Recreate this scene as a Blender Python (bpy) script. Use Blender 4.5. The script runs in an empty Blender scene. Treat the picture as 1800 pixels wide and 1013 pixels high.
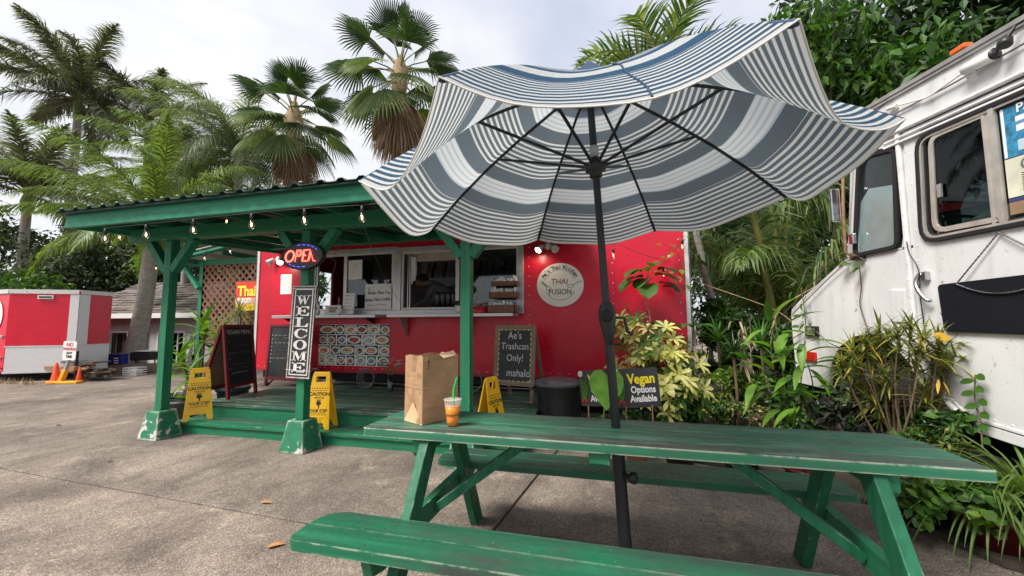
import bpy, math, random
import numpy as np
from mathutils import Vector, Matrix
random.seed(7); rng = np.random.default_rng(7)
SC = bpy.context.scene
COL = SC.collection
R = math.radians
PI = math.pi

# ------------------------------------------------------------------ camera, sky, sun, exposure
CAMH = 1.32
PITCH, ROLL, YAW, FPX = R(4.84), R(-0.32), R(14.6), 709.0
def _basis():
    f0 = Vector((-math.sin(YAW), math.cos(YAW), 0)); r0 = Vector((math.cos(YAW), math.sin(YAW), 0)); u0 = Vector((0, 0, 1))
    f = math.cos(PITCH)*f0 + math.sin(PITCH)*u0; u = -math.sin(PITCH)*f0 + math.cos(PITCH)*u0
    r = math.cos(ROLL)*r0 + math.sin(ROLL)*u; uu = -math.sin(ROLL)*r0 + math.cos(ROLL)*u
    return f, r, uu
CF, CR, CU = _basis()
CP = Vector((0, 0, CAMH))
cam = bpy.data.cameras.new('camera'); camo = bpy.data.objects.new('camera', cam); COL.objects.link(camo)
m = Matrix((CR, CU, -CF)).transposed().to_4x4(); m.translation = CP
camo.matrix_world = m
cam.sensor_width = 36.0; cam.lens = 36.0*FPX/1800.0; cam.clip_start = 0.05; cam.clip_end = 500
SC.camera = camo

SUN_EL, SUN_AZ = 52.0, 222.0          # azimuth clockwise from +Y, where the brightest part of the overcast sky is
w = bpy.data.worlds.new('World'); SC.world = w; w.use_nodes = True
nt = w.node_tree; N = nt.nodes; L = nt.links
N.clear()
out = N.new('ShaderNodeOutputWorld'); bg = N.new('ShaderNodeBackground'); L.new(bg.outputs[0], out.inputs[0])
sky = N.new('ShaderNodeTexSky'); sky.sky_type = 'NISHITA'; sky.sun_disc = False
sky.sun_elevation = R(SUN_EL); sky.sun_rotation = R(SUN_AZ); sky.air_density = 1.3; sky.dust_density = 2.5
tc = N.new('ShaderNodeTexCoord'); mp = N.new('ShaderNodeMapping'); mp.inputs['Scale'].default_value = (1.0, 1.0, 2.6)
L.new(tc.outputs['Generated'], mp.inputs[0])
n1 = N.new('ShaderNodeTexNoise'); n1.inputs['Scale'].default_value = 2.4; n1.inputs['Detail'].default_value = 7; n1.inputs['Roughness'].default_value = .52; n1.inputs['Distortion'].default_value = .5
L.new(mp.outputs[0], n1.inputs['Vector'])
r1 = N.new('ShaderNodeValToRGB'); r1.color_ramp.elements[0].position = .36; r1.color_ramp.elements[1].position = .58
r1.color_ramp.elements[0].color = (.72, .72, .72, 1); r1.color_ramp.elements[1].color = (1, 1, 1, 1)
L.new(n1.outputs[0], r1.inputs[0])
n2 = N.new('ShaderNodeTexNoise'); n2.inputs['Scale'].default_value = 1.5; n2.inputs['Detail'].default_value = 5
mp2 = N.new('ShaderNodeMapping'); mp2.inputs['Location'].default_value = (3.1, 1.7, .4); mp2.inputs['Scale'].default_value = (1, 1, 2.2)
L.new(tc.outputs['Generated'], mp2.inputs[0]); L.new(mp2.outputs[0], n2.inputs['Vector'])
r2 = N.new('ShaderNodeValToRGB'); r2.color_ramp.elements[0].position = .36; r2.color_ramp.elements[1].position = .56
r2.color_ramp.elements[0].color = (4.0, 4.2, 4.9, 1); r2.color_ramp.elements[1].color = (5.2, 5.2, 5.35, 1)
L.new(n2.outputs[0], r2.inputs[0])
mx = N.new('ShaderNodeMix'); mx.data_type = 'RGBA'
L.new(r1.outputs[0], mx.inputs[0]); L.new(sky.outputs[0], mx.inputs[6]); L.new(r2.outputs[0], mx.inputs[7])
L.new(mx.outputs[2], bg.inputs[0]); bg.inputs[1].default_value = 0.1

sl = bpy.data.lights.new('sun', 'SUN'); sl.energy = 3.0; sl.angle = R(24); sl.color = (1.0, .95, .87)
so = bpy.data.objects.new('sun', sl); COL.objects.link(so)
sd = Vector((math.sin(R(SUN_AZ))*math.cos(R(SUN_EL)), math.cos(R(SUN_AZ))*math.cos(R(SUN_EL)), math.sin(R(SUN_EL))))
so.rotation_euler = sd.to_track_quat('Z', 'Y').to_euler(); so.location = (-6, -6, 12)
SC.view_settings.view_transform = 'Standard'; SC.view_settings.look = 'None'
SC.view_settings.exposure = 0.96; SC.view_settings.gamma = 1.0; SC.view_settings.use_curve_mapping = False
SC.cycles.max_bounces = 8; SC.cycles.transparent_max_bounces = 16

# ------------------------------------------------------------------ measuring helpers (a sight line meets a plane)
def ray(x, y): return CF + CR*((x-900)/FPX) + CU*((506.5-y)/FPX)
def PY(x, y, Y): d = ray(x, y); return CP + d*(Y/d.y)
def PZ(x, y, z=0.0): d = ray(x, y); return CP + d*((z-CAMH)/d.z)
def PD(x, y, dist): return CP + ray(x, y)*dist
TD = Vector((-.17, .985, 0)).normalized(); TN = Vector((TD.y, -TD.x, 0)); TC = 2.85; TO = TN*TC
def TP(s, z, off=0.0): return TO + TD*s + TN*off + Vector((0, 0, z))    # point on the side plane of the white van

# ------------------------------------------------------------------ mesh builder
def V(*a): return Vector(a)
class MB:
    def __init__(s): s.v = []; s.f = []; s.m = []; s.uv = {}; s.sm = []
    def add(s, vs, fs, m=0, smooth=False):
        o = len(s.v); s.v += [tuple(p) for p in vs]
        for f in fs: s.f.append([i+o for i in f]); s.m.append(m); s.sm.append(smooth)
        return o
    def box(s, x0, x1, y0, y1, z0, z1, m=0):
        s.add([(x0,y0,z0),(x1,y0,z0),(x1,y1,z0),(x0,y1,z0),(x0,y0,z1),(x1,y0,z1),(x1,y1,z1),(x0,y1,z1)],
              [(0,3,2,1),(4,5,6,7),(0,1,5,4),(1,2,6,5),(2,3,7,6),(3,0,4,7)], m); return s
    def obox(s, c, ex, ey, ez, m=0):
        c, ex, ey, ez = map(Vector, (c, ex, ey, ez))
        P = [c+ex*a+ey*b+ez*d for d in (-1,1) for a, b in ((-1,-1),(1,-1),(1,1),(-1,1))]
        s.add(P, [(0,3,2,1),(4,5,6,7),(0,1,5,4),(1,2,6,5),(2,3,7,6),(3,0,4,7)], m); return s
    def beam(s, p0, p1, w, h, up=(0,0,1), m=0):
        p0, p1 = Vector(p0), Vector(p1); d = p1-p0; l = d.length; d.normalize()
        side = d.cross(Vector(up))
        if side.length < 1e-4: side = d.cross(Vector((0,1,0)))
        side.normalize(); u = side.cross(d)
        return s.obox((p0+p1)/2, d*l/2, side*w/2, u*h/2, m)
    def tube(s, pts, r, n=8, m=0, cap=True, smooth=True):
        pts = [Vector(p) for p in pts]; k = len(pts)
        rs = r if isinstance(r, (list, tuple)) else [r]*k
        prev = None; vs = []
        for i, p in enumerate(pts):
            t = (pts[min(i+1,k-1)]-pts[max(i-1,0)])
            if t.length < 1e-9: t = Vector((0,0,1))
            t.normalize()
            if prev is None:
                a = t.cross(Vector((0,0,1)))
                if a.length < .05: a = t.cross(Vector((1,0,0)))
            else: a = prev - t*prev.dot(t)
            a.normalize(); prev = a; b = t.cross(a)
            for j in range(n):
                an = 2*PI*j/n; vs.append(p + (a*math.cos(an)+b*math.sin(an))*rs[i])
        fs = []
        for i in range(k-1):
            for j in range(n): fs.append((i*n+j, i*n+(j+1)%n, (i+1)*n+(j+1)%n, (i+1)*n+j))
        s.add(vs, fs, m, smooth)
        if cap:
            s.add(vs[:n], [tuple(range(n))[::-1]], m); s.add(vs[-n:], [tuple(range(n))], m)
        return s
    def lathe(s, prof, c=(0,0,0), n=16, m=0, ax=None, smooth=True, sx=1, sy=1):
        c = Vector(c)
        if ax is None: ex, ey, ez = V(1,0,0), V(0,1,0), V(0,0,1)
        else:
            ez = Vector(ax).normalized(); ex = ez.cross(V(0,0,1))
            if ex.length < .01: ex = V(1,0,0)
            ex.normalize(); ey = ez.cross(ex)
        vs = []
        for r, z in prof:
            for j in range(n):
                a = 2*PI*j/n; vs.append(c+ex*(r*sx*math.cos(a))+ey*(r*sy*math.sin(a))+ez*z)
        fs = [(i*n+j, i*n+(j+1)%n, (i+1)*n+(j+1)%n, (i+1)*n+j) for i in range(len(prof)-1) for j in range(n)]
        s.add(vs, fs, m, smooth)
        if prof[0][0] > 1e-6: s.add(vs[:n], [tuple(range(n))[::-1]], m)
        if prof[-1][0] > 1e-6: s.add(vs[-n:], [tuple(range(n))], m)
        return s
    def prism(s, poly, vec, m=0):
        poly = [Vector(p) for p in poly]; n = len(poly); vec = Vector(vec)
        s.add(poly+[p+vec for p in poly], [tuple(range(n))[::-1], tuple(range(n, 2*n))]+[(i,(i+1)%n,n+(i+1)%n,n+i) for i in range(n)], m); return s
    def quad(s, a, b, c, d, m=0): s.add([a,b,c,d], [(0,1,2,3)], m); return s
    def ball(s, c, r, n=10, k=7, m=0, sx=1, sy=1, sz=1):
        vs = []; c = Vector(c)
        prof = [(max(1e-4, math.sin(PI*i/k))*r, -math.cos(PI*i/k)*r*sz) for i in range(k+1)]
        return s.lathe([(max(p[0],1e-5), p[1]) for p in prof], c, n, m, None, True, sx, sy)
    # a leaf blade as two strips either side of its midrib
    def leaf(s, p, d, Ln, W, droop=.5, nseg=4, fold=.25, prof='lance', up=(0,0,1), twist=0.0, m=0, curl=None):
        p = Vector(p); d = Vector(d).normalized(); up = Vector(up)
        vs = []; st = Ln/nseg
        for i in range(nseg+1):
            t = i/nseg
            if prof == 'lance': wd = math.sin(PI*min(1, (t*.93+.07))**.75)
            elif prof == 'strap': wd = (1-t**3)*.8+.2*(1-t)
            elif prof == 'obov': wd = math.sin(PI*(t*.98+.02)**1.35)
            elif prof == 'oval': wd = math.sqrt(max(0, 1-(2*t-1)**2))*.98+.02
            else: wd = (1-t)
            if i == nseg: wd = max(wd, .02)
            side = d.cross(up)
            if side.length < .03: side = d.cross(V(.3,.9,.1))
            side.normalize()
            if twist: side = Matrix.Rotation(twist, 3, d) @ side
            nrm = side.cross(d)
            h = side*(W/2*max(.02, wd))
            vs += [p-h+nrm*(W*fold*wd*.5), p.copy(), p+h+nrm*(W*fold*wd*.5)]
            p = p+d*st
            d = (d+V(0,0,-1)*(droop/nseg)).normalized()
            if curl: d = (d+Vector(curl)/nseg).normalized()
        fs = []
        for i in range(nseg):
            a = i*3; fs += [(a, a+1, a+4, a+3), (a+1, a+2, a+5, a+4)]
        s.add(vs, fs, m, True); return s

def root_loc(p):
    while p.parent is not None: p = p.parent
    return Vector(p.location)
def build(name, mb, mats, parent=None, org=None, bevel=0, seg=2, kind=None, label=None, data=None):
    me = bpy.data.meshes.new(name)
    o0 = root_loc(parent) if parent is not None else Vector(org if org is not None else (0,0,0))
    arr = np.array(mb.v, dtype=float).reshape(-1, 3) - np.array(o0)
    me.from_pydata(arr.tolist(), [], mb.f)
    if not isinstance(mats, (list, tuple)): mats = [mats]
    for mm in mats: me.materials.append(mm)
    me.polygons.foreach_set('material_index', mb.m)
    me.polygons.foreach_set('use_smooth', mb.sm)
    me.update()
    ob = bpy.data.objects.new(name, me); COL.objects.link(ob)
    if parent is not None: ob.parent = parent
    else: ob.location = o0
    if bevel:
        b = ob.modifiers.new('b', 'BEVEL'); b.width = bevel; b.segments = seg; b.limit_method = 'ANGLE'; b.angle_limit = R(40); b.harden_normals = False
    if kind: ob['kind'] = kind
    if label: ob['label'] = label
    return ob
def tag(o, label, cat, group=None):
    o['label'] = label; o['category'] = cat
    if group: o['group'] = group
    return o
def thing(name, label, cat, loc, group=None):
    o = bpy.data.objects.new(name, None); COL.objects.link(o); o.location = Vector(loc); o.empty_display_size = .1
    return tag(o, label, cat, group)
def single(name, mb, mats, label, cat, org, group=None, bevel=0, **k):
    return tag(build(name, mb, mats, None, org, bevel, **k), label, cat, group)
def structure(name, mb, mats, **k):
    return build(name, mb, mats, None, (0,0,0), kind='structure', **k)
def copy_thing(t, loc, label=None, group=None):
    c = t.copy(); COL.objects.link(c); c.location = Vector(loc)
    if label: c['label'] = label
    if group: c['group'] = group
    for ch in t.children:
        k = ch.copy(); COL.objects.link(k); k.parent = c
        for g in ch.children:
            h = g.copy(); COL.objects.link(h); h.parent = k
    return c
def arc(c, r, a0, a1, n, ex, ey):
    return [Vector(c)+Vector(ex)*(r*math.cos(a0+(a1-a0)*i/n))+Vector(ey)*(r*math.sin(a0+(a1-a0)*i/n)) for i in range(n+1)]
def rrect(x0, x1, y0, y1, r, n=4):
    """rounded rectangle as (x, y) pairs; r may be one radius or four (bl, br, tr, tl)"""
    rr = r if isinstance(r, (tuple, list)) else (r,)*4
    P = []
    for (cx, cy, a0), q in zip(((x0,y0,180),(x1,y0,270),(x1,y1,0),(x0,y1,90)), rr):
        sx = 1 if cx == x0 else -1; sy = 1 if cy == y0 else -1
        for i in range(n+1):
            a = R(a0+90*i/n); P.append((cx+sx*q+q*math.cos(a), cy+sy*q+q*math.sin(a)))
    return P
def smooth_path(pts, n=6):
    pts = [Vector(p) for p in pts]; P = [pts[0]]+pts+[pts[-1]]; o = []
    for i in range(1, len(P)-2):
        for k in range(n):
            t = k/n; a, b, c, d = P[i-1], P[i], P[i+1], P[i+2]
            o.append(.5*((2*b)+(c-a)*t+(2*a-5*b+4*c-d)*t*t+(3*b-a-3*c+d)*t**3))
    o.append(pts[-1]); return o
def sag_path(a, b, sag, n=10):
    a, b = Vector(a), Vector(b)
    return [a.lerp(b, i/n)-V(0,0,1)*sag*4*(i/n)*(1-i/n) for i in range(n+1)]
# lettering: a text outline turned into a mesh part, its lines along ex, its height along ey
def text(body, size, origin, ex, ey, mat, parent, name='lettering', depth=.002, align='CENTER', bold=0.0, shear=0.0, xs=1.0, space=1.0, lines=1.0):
    cu = bpy.data.curves.new(name, 'FONT'); cu.body = body; cu.size = size; cu.align_x = align; cu.align_y = 'CENTER'
    cu.extrude = depth; cu.offset = bold; cu.shear = shear; cu.resolution_u = 3; cu.space_character = space; cu.space_line = lines
    t = bpy.data.objects.new('tmp', cu); COL.objects.link(t)
    bpy.context.view_layer.update()
    me = bpy.data.meshes.new_from_object(t.evaluated_get(bpy.context.evaluated_depsgraph_get()))
    bpy.data.objects.remove(t); bpy.data.curves.remove(cu)
    ex = Vector(ex).normalized(); ey = Vector(ey).normalized(); ez = ex.cross(ey)
    M = Matrix((ex*xs, ey, ez)).transposed().to_4x4(); M.translation = Vector(origin)-root_loc(parent)
    me.transform(M); me.materials.clear(); me.materials.append(mat)
    ob = bpy.data.objects.new(name, me); COL.objects.link(ob); ob.parent = parent
    return ob
EX, EY, EZ = V(1,0,0), V(0,1,0), V(0,0,1)
# ------------------------------------------------------------------ materials
def newmat(name):
    mt = bpy.data.materials.new(name); mt.use_nodes = True
    nt = mt.node_tree; nt.nodes.clear()
    o = nt.nodes.new('ShaderNodeOutputMaterial'); b = nt.nodes.new('ShaderNodeBsdfPrincipled'); nt.links.new(b.outputs[0], o.inputs[0])
    return mt, nt, nt.nodes, nt.links, b, o
def c4(c): return (c[0], c[1], c[2], 1)
def noise(nt, scale, detail=4, rough=.55, vec=None, dist=0):
    n = nt.nodes.new('ShaderNodeTexNoise'); n.inputs['Scale'].default_value = scale; n.inputs['Detail'].default_value = detail
    n.inputs['Roughness'].default_value = rough; n.inputs['Distortion'].default_value = dist
    if vec is not None: nt.links.new(vec, n.inputs['Vector'])
    return n
def ramp(nt, fac, stops, interp='LINEAR'):
    r = nt.nodes.new('ShaderNodeValToRGB'); cr = r.color_ramp; cr.interpolation = interp
    while len(cr.elements) < len(stops): cr.elements.new(.5)
    for e, (p, c) in zip(cr.elements, stops):
        e.position = p; e.color = c4(c) if isinstance(c, tuple) else (c, c, c, 1)
    nt.links.new(fac, r.inputs[0]); return r
def mixc(nt, fac, a, b, mode='MIX'):
    m = nt.nodes.new('ShaderNodeMix'); m.data_type = 'RGBA'; m.blend_type = mode
    for sock, v in ((m.inputs[0], fac), (m.inputs[6], a), (m.inputs[7], b)):
        if isinstance(v, (int, float)): sock.default_value = v
        elif isinstance(v, tuple): sock.default_value = c4(v)
        else: nt.links.new(v, sock)
    return m.outputs[2]
def math_(nt, op, a, b=None):
    m = nt.nodes.new('ShaderNodeMath'); m.operation = op
    for i, v in enumerate((a, b)):
        if v is None: continue
        if isinstance(v, (int, float)): m.inputs[i].default_value = v
        else: nt.links.new(v, m.inputs[i])
    return m.outputs[0]
def objco(nt, scale=None, rot=None):
    t = nt.nodes.new('ShaderNodeTexCoord'); v = t.outputs['Object']
    if scale or rot:
        mp = nt.nodes.new('ShaderNodeMapping')
        if scale: mp.inputs['Scale'].default_value = scale
        if rot: mp.inputs['Rotation'].default_value = rot
        nt.links.new(v, mp.inputs[0]); v = mp.outputs[0]
    return v
def bump(nt, b, h, strength=.3, dist=.01):
    bn = nt.nodes.new('ShaderNodeBump'); bn.inputs['Strength'].default_value = strength; bn.inputs['Distance'].default_value = dist
    nt.links.new(h, bn.inputs['Height']); nt.links.new(bn.outputs[0], b.inputs['Normal']); return bn
def edge_mask(nt, radius=.012, lo=.03, hi=.2):
    """1 on sharp outer edges, 0 on flats"""
    bv = nt.nodes.new('ShaderNodeBevel'); bv.samples = 4; bv.inputs['Radius'].default_value = radius
    g = nt.nodes.new('ShaderNodeNewGeometry')
    d = nt.nodes.new('ShaderNodeVectorMath'); d.operation = 'DOT_PRODUCT'
    nt.links.new(bv.outputs[0], d.inputs[0]); nt.links.new(g.outputs['Normal'], d.inputs[1])
    inv = math_(nt, 'SUBTRACT', 1.0, d.outputs['Value'])
    mr = nt.nodes.new('ShaderNodeMapRange'); mr.inputs[1].default_value = lo; mr.inputs[2].default_value = hi
    nt.links.new(inv, mr.inputs[0]); return mr.outputs[0]

def plain(name, col, rough=.55, metal=0, var=.18, vs=6, bmp=0, bs=60, spec=.5, coat=0):
    mt, nt, N, L, b, o = newmat(name)
    v = objco(nt)
    n = noise(nt, vs, 5, .6, v)
    k = tuple(max(0, x*(1-var)) for x in col); h = tuple(min(1, x*(1+var)) for x in col)
    r = ramp(nt, n.outputs[0], [(.3, k), (.7, h)])
    L.new(r.outputs[0], b.inputs['Base Color'])
    rr = ramp(nt, n.outputs[0], [(.3, max(.05, rough-.07)), (.7, min(1, rough+.07))]); L.new(rr.outputs[0], b.inputs['Roughness'])
    b.inputs['Metallic'].default_value = metal; b.inputs['Specular IOR Level'].default_value = spec; b.inputs['Coat Weight'].default_value = coat
    if bmp:
        n3 = noise(nt, bs, 3, .6, v); bump(nt, b, n3.outputs[0], bmp, .004)
    return mt
def glow(name, col, strength):
    mt, nt, N, L, b, o = newmat(name)
    b.inputs['Base Color'].default_value = c4(col); b.inputs['Emission Color'].default_value = c4(col); b.inputs['Emission Strength'].default_value = strength
    return mt
def leafmat(name, ca, cb, cc=None, trans=.35, rough=.42, spec=.4):
    """leaf: colour differs from leaf to leaf, some light passes through"""
    mt, nt, N, L, b, o = newmat(name)
    g = N.new('ShaderNodeNewGeometry')
    st = [(0, ca), (1, cb)] if cc is None else [(0, ca), (.6, cb), (1, cc)]
    r = ramp(nt, g.outputs['Random Per Island'], st)
    n = noise(nt, 9, 3, .6, objco(nt))
    col = mixc(nt, .55, r.outputs[0], ramp(nt, n.outputs[0], [(.3, (.45,.45,.45)), (.7, (1.25,1.25,1.25))]).outputs[0], 'MULTIPLY')
    L.new(col, b.inputs['Base Color']); b.inputs['Roughness'].default_value = rough; b.inputs['Specular IOR Level'].default_value = spec
    t = N.new('ShaderNodeBsdfTranslucent'); tcol = mixc(nt, 1.0, col, (1.25, 1.3, .55), 'MULTIPLY'); L.new(tcol, t.inputs[0])
    mx = N.new('ShaderNodeMixShader'); mx.inputs[0].default_value = trans
    L.new(b.outputs[0], mx.inputs[1]); L.new(t.outputs[0], mx.inputs[2]); L.new(mx.outputs[0], o.inputs[0])
    return mt
def green_wood(name, base=(.022,.17,.085), grime=.35, chips=.5, grain=True, axis=0, chipcol=(.62,.6,.5), radius=.012, rough=.5, warm=(.05,.045,.045), gtop=False, bands=None, chipy=None):
    mt, nt, N, L, b, o = newmat(name)
    sc = [26,26,26]; sc[axis] = 1.4
    v = objco(nt); vg = objco(nt, tuple(sc))
    g = noise(nt, 1.0, 6, .62, vg)
    big = noise(nt, 2.6, 4, .6, v)
    fine = noise(nt, 34, 4, .65, v)
    c0 = ramp(nt, g.outputs[0], [(.28, tuple(x*.72 for x in base)), (.5, base), (.74, tuple(x*1.3+.006 for x in base))]).outputs[0]
    # mildew: dark grey, lies in streaks along the grain
    gm = math_(nt, 'MULTIPLY', ramp(nt, big.outputs[0], [(.42, 0), (.68, 1)]).outputs[0], ramp(nt, g.outputs[0], [(.3, 0), (.62, 1)]).outputs[0])
    col = mixc(nt, math_(nt, 'MULTIPLY', gm, grime), c0, warm)
    if gtop:
        gg = N.new('ShaderNodeNewGeometry'); sp = N.new('ShaderNodeSeparateXYZ'); L.new(gg.outputs['Normal'], sp.inputs[0])
        edge = ramp(nt, noise(nt, 3.2, 5, .6, objco(nt, (.55,5.5,1))).outputs[0], [(.47, 0), (.6, 1)]).outputs[0]
        top = ramp(nt, sp.outputs[2], [(.6, 0), (.9, 1)]).outputs[0]
        fac = math_(nt, 'MULTIPLY', math_(nt, 'MULTIPLY', edge, top), .62)
        so_ = N.new('ShaderNodeSeparateXYZ'); L.new(v, so_.inputs[0])
        band = math_(nt, 'MAXIMUM', ramp(nt, math_(nt, 'ADD', so_.outputs[1], .5), [(.255, 1), (.33, .75), (.42, 0)]).outputs[0], ramp(nt, math_(nt, 'ADD', so_.outputs[1], .5), [(.66, 0), (.745, .9)]).outputs[0])
        band = math_(nt, 'MULTIPLY', band, ramp(nt, noise(nt, 4, 6, .68, objco(nt, (1,6,1))).outputs[0], [(.22, 0), (.44, 1)]).outputs[0])
        fac = math_(nt, 'MAXIMUM', fac, math_(nt, 'MULTIPLY', band, math_(nt, 'MULTIPLY', top, .85)))
        col = mixc(nt, fac, col, (.055,.048,.048))
        pale = ramp(nt, noise(nt, 2.1, 6, .65, objco(nt, (1.2,9,1))).outputs[0], [(.5, 0), (.68, .55)]).outputs[0]
        col = mixc(nt, math_(nt, 'MULTIPLY', pale, top), col, (.15,.30,.24))
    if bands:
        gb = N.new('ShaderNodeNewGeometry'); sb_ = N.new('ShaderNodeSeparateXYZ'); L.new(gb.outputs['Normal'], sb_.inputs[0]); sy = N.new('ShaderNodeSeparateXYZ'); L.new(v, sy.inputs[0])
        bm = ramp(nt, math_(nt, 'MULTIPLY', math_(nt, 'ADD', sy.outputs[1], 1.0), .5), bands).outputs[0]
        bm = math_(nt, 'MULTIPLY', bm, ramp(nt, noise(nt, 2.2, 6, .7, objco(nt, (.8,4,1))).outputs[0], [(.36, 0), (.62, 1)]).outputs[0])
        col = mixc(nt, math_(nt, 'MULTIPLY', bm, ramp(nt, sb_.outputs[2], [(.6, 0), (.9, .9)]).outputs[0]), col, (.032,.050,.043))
    if chips:
        e = edge_mask(nt, radius, .02, .12)
        if gtop:
            so2 = N.new('ShaderNodeSeparateXYZ'); L.new(v, so2.inputs[0]); e = math_(nt, 'MULTIPLY', e, ramp(nt, math_(nt, 'ADD', so2.outputs[1], .5), [(.27, 1), (.28, .12)]).outputs[0])
        if chipy:
            so3 = N.new('ShaderNodeSeparateXYZ'); L.new(v, so3.inputs[0]); e = math_(nt, 'MULTIPLY', e, ramp(nt, math_(nt, 'MULTIPLY', math_(nt, 'ADD', so3.outputs[1], 1.0), .5), [(chipy[0], 1), (chipy[1], .25)]).outputs[0])
        cm = math_(nt, 'MULTIPLY', e, ramp(nt, noise(nt, 9, 6, .7, v).outputs[0], [(.62-.18*chips, 0), (.68-.14*chips, 1)]).outputs[0])
        col = mixc(nt, cm, col, chipcol)
    sp2 = ramp(nt, noise(nt, 70, 2, .5, v).outputs[0], [(.735, 0), (.76, 1)]).outputs[0]
    col = mixc(nt, math_(nt, 'MULTIPLY', sp2, .35), col, (.4,.48,.42))
    L.new(col, b.inputs['Base Color'])
    L.new(ramp(nt, fine.outputs[0], [(.3, rough-.12), (.7, rough+.18)]).outputs[0], b.inputs['Roughness'])
    h = mixc(nt, .35, g.outputs[0], fine.outputs[0]); bump(nt, b, h, .35, .004)
    b.inputs['Specular IOR Level'].default_value = .35
    return mt
def peeled(name, base, under=(.55,.52,.48), scale=5.5, amount=.6):
    """painted concrete with patches of paint gone"""
    mt, nt, N, L, b, o = newmat(name)
    v = objco(nt); n = noise(nt, scale, 7, .62, v, .3); e = edge_mask(nt, .05, .02, .25)
    s = math_(nt, 'ADD', n.outputs[0], math_(nt, 'MULTIPLY', e, .13))
    k = ramp(nt, s, [(amount, 0), (amount+.015, 1)]).outputs[0]
    base_v = ramp(nt, noise(nt, 11, 5, .6, v).outputs[0], [(.3, tuple(x*.8 for x in base)), (.7, tuple(x*1.15 for x in base))]).outputs[0]
    col = mixc(nt, k, base_v, under); L.new(col, b.inputs['Base Color']); b.inputs['Roughness'].default_value = .6
    bump(nt, b, math_(nt, 'SUBTRACT', 1.0, k), .5, .004); return mt

M = {}
M['green'] = green_wood('green painted timber', (.012,.165,.075), .3, .35)
M['greenY'] = green_wood('green painted timber across', (.020,.165,.082), .3, .35, axis=1)
M['greenZ'] = green_wood('green painted post', (.013,.165,.078), .2, .25, axis=2, radius=.006)
M['tabletop'] = green_wood('weathered green table top', (.027,.158,.088), .5, 1.35, gtop=True, radius=.012, chipcol=(.72,.68,.55))
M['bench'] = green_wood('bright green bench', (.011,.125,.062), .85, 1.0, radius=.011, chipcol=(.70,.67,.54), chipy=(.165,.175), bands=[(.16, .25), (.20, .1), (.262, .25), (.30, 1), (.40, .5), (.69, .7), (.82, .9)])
M['tableleg'] = green_wood('green table leg', (.010,.120,.056), .3, .35, axis=2, radius=.008)
M['deckwood'] = green_wood('worn green deck', (.04,.12,.08), .95, .6, warm=(.11,.092,.08))
M['fascia'] = green_wood('bright green fascia', (.022,.23,.13), .22, .3, radius=.008)
M['darkgreen'] = plain('dark green roofing', (.012,.05,.036), .5, .0, .3, 8)
M['pierpaint'] = peeled('green paint on concrete pier', (.015,.165,.078), amount=.575)
M['red'] = None
def red_panel():
    mt, nt, N, L, b, o = newmat('red trailer paint')
    v = objco(nt); n = noise(nt, 1.1, 3, .5, v); d = noise(nt, 5, 6, .65, v)
    col = ramp(nt, n.outputs[0], [(.3, (.48,.006,.024)), (.7, (.60,.010,.034))]).outputs[0]
    dirt = math_(nt, 'MAXIMUM', ramp(nt, d.outputs[0], [(.54, 0), (.76, .35)]).outputs[0], ramp(nt, noise(nt, 1.0, 6, .65, objco(nt, (5,5,.45))).outputs[0], [(.55, 0), (.75, .4)]).outputs[0])
    col = mixc(nt, dirt, col, (.26,.03,.035)); L.new(col, b.inputs['Base Color'])
    L.new(ramp(nt, d.outputs[0], [(.3, .2), (.75, .42)]).outputs[0], b.inputs['Roughness'])
    b.inputs['Specular IOR Level'].default_value = .35; b.inputs['Coat Weight'].default_value = .08; b.inputs['Coat Roughness'].default_value = .12
    bump(nt, b, mixc(nt, .5, noise(nt, 2.2, 2, .4, v).outputs[0], noise(nt, 7, 3, .5, v).outputs[0]), .22, .03); return mt
M['red'] = red_panel()
M['alu'] = plain('dull aluminium', (.52,.52,.51), .42, .75, .12, 9, .12, 80)
M['aluwhite'] = plain('pale aluminium trim', (.62,.62,.60), .45, .35, .1, 9)
M['black'] = plain('black plastic', (.013,.014,.016), .45, 0, .3, 10)
M['blackmatt'] = plain('matt black', (.01,.01,.011), .8, 0, .3, 10)
M['rubber'] = plain('rubber', (.007,.007,.008), .85, 0, .3, 14)
M['darkmetal'] = plain('dark steel pole', (.022,.025,.029), .38, .4, .2, 12)
M['steel'] = plain('stainless steel', (.34,.35,.36), .35, .9, .2, 5)
M['white'] = plain('white paper', (.78,.78,.76), .7, 0, .05, 12)
M['whiteplastic'] = plain('white plastic', (.75,.75,.74), .4, 0, .06, 9)
M['cream'] = plain('cream board', (.66,.64,.58), .7, 0, .07, 9)
M['ink'] = plain('black ink', (.015,.014,.016), .7, 0, .1, 5)
M['inkred'] = plain('dark red ink', (.17,.015,.02), .7, 0, .1, 5)
M['inkblue'] = plain('blue ink', (.03,.05,.3), .7, 0, .1, 5)
M['yellow'] = plain('yellow sign plastic', (.78,.45,.008), .42, 0, .06, 7, .05, 200)
M['yellowin'] = plain('yellow sign plastic back', (.74,.36,.006), .42, 0, .06, 7)
M['orange'] = plain('orange cone', (.80,.075,.012), .5, 0, .12, 8)
M['chalkboard'] = plain('chalkboard', (.016,.017,.020), .65, 0, .35, 5)
M['chalkboardgrey'] = plain('grey chalkboard', (.028,.031,.034), .7, 0, .35, 6)
M['chalk'] = plain('chalk', (.55,.55,.54), .9, 0, .3, 60)
M['chalkfaint'] = plain('faint chalk', (.17,.17,.175), .9, 0, .5, 40)
M['maroon'] = plain('maroon painted frame', (.15,.008,.016), .42, 0, .25, 10)
M['barewood'] = plain('weathered bare wood', (.22,.155,.105), .75, 0, .3, 14, .3, 60)
M['lattice'] = plain('brown lattice', (.20,.085,.05), .7, 0, .35, 6, .2, 60)
M['brownpaper'] = None
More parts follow.
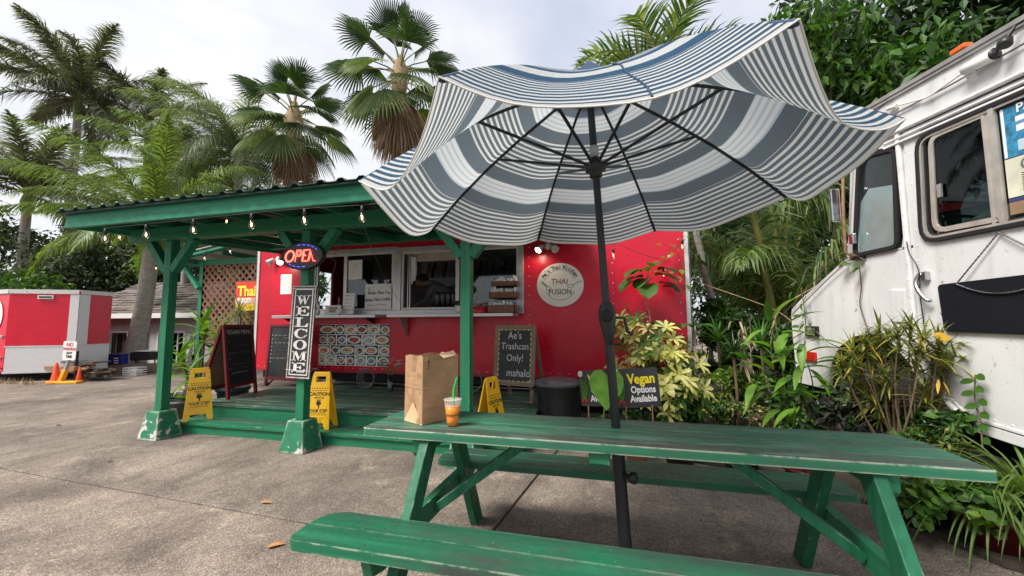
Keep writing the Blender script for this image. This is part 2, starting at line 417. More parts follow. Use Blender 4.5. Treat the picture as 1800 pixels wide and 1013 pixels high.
def kraft():
    mt, nt, N, L, b, o = newmat('kraft paper'); v = objco(nt)
    f = noise(nt, 260, 3, .7, v); n = noise(nt, 6, 4, .55, v); s = noise(nt, 1.0, 3, .6, objco(nt, (190,190,60)))
    col = ramp(nt, n.outputs[0], [(.3, (.36,.22,.12)), (.7, (.46,.30,.175))]).outputs[0]
    col = mixc(nt, .35, col, ramp(nt, s.outputs[0], [(.3, (.75,.72,.7)), (.7, (1.1,1.08,1.05))]).outputs[0], 'MULTIPLY')
    L.new(col, b.inputs['Base Color']); b.inputs['Roughness'].default_value = .8; b.inputs['Specular IOR Level'].default_value = .2
    bump(nt, b, mixc(nt, .5, f.outputs[0], noise(nt, 13, 2, .4, v, 1.2).outputs[0]), .35, .02); return mt
M['brownpaper'] = kraft()
M['whitevan'] = None
def vanpaint():
    mt, nt, N, L, b, o = newmat('old white van paint'); v = objco(nt)
    n = noise(nt, 2.2, 5, .6, v); st = noise(nt, 1.0, 5, .6, objco(nt, (7,7,.8))); sp = noise(nt, 60, 3, .6, v); ch = noise(nt, 13, 6, .68, v)
    col = ramp(nt, n.outputs[0], [(.3, (.60,.605,.61)), (.7, (.69,.69,.69))]).outputs[0]
    col = mixc(nt, ramp(nt, st.outputs[0], [(.50, 0), (.74, .5)]).outputs[0], col, (.36,.34,.31))
    col = mixc(nt, ramp(nt, sp.outputs[0], [(.675, 0), (.70, .8)]).outputs[0], col, (.24,.20,.17))
    msk = math_(nt, 'MULTIPLY', ramp(nt, ch.outputs[0], [(.64, 0), (.65, 1)]).outputs[0], ramp(nt, n.outputs[0], [(.5, 0), (.6, 1)]).outputs[0])
    col = mixc(nt, msk, col, (.20,.18,.15))
    L.new(col, b.inputs['Base Color']); L.new(ramp(nt, st.outputs[0], [(.3, .32), (.7, .6)]).outputs[0], b.inputs['Roughness'])
    bump(nt, b, noise(nt, 3, 3, .5, v).outputs[0], .12, .03); return mt
M['whitevan'] = vanpaint()
M['whitevantrim'] = plain('white van trim', (.70,.70,.70), .45, 0, .15, 7)
M['greyroof'] = plain('grey roof edge', (.25,.24,.235), .7, 0, .25, 7)
M['anod'] = plain('bronze aluminium window frame', (.52,.49,.44), .42, .5, .12, 9)
M['chrome'] = plain('worn chrome', (.5,.5,.52), .16, 1, .2, 20)
M['rust'] = plain('rusty rod', (.30,.17,.10), .7, .2, .4, 20)
def glass(name, tint=(.6,.65,.66), refl=.35, trans=.6, rough=.02):
    mt, nt, N, L, b, o = newmat(name); N.remove(b)
    g = N.new('ShaderNodeBsdfGlossy'); g.inputs['Roughness'].default_value = rough; g.inputs[0].default_value = (.9,.92,.94,1)
    t = N.new('ShaderNodeBsdfTransparent'); t.inputs[0].default_value = c4(tint)
    f = N.new('ShaderNodeLayerWeight'); f.inputs[0].default_value = .5
    a = math_(nt, 'ADD', math_(nt, 'MULTIPLY', math_(nt, 'POWER', f.outputs['Facing'], 4.0), .85), .02+refl*.12)
    mx = N.new('ShaderNodeMixShader'); L.new(a, mx.inputs[0]); L.new(t.outputs[0], mx.inputs[1]); L.new(g.outputs[0], mx.inputs[2]); L.new(mx.outputs[0], o.inputs[0])
    return mt
M['glass'] = glass('window glass'); M['glassdark'] = glass('dark window glass', (.42,.46,.46), .0); M['glassbulb'] = glass('bulb glass', (.93,.90,.84), .3)
def milky(name):
    mt, nt, N, L, b, o = newmat(name); b.inputs['Base Color'].default_value = (.85,.80,.74,1); b.inputs['Roughness'].default_value = .25
    t = N.new('ShaderNodeBsdfTransparent'); mx = N.new('ShaderNodeMixShader'); mx.inputs[0].default_value = .95
    L.new(b.outputs[0], mx.inputs[1]); L.new(t.outputs[0], mx.inputs[2]); L.new(mx.outputs[0], o.inputs[0]); return mt
M['plasticclear'] = milky('clear plastic cup')
M['bulblit'] = glow('warm lamp', (1.0,.80,.52), 14)
M['filament'] = glow('faint warm filament', (1.0,.72,.4), 1.6)
M['floodlit'] = glow('lit flood lamp', (1.0,.90,.75), 18)
M['neonred'] = glow('red neon', (1.0,.075,.05), 4.0); M['neonblue'] = glow('blue neon', (.08,.12,1.0), 1.4)
def ground_mat(name, base=(.225,.195,.172), dark=(.092,.080,.072), pale=(.43,.37,.305)):
    mt, nt, N, L, b, o = newmat(name)
    g = N.new('ShaderNodeNewGeometry'); v = g.outputs['Position']
    big = noise(nt, .55, 6, .6, v, .4); mid = noise(nt, 2.4, 6, .65, v, .2); fine = noise(nt, 240, 2, .6, v); fine2 = noise(nt, 22, 5, .75, v)
    col = ramp(nt, big.outputs[0], [(.3, tuple(x*.72 for x in base)), (.5, base), (.72, tuple(x*1.35 for x in base))]).outputs[0]
    stn = noise(nt, .9, 7, .68, v, .8)
    col = mixc(nt, ramp(nt, stn.outputs[0], [(.47, 0), (.66, .75)]).outputs[0], col, dark)
    col = mixc(nt, ramp(nt, mid.outputs[0], [(.52, 0), (.72, .55)]).outputs[0], col, dark)
    col = mixc(nt, ramp(nt, mid.outputs[0], [(.27, .7), (.43, 0)]).outputs[0], col, pale)
    mpS = N.new('ShaderNodeMapping'); mpS.inputs['Scale'].default_value = (3.2, .5, 1); mpS.inputs['Rotation'].default_value = (0, 0, .5); L.new(v, mpS.inputs[0]); stk = noise(nt, 1.3, 6, .7, mpS.outputs[0], .3)
    col = mixc(nt, ramp(nt, stk.outputs[0], [(.50, 0), (.66, .5)]).outputs[0], col, dark)
    vo = N.new('ShaderNodeTexVoronoi'); vo.inputs['Scale'].default_value = 150; L.new(v, vo.inputs['Vector'])
    sv = N.new('ShaderNodeSeparateXYZ'); L.new(vo.outputs['Color'], sv.inputs[0])
    agg = ramp(nt, sv.outputs[0], [(0, (.42,.40,.38)), (.45, (.86,.84,.83)), (.8, (1.15,1.13,1.1)), (1, (1.75,1.7,1.6))]).outputs[0]
    agg = mixc(nt, .6, agg, ramp(nt, fine.outputs[0], [(.36, (.5,.48,.46)), (.64, (1.6,1.56,1.5))]).outputs[0], 'MULTIPLY')
    col = mixc(nt, .85, col, agg, 'MULTIPLY')
    col = mixc(nt, .5, col, ramp(nt, fine2.outputs[0], [(.3, (.7,.7,.7)), (.7, (1.25,1.24,1.22))]).outputs[0], 'MULTIPLY')
    L.new(col, b.inputs['Base Color']); b.inputs['Roughness'].default_value = .9; b.inputs['Specular IOR Level'].default_value = .25
    bump(nt, b, fine.outputs[0], .12, .002); return mt
M['asphalt'] = ground_mat('worn aggregate pavement')
M['asphalt2'] = ground_mat('worn pavement slab', (.25,.212,.185), (.105,.09,.08), (.47,.40,.32))
M['dirt'] = plain('dark soil', (.05,.038,.028), .95, 0, .5, 3, .6, 30)
def fabric(name, dark, white=(.80,.80,.78), pale=(.52,.60,.69), trans=.3, tmix=0.0):
    """woven stripes that run round the canopy; v counts from crown (0) to rim (1)"""
    mt, nt, N, L, b, o = newmat(name)
    uv = N.new('ShaderNodeUVMap'); uv.uv_map = 'stripe'; sp = N.new('ShaderNodeSeparateXYZ'); L.new(uv.outputs[0], sp.inputs[0]); t = sp.outputs[1]
    P = 44.0
    thin = math_(nt, 'GREATER_THAN', math_(nt, 'FRACT', math_(nt, 'MULTIPLY', t, P)), .56)
    # 0 thin stripes, .5 solid dark, 1 white with pale lines
    zone = ramp(nt, t, [(0,.5),(.05,0),(.135,.5),(.195,1.0),(.285,.5),(.35,0),(.565,.5),(.63,1.0),(.725,.5),(.79,0)], 'CONSTANT').outputs[0]
    isd = math_(nt, 'COMPARE', zone, .5); isd.node.inputs[2].default_value = .1
    isw = math_(nt, 'GREATER_THAN', zone, .8)
    pl = math_(nt, 'GREATER_THAN', math_(nt, 'FRACT', math_(nt, 'MULTIPLY', t, 44.0)), .62)
    col = mixc(nt, thin, dark, white); col = mixc(nt, isd, col, dark)
    col = mixc(nt, isw, col, mixc(nt, pl, white, pale))
    hem = math_(nt, 'GREATER_THAN', t, .985); col = mixc(nt, hem, col, tuple(x*.9 for x in white))
    L.new(col, b.inputs['Base Color']); b.inputs['Roughness'].default_value = .85; b.inputs['Specular IOR Level'].default_value = .15
    bump(nt, b, noise(nt, 400, 2, .5, objco(nt)).outputs[0], .1, .002)
    tr = N.new('ShaderNodeBsdfTranslucent'); L.new(mixc(nt, tmix, col, (.62,.62,.61)), tr.inputs[0]); mx = N.new('ShaderNodeMixShader'); mx.inputs[0].default_value = trans
    L.new(b.outputs[0], mx.inputs[1]); L.new(tr.outputs[0], mx.inputs[2]); L.new(mx.outputs[0], o.inputs[0]); return mt
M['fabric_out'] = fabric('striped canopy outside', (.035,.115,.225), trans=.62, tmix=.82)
M['fabric_in_shade'] = fabric('striped canopy shaded underside', (.22,.265,.30), (.88,.88,.87), (.64,.72,.81), trans=.80)  # same cloth as outside; slate look of the shaded underside put into colour
M['navycloth'] = plain('navy cloth', (.012,.035,.09), .8, 0, .15, 12)
M['hem'] = plain('off white hem', (.60,.59,.56), .8, 0, .08, 20)
# foliage
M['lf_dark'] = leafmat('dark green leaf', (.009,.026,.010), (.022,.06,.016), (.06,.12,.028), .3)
M['lf_mid'] = leafmat('mid green leaf', (.025,.075,.015), (.06,.15,.025), (.11,.21,.035), .35)
M['lf_bright'] = leafmat('bright green leaf', (.08,.20,.02), (.16,.32,.035), (.25,.40,.06), .4)
M['lf_far'] = leafmat('far dark leaf', (.03,.042,.022), (.06,.085,.038), (.14,.19,.07), .3, .6)
M['lf_palmdark'] = leafmat('dark royal palm leaflet', (.075,.09,.065), (.125,.15,.095), (.27,.29,.18), .3, .5)
M['lf_palm'] = leafmat('green palm leaflet', (.08,.145,.045), (.15,.23,.07), (.27,.35,.12), .35, .5)
M['lf_palmyellow'] = leafmat('yellow green palm leaflet', (.075,.14,.035), (.14,.22,.05), (.30,.37,.12), .4, .45)
M['lf_palmgrey'] = leafmat('grey green palm leaflet', (.11,.15,.085), (.19,.24,.14), (.31,.35,.22), .35, .55)
M['lf_coco'] = leafmat('coconut leaflet', (.04,.09,.02), (.10,.165,.04), (.22,.27,.09), .4, .4)
M['lf_fan'] = leafmat('fan palm blade', (.028,.058,.022), (.055,.105,.038), (.11,.17,.06), .3, .45)
M['lf_fanpale'] = leafmat('pale fan palm blade', (.10,.16,.05), (.16,.22,.08), (.22,.28,.11), .35, .5)
M['lf_dead'] = leafmat('dead brown blade', (.19,.12,.075), (.31,.20,.125), (.42,.29,.19), .2, .8)
M['lf_cream'] = leafmat('cream and green leaflet', (.42,.45,.10), (.72,.70,.24), (.85,.80,.42), .35, .45)
M['lf_croton'] = leafmat('narrow croton leaf', (.06,.10,.02), (.17,.21,.04), (.55,.46,.10), .35, .4)
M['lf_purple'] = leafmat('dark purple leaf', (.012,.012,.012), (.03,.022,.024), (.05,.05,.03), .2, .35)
M['lf_yellow'] = leafmat('yellow leaf', (.62,.36,.03), (.72,.46,.06), None, .3)
M['lf_spider'] = leafmat('spider plant blade', (.06,.13,.025), (.14,.24,.05), (.30,.38,.13), .4, .4)
M['bark'] = plain('bark', (.06,.05,.038), .9, 0, .4, 5, .8, 18)
M['barkgrey'] = plain('grey bark', (.24,.225,.20), .85, 0, .3, 6, .5, 20)
def palmtrunk(name, col, ring=16.0, depth=.5):
    mt, nt, N, L, b, o = newmat(name); v = objco(nt)
    sp = N.new('ShaderNodeSeparateXYZ'); L.new(v, sp.inputs[0])
    z = math_(nt, 'ADD', math_(nt, 'MULTIPLY', sp.outputs[2], ring), math_(nt, 'MULTIPLY', noise(nt, 5, 3, .5, v).outputs[0], 1.1))
    fr = math_(nt, 'FRACT', z); n = noise(nt, 9, 5, .65, v)
    c = ramp(nt, n.outputs[0], [(.3, tuple(x*.65 for x in col)), (.7, tuple(x*1.3 for x in col))]).outputs[0]
    c = mixc(nt, math_(nt, 'MULTIPLY', math_(nt, 'LESS_THAN', fr, .16), .55), c, tuple(x*.45 for x in col))
    L.new(c, b.inputs['Base Color']); b.inputs['Roughness'].default_value = .85; bump(nt, b, fr, depth, .01); return mt
M['palmtrunk'] = palmtrunk('ringed palm trunk', (.30,.275,.24)); M['palmtrunkbrown'] = palmtrunk('brown palm trunk', (.15,.10,.065), 11)
M['crownshaft'] = plain('green crownshaft', (.16,.22,.06), .45, 0, .25, 4)
M['petiole'] = plain('yellow green stalk', (.19,.19,.045), .45, 0, .3, 3)
M['stem'] = plain('brown stem', (.13,.09,.05), .8, 0, .35, 9); M['stemgreen'] = plain('green stem', (.10,.16,.04), .6, 0, .3, 8); M['stempink'] = plain('pink stem', (.5,.28,.27), .6, 0, .2, 8)
M['stalkpale'] = plain('pale fibres', (.33,.24,.13), .8, 0, .4, 8)
M['terracotta'] = plain('terracotta', (.36,.16,.075), .8, 0, .2, 9); M['redpot'] = plain('dark red glazed pot', (.12,.012,.012), .3, 0, .3, 6); M['bluepot'] = plain('dark teal pot', (.02,.055,.07), .45, 0, .25, 7); M['beigepot'] = plain('beige pot', (.36,.30,.23), .7, 0, .2, 8)
# ------------------------------------------------------------------ ground: base sheet and cast slabs with open joints
g = MB(); g.quad((-260,-60,-.07), (260,-60,-.07), (260,320,-.07), (-260,320,-.07))
ground = structure('ground', g, M['dirt'])
def J1(x): return 2.26-.05*x
def J2(y): return -.76+.10*(y-3.0)
gp = .009
def slab(poly, mat):
    mb = MB(); mb.prism([(x, y, 0) for x, y in poly][::-1], (0,0,-.1))
    return build('concrete_slab', mb, mat, ground, bevel=.004, seg=1)
y0, y1 = -14, 46
slab([(-60, y0), (J2(y0)-gp, y0), (J2(J1(-.8))-gp, J1(-.8)-gp), (-60, J1(-60)-gp)], M['asphalt2'])
slab([(J2(y0)+gp, y0), (22, y0), (22, J1(22)-gp), (J2(J1(-.8))+gp, J1(-.8)-gp)], M['asphalt2'])
slab([(-60, J1(-60)+gp), (J2(J1(-.8))-gp, J1(-.8)+gp), (J2(y1)-gp, y1), (-60, y1)], M['asphalt'])
slab([(J2(J1(-.8))+gp, J1(-.8)+gp), (22, J1(22)+gp), (22, y1), (J2(y1)+gp, y1)], M['asphalt'])
# planting bed beside the van
bed = MB(); P0 = [(.05,4.45),(.9,4.1),(1.70,3.55),(1.95,2.85),(3.2,2.2),(3.4,6.0),(1.2,9.5),(.3,9.5),(1.05,5.9)]
bed.prism([(x, y, .035) for x, y in P0][::-1], (0,0,-.03)); structure('soil_bed', bed, M['dirt'])
# litter on the ground
def fallen(px, py, ln, ang, mat, label):
    p = PZ(px, py, .006); mb = MB(); d = V(math.cos(ang), math.sin(ang), .12)
    mb.leaf(p, d, ln, ln*.36, .35, 5, .5, 'lance', (0,0,1), .15)
    single('fallen_leaf', mb, mat, label, 'leaf', p, 'fallen leaves on the pavement')
M['lf_fallen'] = plain('dry leaf', (.40,.20,.06), .75, 0, .3, 20)
fallen(459, 884, .085, .25, M['lf_fallen'], 'curled tan leaf fallen on the pavement above the joint near the bench')
fallen(470, 963, .10, .75, M['lf_fallen'], 'tan dry leaf fallen on the pavement nearest the corner of the front bench')
fallen(98, 748, .09, .1, M['bark'], 'dark brown leaf fallen alone on open pavement at the left')
fallen(188, 812, .06, .4, M['bark'], 'small dark leaf on pavement midway towards the bench')
fallen(1655, 955, .07, 1.2, M['lf_dead'], 'small brown leaf beside the black pot on the pavement')
# ------------------------------------------------------------------ food trailer
TY, TB = 5.9, 8.3; TX0, TX1, TZ0, TZ1 = -6.33, .96, .5, 2.96
trailer = thing('food_trailer', 'long red food trailer with two serving windows behind the green deck', 'food trailer', (-2.7, 7.0, 0))
W1 = (-5.10, -3.50, 1.47, 2.545); W2 = (-3.45, -1.38, 1.47, 2.525)
mb = MB(); t = .05
xs = [TX0, W1[0], W1[1], W2[0], W2[1], TX1]
mb.box(TX0, TX1, TY, TY+t, TZ0, 1.47); mb.box(TX0, TX1, TY, TY+t, 2.545, TZ1)
mb.box(TX0, W1[0], TY, TY+t, 1.47, 2.545); mb.box(W1[1], W2[0], TY, TY+t, 1.47, 2.545); mb.box(W2[1], TX1, TY, TY+t, 1.47, 2.545)
mb.box(W2[0], W2[1], TY, TY+t, 2.525, 2.545)
wall = build('front_wall', mb, M['red'], trailer)
# end walls, back, roof, floor
mb = MB(); wy0, wy1, wz0, wz1 = 6.55, 7.85, 1.45, 2.45
mb.box(TX0, TX0+t, TY+t, wy0, TZ0, TZ1); mb.box(TX0, TX0+t, wy1, TB, TZ0, TZ1); mb.box(TX0, TX0+t, wy0, wy1, TZ0, wz0); mb.box(TX0, TX0+t, wy0, wy1, wz1, TZ1)
build('end_wall', mb, M['red'], trailer)
mb = MB(); mb.box(TX1-t, TX1, TY+t, TB, TZ0, TZ1); build('end_wall', mb, M['red'], trailer)
mb = MB(); mb.box(TX0+t, TX1-t, TB-t, TB, TZ0, TZ1); build('back_wall', mb, M['steel'], trailer)
mb = MB(); mb.box(TX0-.02, TX1+.02, TY-.02, TB+.02, TZ1, TZ1+.06); build('roof', mb, M['aluwhite'], trailer)
mb = MB(); mb.box(TX0+t, TX1-t, TY+t, TB-t, TZ0, TZ0+.06); build('floor', mb, M['steel'], trailer)
# trims: corner angles and lower edge
for x in (TX0, TX1):
    mb = MB(); s = 1 if x == TX0 else -1
    mb.box(min(x-.012*s, x+.05*s), max(x-.012*s, x+.05*s), TY-.014, TY-.001, TZ0, TZ1); mb.box(min(x-.014*s,x-.001*s), max(x-.014*s,x-.001*s), TY-.014, TY+.06, TZ0, TZ1)
    build('corner_trim', mb, M['aluwhite'], trailer)
mb = MB(); mb.box(TX0+.05, TX1-.05, TY-.012, TY-.001, TZ0-.005, TZ0+.035); build('edge_trim', mb, plain('dull red trim', (.30,.01,.02), .5), trailer)
# panel seams with rivets
mb = MB()
def rivet(mb, p, n, r=.009):
    n = Vector(n); a = n.cross(EZ).normalized() if abs(n.z) < .9 else EX; b = n.cross(a); p = Vector(p)
    mb.add([p+a*r, p+b*r, p-a*r, p-b*r, p+n*r*.8], [(0,1,4),(1,2,4),(2,3,4),(3,0,4)], 0, True)
for x in (-5.25, -1.27, -.05, .84):
    for k in range(17): rivet(mb, (x+random.uniform(-.004,.004), TY, .56+k*.145), (0,-1,0))
for k in range(52): rivet(mb, (TX0+.12+k*.138, TY, TZ0+.07), (0,-1,0)); rivet(mb, (TX0+.12+k*.138, TY, TZ1-.07), (0,-1,0))
build('rivets', mb, M['aluwhite'], trailer, kind='stuff')
for x in (-5.23, -1.25, -.03):
    mb = MB(); mb.box(x-.0015, x+.0015, TY-.004, TY-.001, TZ0+.04, TZ1) if x < -5 or x > -1.2 else mb.box(x-.0015, x+.0015, TY-.004, TY-.001, TZ0+.04, TZ1)
    build('panel_seam', mb, M['red'], trailer)
# service windows
def frame(mb, x0, x1, z0, z1, y0, y1, w, sill=None):
    b = w if sill is None else sill
    mb.box(x0, x1, y0, y1, z0, z0+b); mb.box(x0, x1, y0, y1, z1-w, z1); mb.box(x0, x0+w, y0, y1, z0+b, z1-w); mb.box(x1-w, x1, y0, y1, z0+b, z1-w)
def pane(nm, x0, x1, z0, z1, y, mat, parent):
    mb = MB(); mb.box(x0, x1, y, y+.006, z0, z1); return build(nm, mb, mat, parent)
for (x0, x1, z0, z1), mull, nm in ((W1, -4.46, 'w1'), (W2, -2.42, 'w2')):
    mb = MB(); frame(mb, x0-.03, x1+.03, z0-.02, z1+.03, TY-.03, TY+.045, .075); fr = build('window_frame', mb, M['alu'], trailer, bevel=.004)
    mb = MB(); frame(mb, x0+.048, x1-.048, z0+.058, z1-.048, TY-.012, TY+.03, .035); build('inner_frame', mb, M['aluwhite'], fr, bevel=.003)
    mb = MB(); mb.box(mull-.03, mull+.03, TY-.02, TY+.022, z0+.094, z1-.084); build('mullion', mb, M['aluwhite'], fr, bevel=.003)
    pane('pane', mull+.03, x1-.084, z0+.094, z1-.084, TY+.004, M['glass'], fr)
# left half: part of the sash slid half way, seen edge on
mb = MB(); frame(mb, -3.33, -3.27, 1.56, 2.44, TY+.05, TY+.08, .02); build('sash_edge', mb, M['steel'], trailer)
# shelves below the windows
for x0, x1 in ((-5.60, -3.64), (-3.44, -1.43)):
    mb = MB(); mb.box(x0, x1, 5.53, TY-.035, 1.405, 1.452); sh = build('serving_shelf', mb, M['alu'], trailer, bevel=.004)
    for xb in ((x0+.15, x1-.25) if x0 < -5 else (x0+.16, x1-.75)):
        dz = .10 if x0 < -5 else .30
        mb = MB(); mb.prism([(xb-.012, TY-.016, 1.40), (xb-.012, 5.62, 1.40), (xb-.012, TY-.016, 1.40-dz)], (.024,0,0)); build('shelf_bracket', mb, M['alu'] if x0 > -4 else M['darkmetal'], sh)
# inside: hood with baffle filters, counters, shelves, dim dark lining
mb = MB(); mb.box(-3.9, -.9, 7.55, 8.2, 2.05, 2.62); hood = build('range_hood', mb, M['steel'], trailer, bevel=.01)
for k in range(22):
    x = -3.75+k*.125; mb = MB(); mb.prism([(x, 7.42, 2.22), (x+.06, 7.42, 2.22), (x+.06, 7.54, 2.55), (x, 7.54, 2.55)], (0,.008,0)); build('baffle', mb, M['blackmatt'] if k%2 else M['steel'], hood)
mb = MB(); mb.box(-6.2, .8, 7.6, 8.22, .56, 1.42); build('cooking_counter', mb, M['steel'], trailer)
mb = MB(); mb.box(-5.05, -1.35, 6.0, 6.35, .56, 1.36); build('prep_counter', mb, M['steel'], trailer)
mb = MB(); mb.box(-2.3, -1.2, 7.1, 7.5, 1.98, 2.0); build('inner_shelf', mb, M['steel'], trailer)
mb = MB(); mb.box(-5.05, -4.6, 6.6, 6.9, .56, 2.5); build('dark_cabinet', mb, M['black'], trailer, bevel=.01)
mb = MB(); mb.box(-4.55, -4.47, 6.25, 6.3, 1.6, 2.44); mb.box(-4.75, -4.70, 6.2, 6.25, 1.6, 2.44); build('hanging_strap', mb, M['black'], trailer)
mb = MB(); mb.box(-3.35, -2.42, 6.02, 6.06, 2.33, 2.46); build('valance', mb, plain('pale board', (.42,.37,.30), .6), trailer)
# chassis, wheels
mb = MB(); mb.box(TX0+.1, TX1-.1, TY+.12, TB-.1, .36, .495); build('chassis', mb, M['blackmatt'], trailer)
for x in (-.35, .45):
    w_ = build('wheel', MB().lathe([(.05,-.1),(.30,-.1),(.34,-.06),(.34,.06),(.30,.1),(.05,.1)], (x, 6.15, .34), 20, 0, (0,1,0)), M['rubber'], trailer)
    build('hub', MB().lathe([(.02,-.115),(.17,-.115),(.18,-.1),(.02,-.09)], (x, 6.15, .34), 16, 0, (0,1,0)), M['darkmetal'], w_)
mb = MB(); mb.box(TX0+.15, TX1-.3, 7.9, 7.95, .02, .38); build('gap_shade_sheet', mb, M['blackmatt'], trailer)  # black sheet added behind the gap to stand for the shade under the trailer
# outside lamps on the trailer wall
def flood(px, py, yy, label, toward):
    p = PY(px, py, yy); th_ = thing('wall_lamp', label, 'lamp', (p.x, TY, p.z))
    build('base', MB().lathe([(.0,-.004),(.06,-.004),(.055,-.03),(.02,-.045)], (p.x, TY+.002, p.z), 14, 0, (0,1,0)), M['whiteplastic'], th_)
    for k, s in enumerate((-1, 1)):
        a = Vector((p.x+s*.05, TY-.05, p.z)); d = Vector((s*.4, -.55, -.62)).normalized()
        hd = build('lamp_head', MB().lathe([(.0,-.05),(.028,-.05),(.045,.02),(.058,.075),(.05,.075),(.04,.05)], a+d*.04+Vector((s*.03,0,0)), 14, 0, d), M['whiteplastic'], th_)
        build('lens', MB().lathe([(.0005,.069),(.05,.068)], a+d*.04+Vector((s*.03,0,0)), 14, 0, d), M['floodlit'] if s == toward else M['aluwhite'], hd)
    q = Vector((p.x+toward*.12, TY-.24, p.z-.14))
    li = bpy.data.lights.new('flood', 'SPOT'); li.energy = 2.2; li.color = (1,.86,.68); li.spot_size = R(150); li.shadow_soft_size = .05; li.spot_blend = .6
    lo = bpy.data.objects.new('flood', li); COL.objects.link(lo); lo.location = q; lo.rotation_euler = Vector((toward*.0, -.42, .9)).to_track_quat('Z', 'Y').to_euler()
flood(487, 456, TY-.05, 'lit twin flood lamp on the red wall left of the neon sign', 1)
flood(962, 432, TY-.05, 'lit twin flood lamp on the red wall above the round sign', -1)
# ------------------------------------------------------------------ roof on posts
POSTS = [(-5.23, 3.66), (-3.25, 3.66), (-1.405, 3.66)]
pav = thing('pavilion', 'green open shelter on three posts over the wooden deck with corrugated roof', 'shelter', (-3.2, 3.66, 0))
for i, (x, y) in enumerate(POSTS):
    mb = MB(); b, tp, h = .148, .098, .315
    mb.add([(x-b,y-b,0),(x+b,y-b,0),(x+b,y+b,0),(x-b,y+b,0),(x-tp,y-tp,h),(x+tp,y-tp,h),(x+tp,y+tp,h),(x-tp,y+tp,h)], [(0,3,2,1),(4,5,6,7),(0,1,5,4),(1,2,6,5),(2,3,7,6),(3,0,4,7)])
    build('post_base', mb, M['pierpaint'], pav, bevel=.008, label=['green concrete base under the left post, paint peeling at its top corner', 'green concrete base under the middle post, pale patches down its right side', 'green concrete base under the right post, mostly behind the table'][i])
    mb = MB(); mb.box(x-.05, x+.05, y-.05, y+.05, h+.001, 2.329); build('post', mb, M['greenZ'], pav, bevel=.005)
    for s in (-1, 1):
        mb = MB(); mb.beam((x+s*.05, y, 1.96), (x+s*.36, y, 2.34), .085, .095, EY); build('brace', mb, M['greenZ'], pav, bevel=.004)
mb = MB(); mb.box(-5.85, -.55, 3.57, 3.70, 2.332, 2.482); build('front_beam', mb, M['green'], pav, bevel=.005)
mb = MB(); mb.box(-5.85, -.55, 5.62, 5.72, 2.60, 2.72); build('rear_beam', mb, M['green'], pav, bevel=.005)
slope = .065
def rz(y): return 2.50+slope*(y-3.0)
RX0, RX1 = -5.88, -.50
k = 0; x = RX0+.09
while x < RX1:
    mb = MB(); mb.beam((x, 3.045, rz(3.045)-.02+.0), (x, 5.85, rz(5.85)-.02), .04, .10); build('rafter', mb, M['greenY'], pav); x += .60
mb = MB(); mb.box(RX0, RX1, 2.995, 3.04, 2.382, 2.535); build('fascia', mb, M['fascia'], pav, bevel=.004)
for x in (RX0, RX1-.04):
    mb = MB(); mb.beam((x+.02, 3.042, 2.382+.0765), (x+.02, 5.9, 2.382+.0765+slope*2.86), .04, .15); build('barge_board', mb, M['fascia'], pav, bevel=.004)
# corrugated sheets, 4 of them lapping
def corr(x0, x1, y0, y1, zf, pitch=.205, hgt=.026, tk=.004):
    mb = MB(); prof = []; x = x0
    while x < x1-1e-6:
        for dx, dz in ((0,0),(.55,0),(.68,1),(.87,1)):
            xx = x+dx*pitch
            if xx <= x1: prof.append((xx, dz*hgt))
        x += pitch
    prof.append((x1, 0)); n = len(prof)
    vs = [(a, y0, zf(y0)+b) for a, b in prof]+[(a, y1, zf(y1)+b) for a, b in prof]+[(a, y0, zf(y0)+b+tk) for a, b in prof]+[(a, y1, zf(y1)+b+tk) for a, b in prof]
    fs = []
    for i in range(n-1): fs += [(i, n+i, n+i+1, i+1), (2*n+i, 2*n+i+1, 3*n+i+1, 3*n+i), (i, i+1, 2*n+i+1, 2*n+i)]
    mb.add(vs, fs); return mb
nx = 5; wd = (RX1-RX0+.08)/nx
for i in range(nx): build('roof_sheet', corr(RX0-.04+i*wd, RX0-.04+(i+1)*wd, 2.90, 5.95, lambda y: rz(y)+.045+.002*(i%2)), M['darkgreen'], pav)
for i in range(26):   # pale end caps of the sheet ribs
    x = RX0-.04+.775*.205+i*.205
    if x < RX1: build('rib_cap', MB().box(x-.014, x+.018, 2.892, 2.899, rz(2.9)+.072, rz(2.9)+.080), M['alu'], pav)
mb = MB(); mb.box(RX0-.03, RX1+.03, 2.93, 2.992, 2.522, 2.538); build('drip_edge', mb, M['darkgreen'], pav)
# ------------------------------------------------------------------ deck and step
deck = thing('deck', 'low green wooden deck with one long step in front of the red trailer', 'deck', (-3.1, 4.9, 0))
DX0, DX1 = -5.30, -.92
n = 12; w_ = (5.86-4.13)/n
for i in range(n):
    mb = MB(); e = random.uniform(-.006,.006); z = .305+random.uniform(-.002,.002)
    mb.box(DX0+e, DX1+e, 4.13+i*w_+.003, 4.13+(i+1)*w_-.003, z-.035, z); build('plank', mb, M['deckwood'], deck, bevel=.004, seg=1)
mb = MB(); mb.box(DX0+.02, DX1-.02, 4.155, 4.19, .0, .268); build('riser', mb, M['green'], deck)
for i in range(2):
    mb = MB(); mb.box(DX0-.0, DX1, 3.84+i*.156, 3.84+i*.156+.151, .10, .137); build('step_board', mb, M['deckwood'] if i else M['green'], deck, bevel=.005)
mb = MB(); mb.box(DX0+.02, DX1-.02, 3.865, 3.90, 0, .099); build('step_riser', mb, M['green'], deck)
mb = MB(); mb.box(DX0+.01, DX0+.05, 4.19, 5.85, 0, .268); mb.box(DX1-.05, DX1-.01, 4.19, 5.85, 0, .268); build('side_board', mb, M['green'], deck)
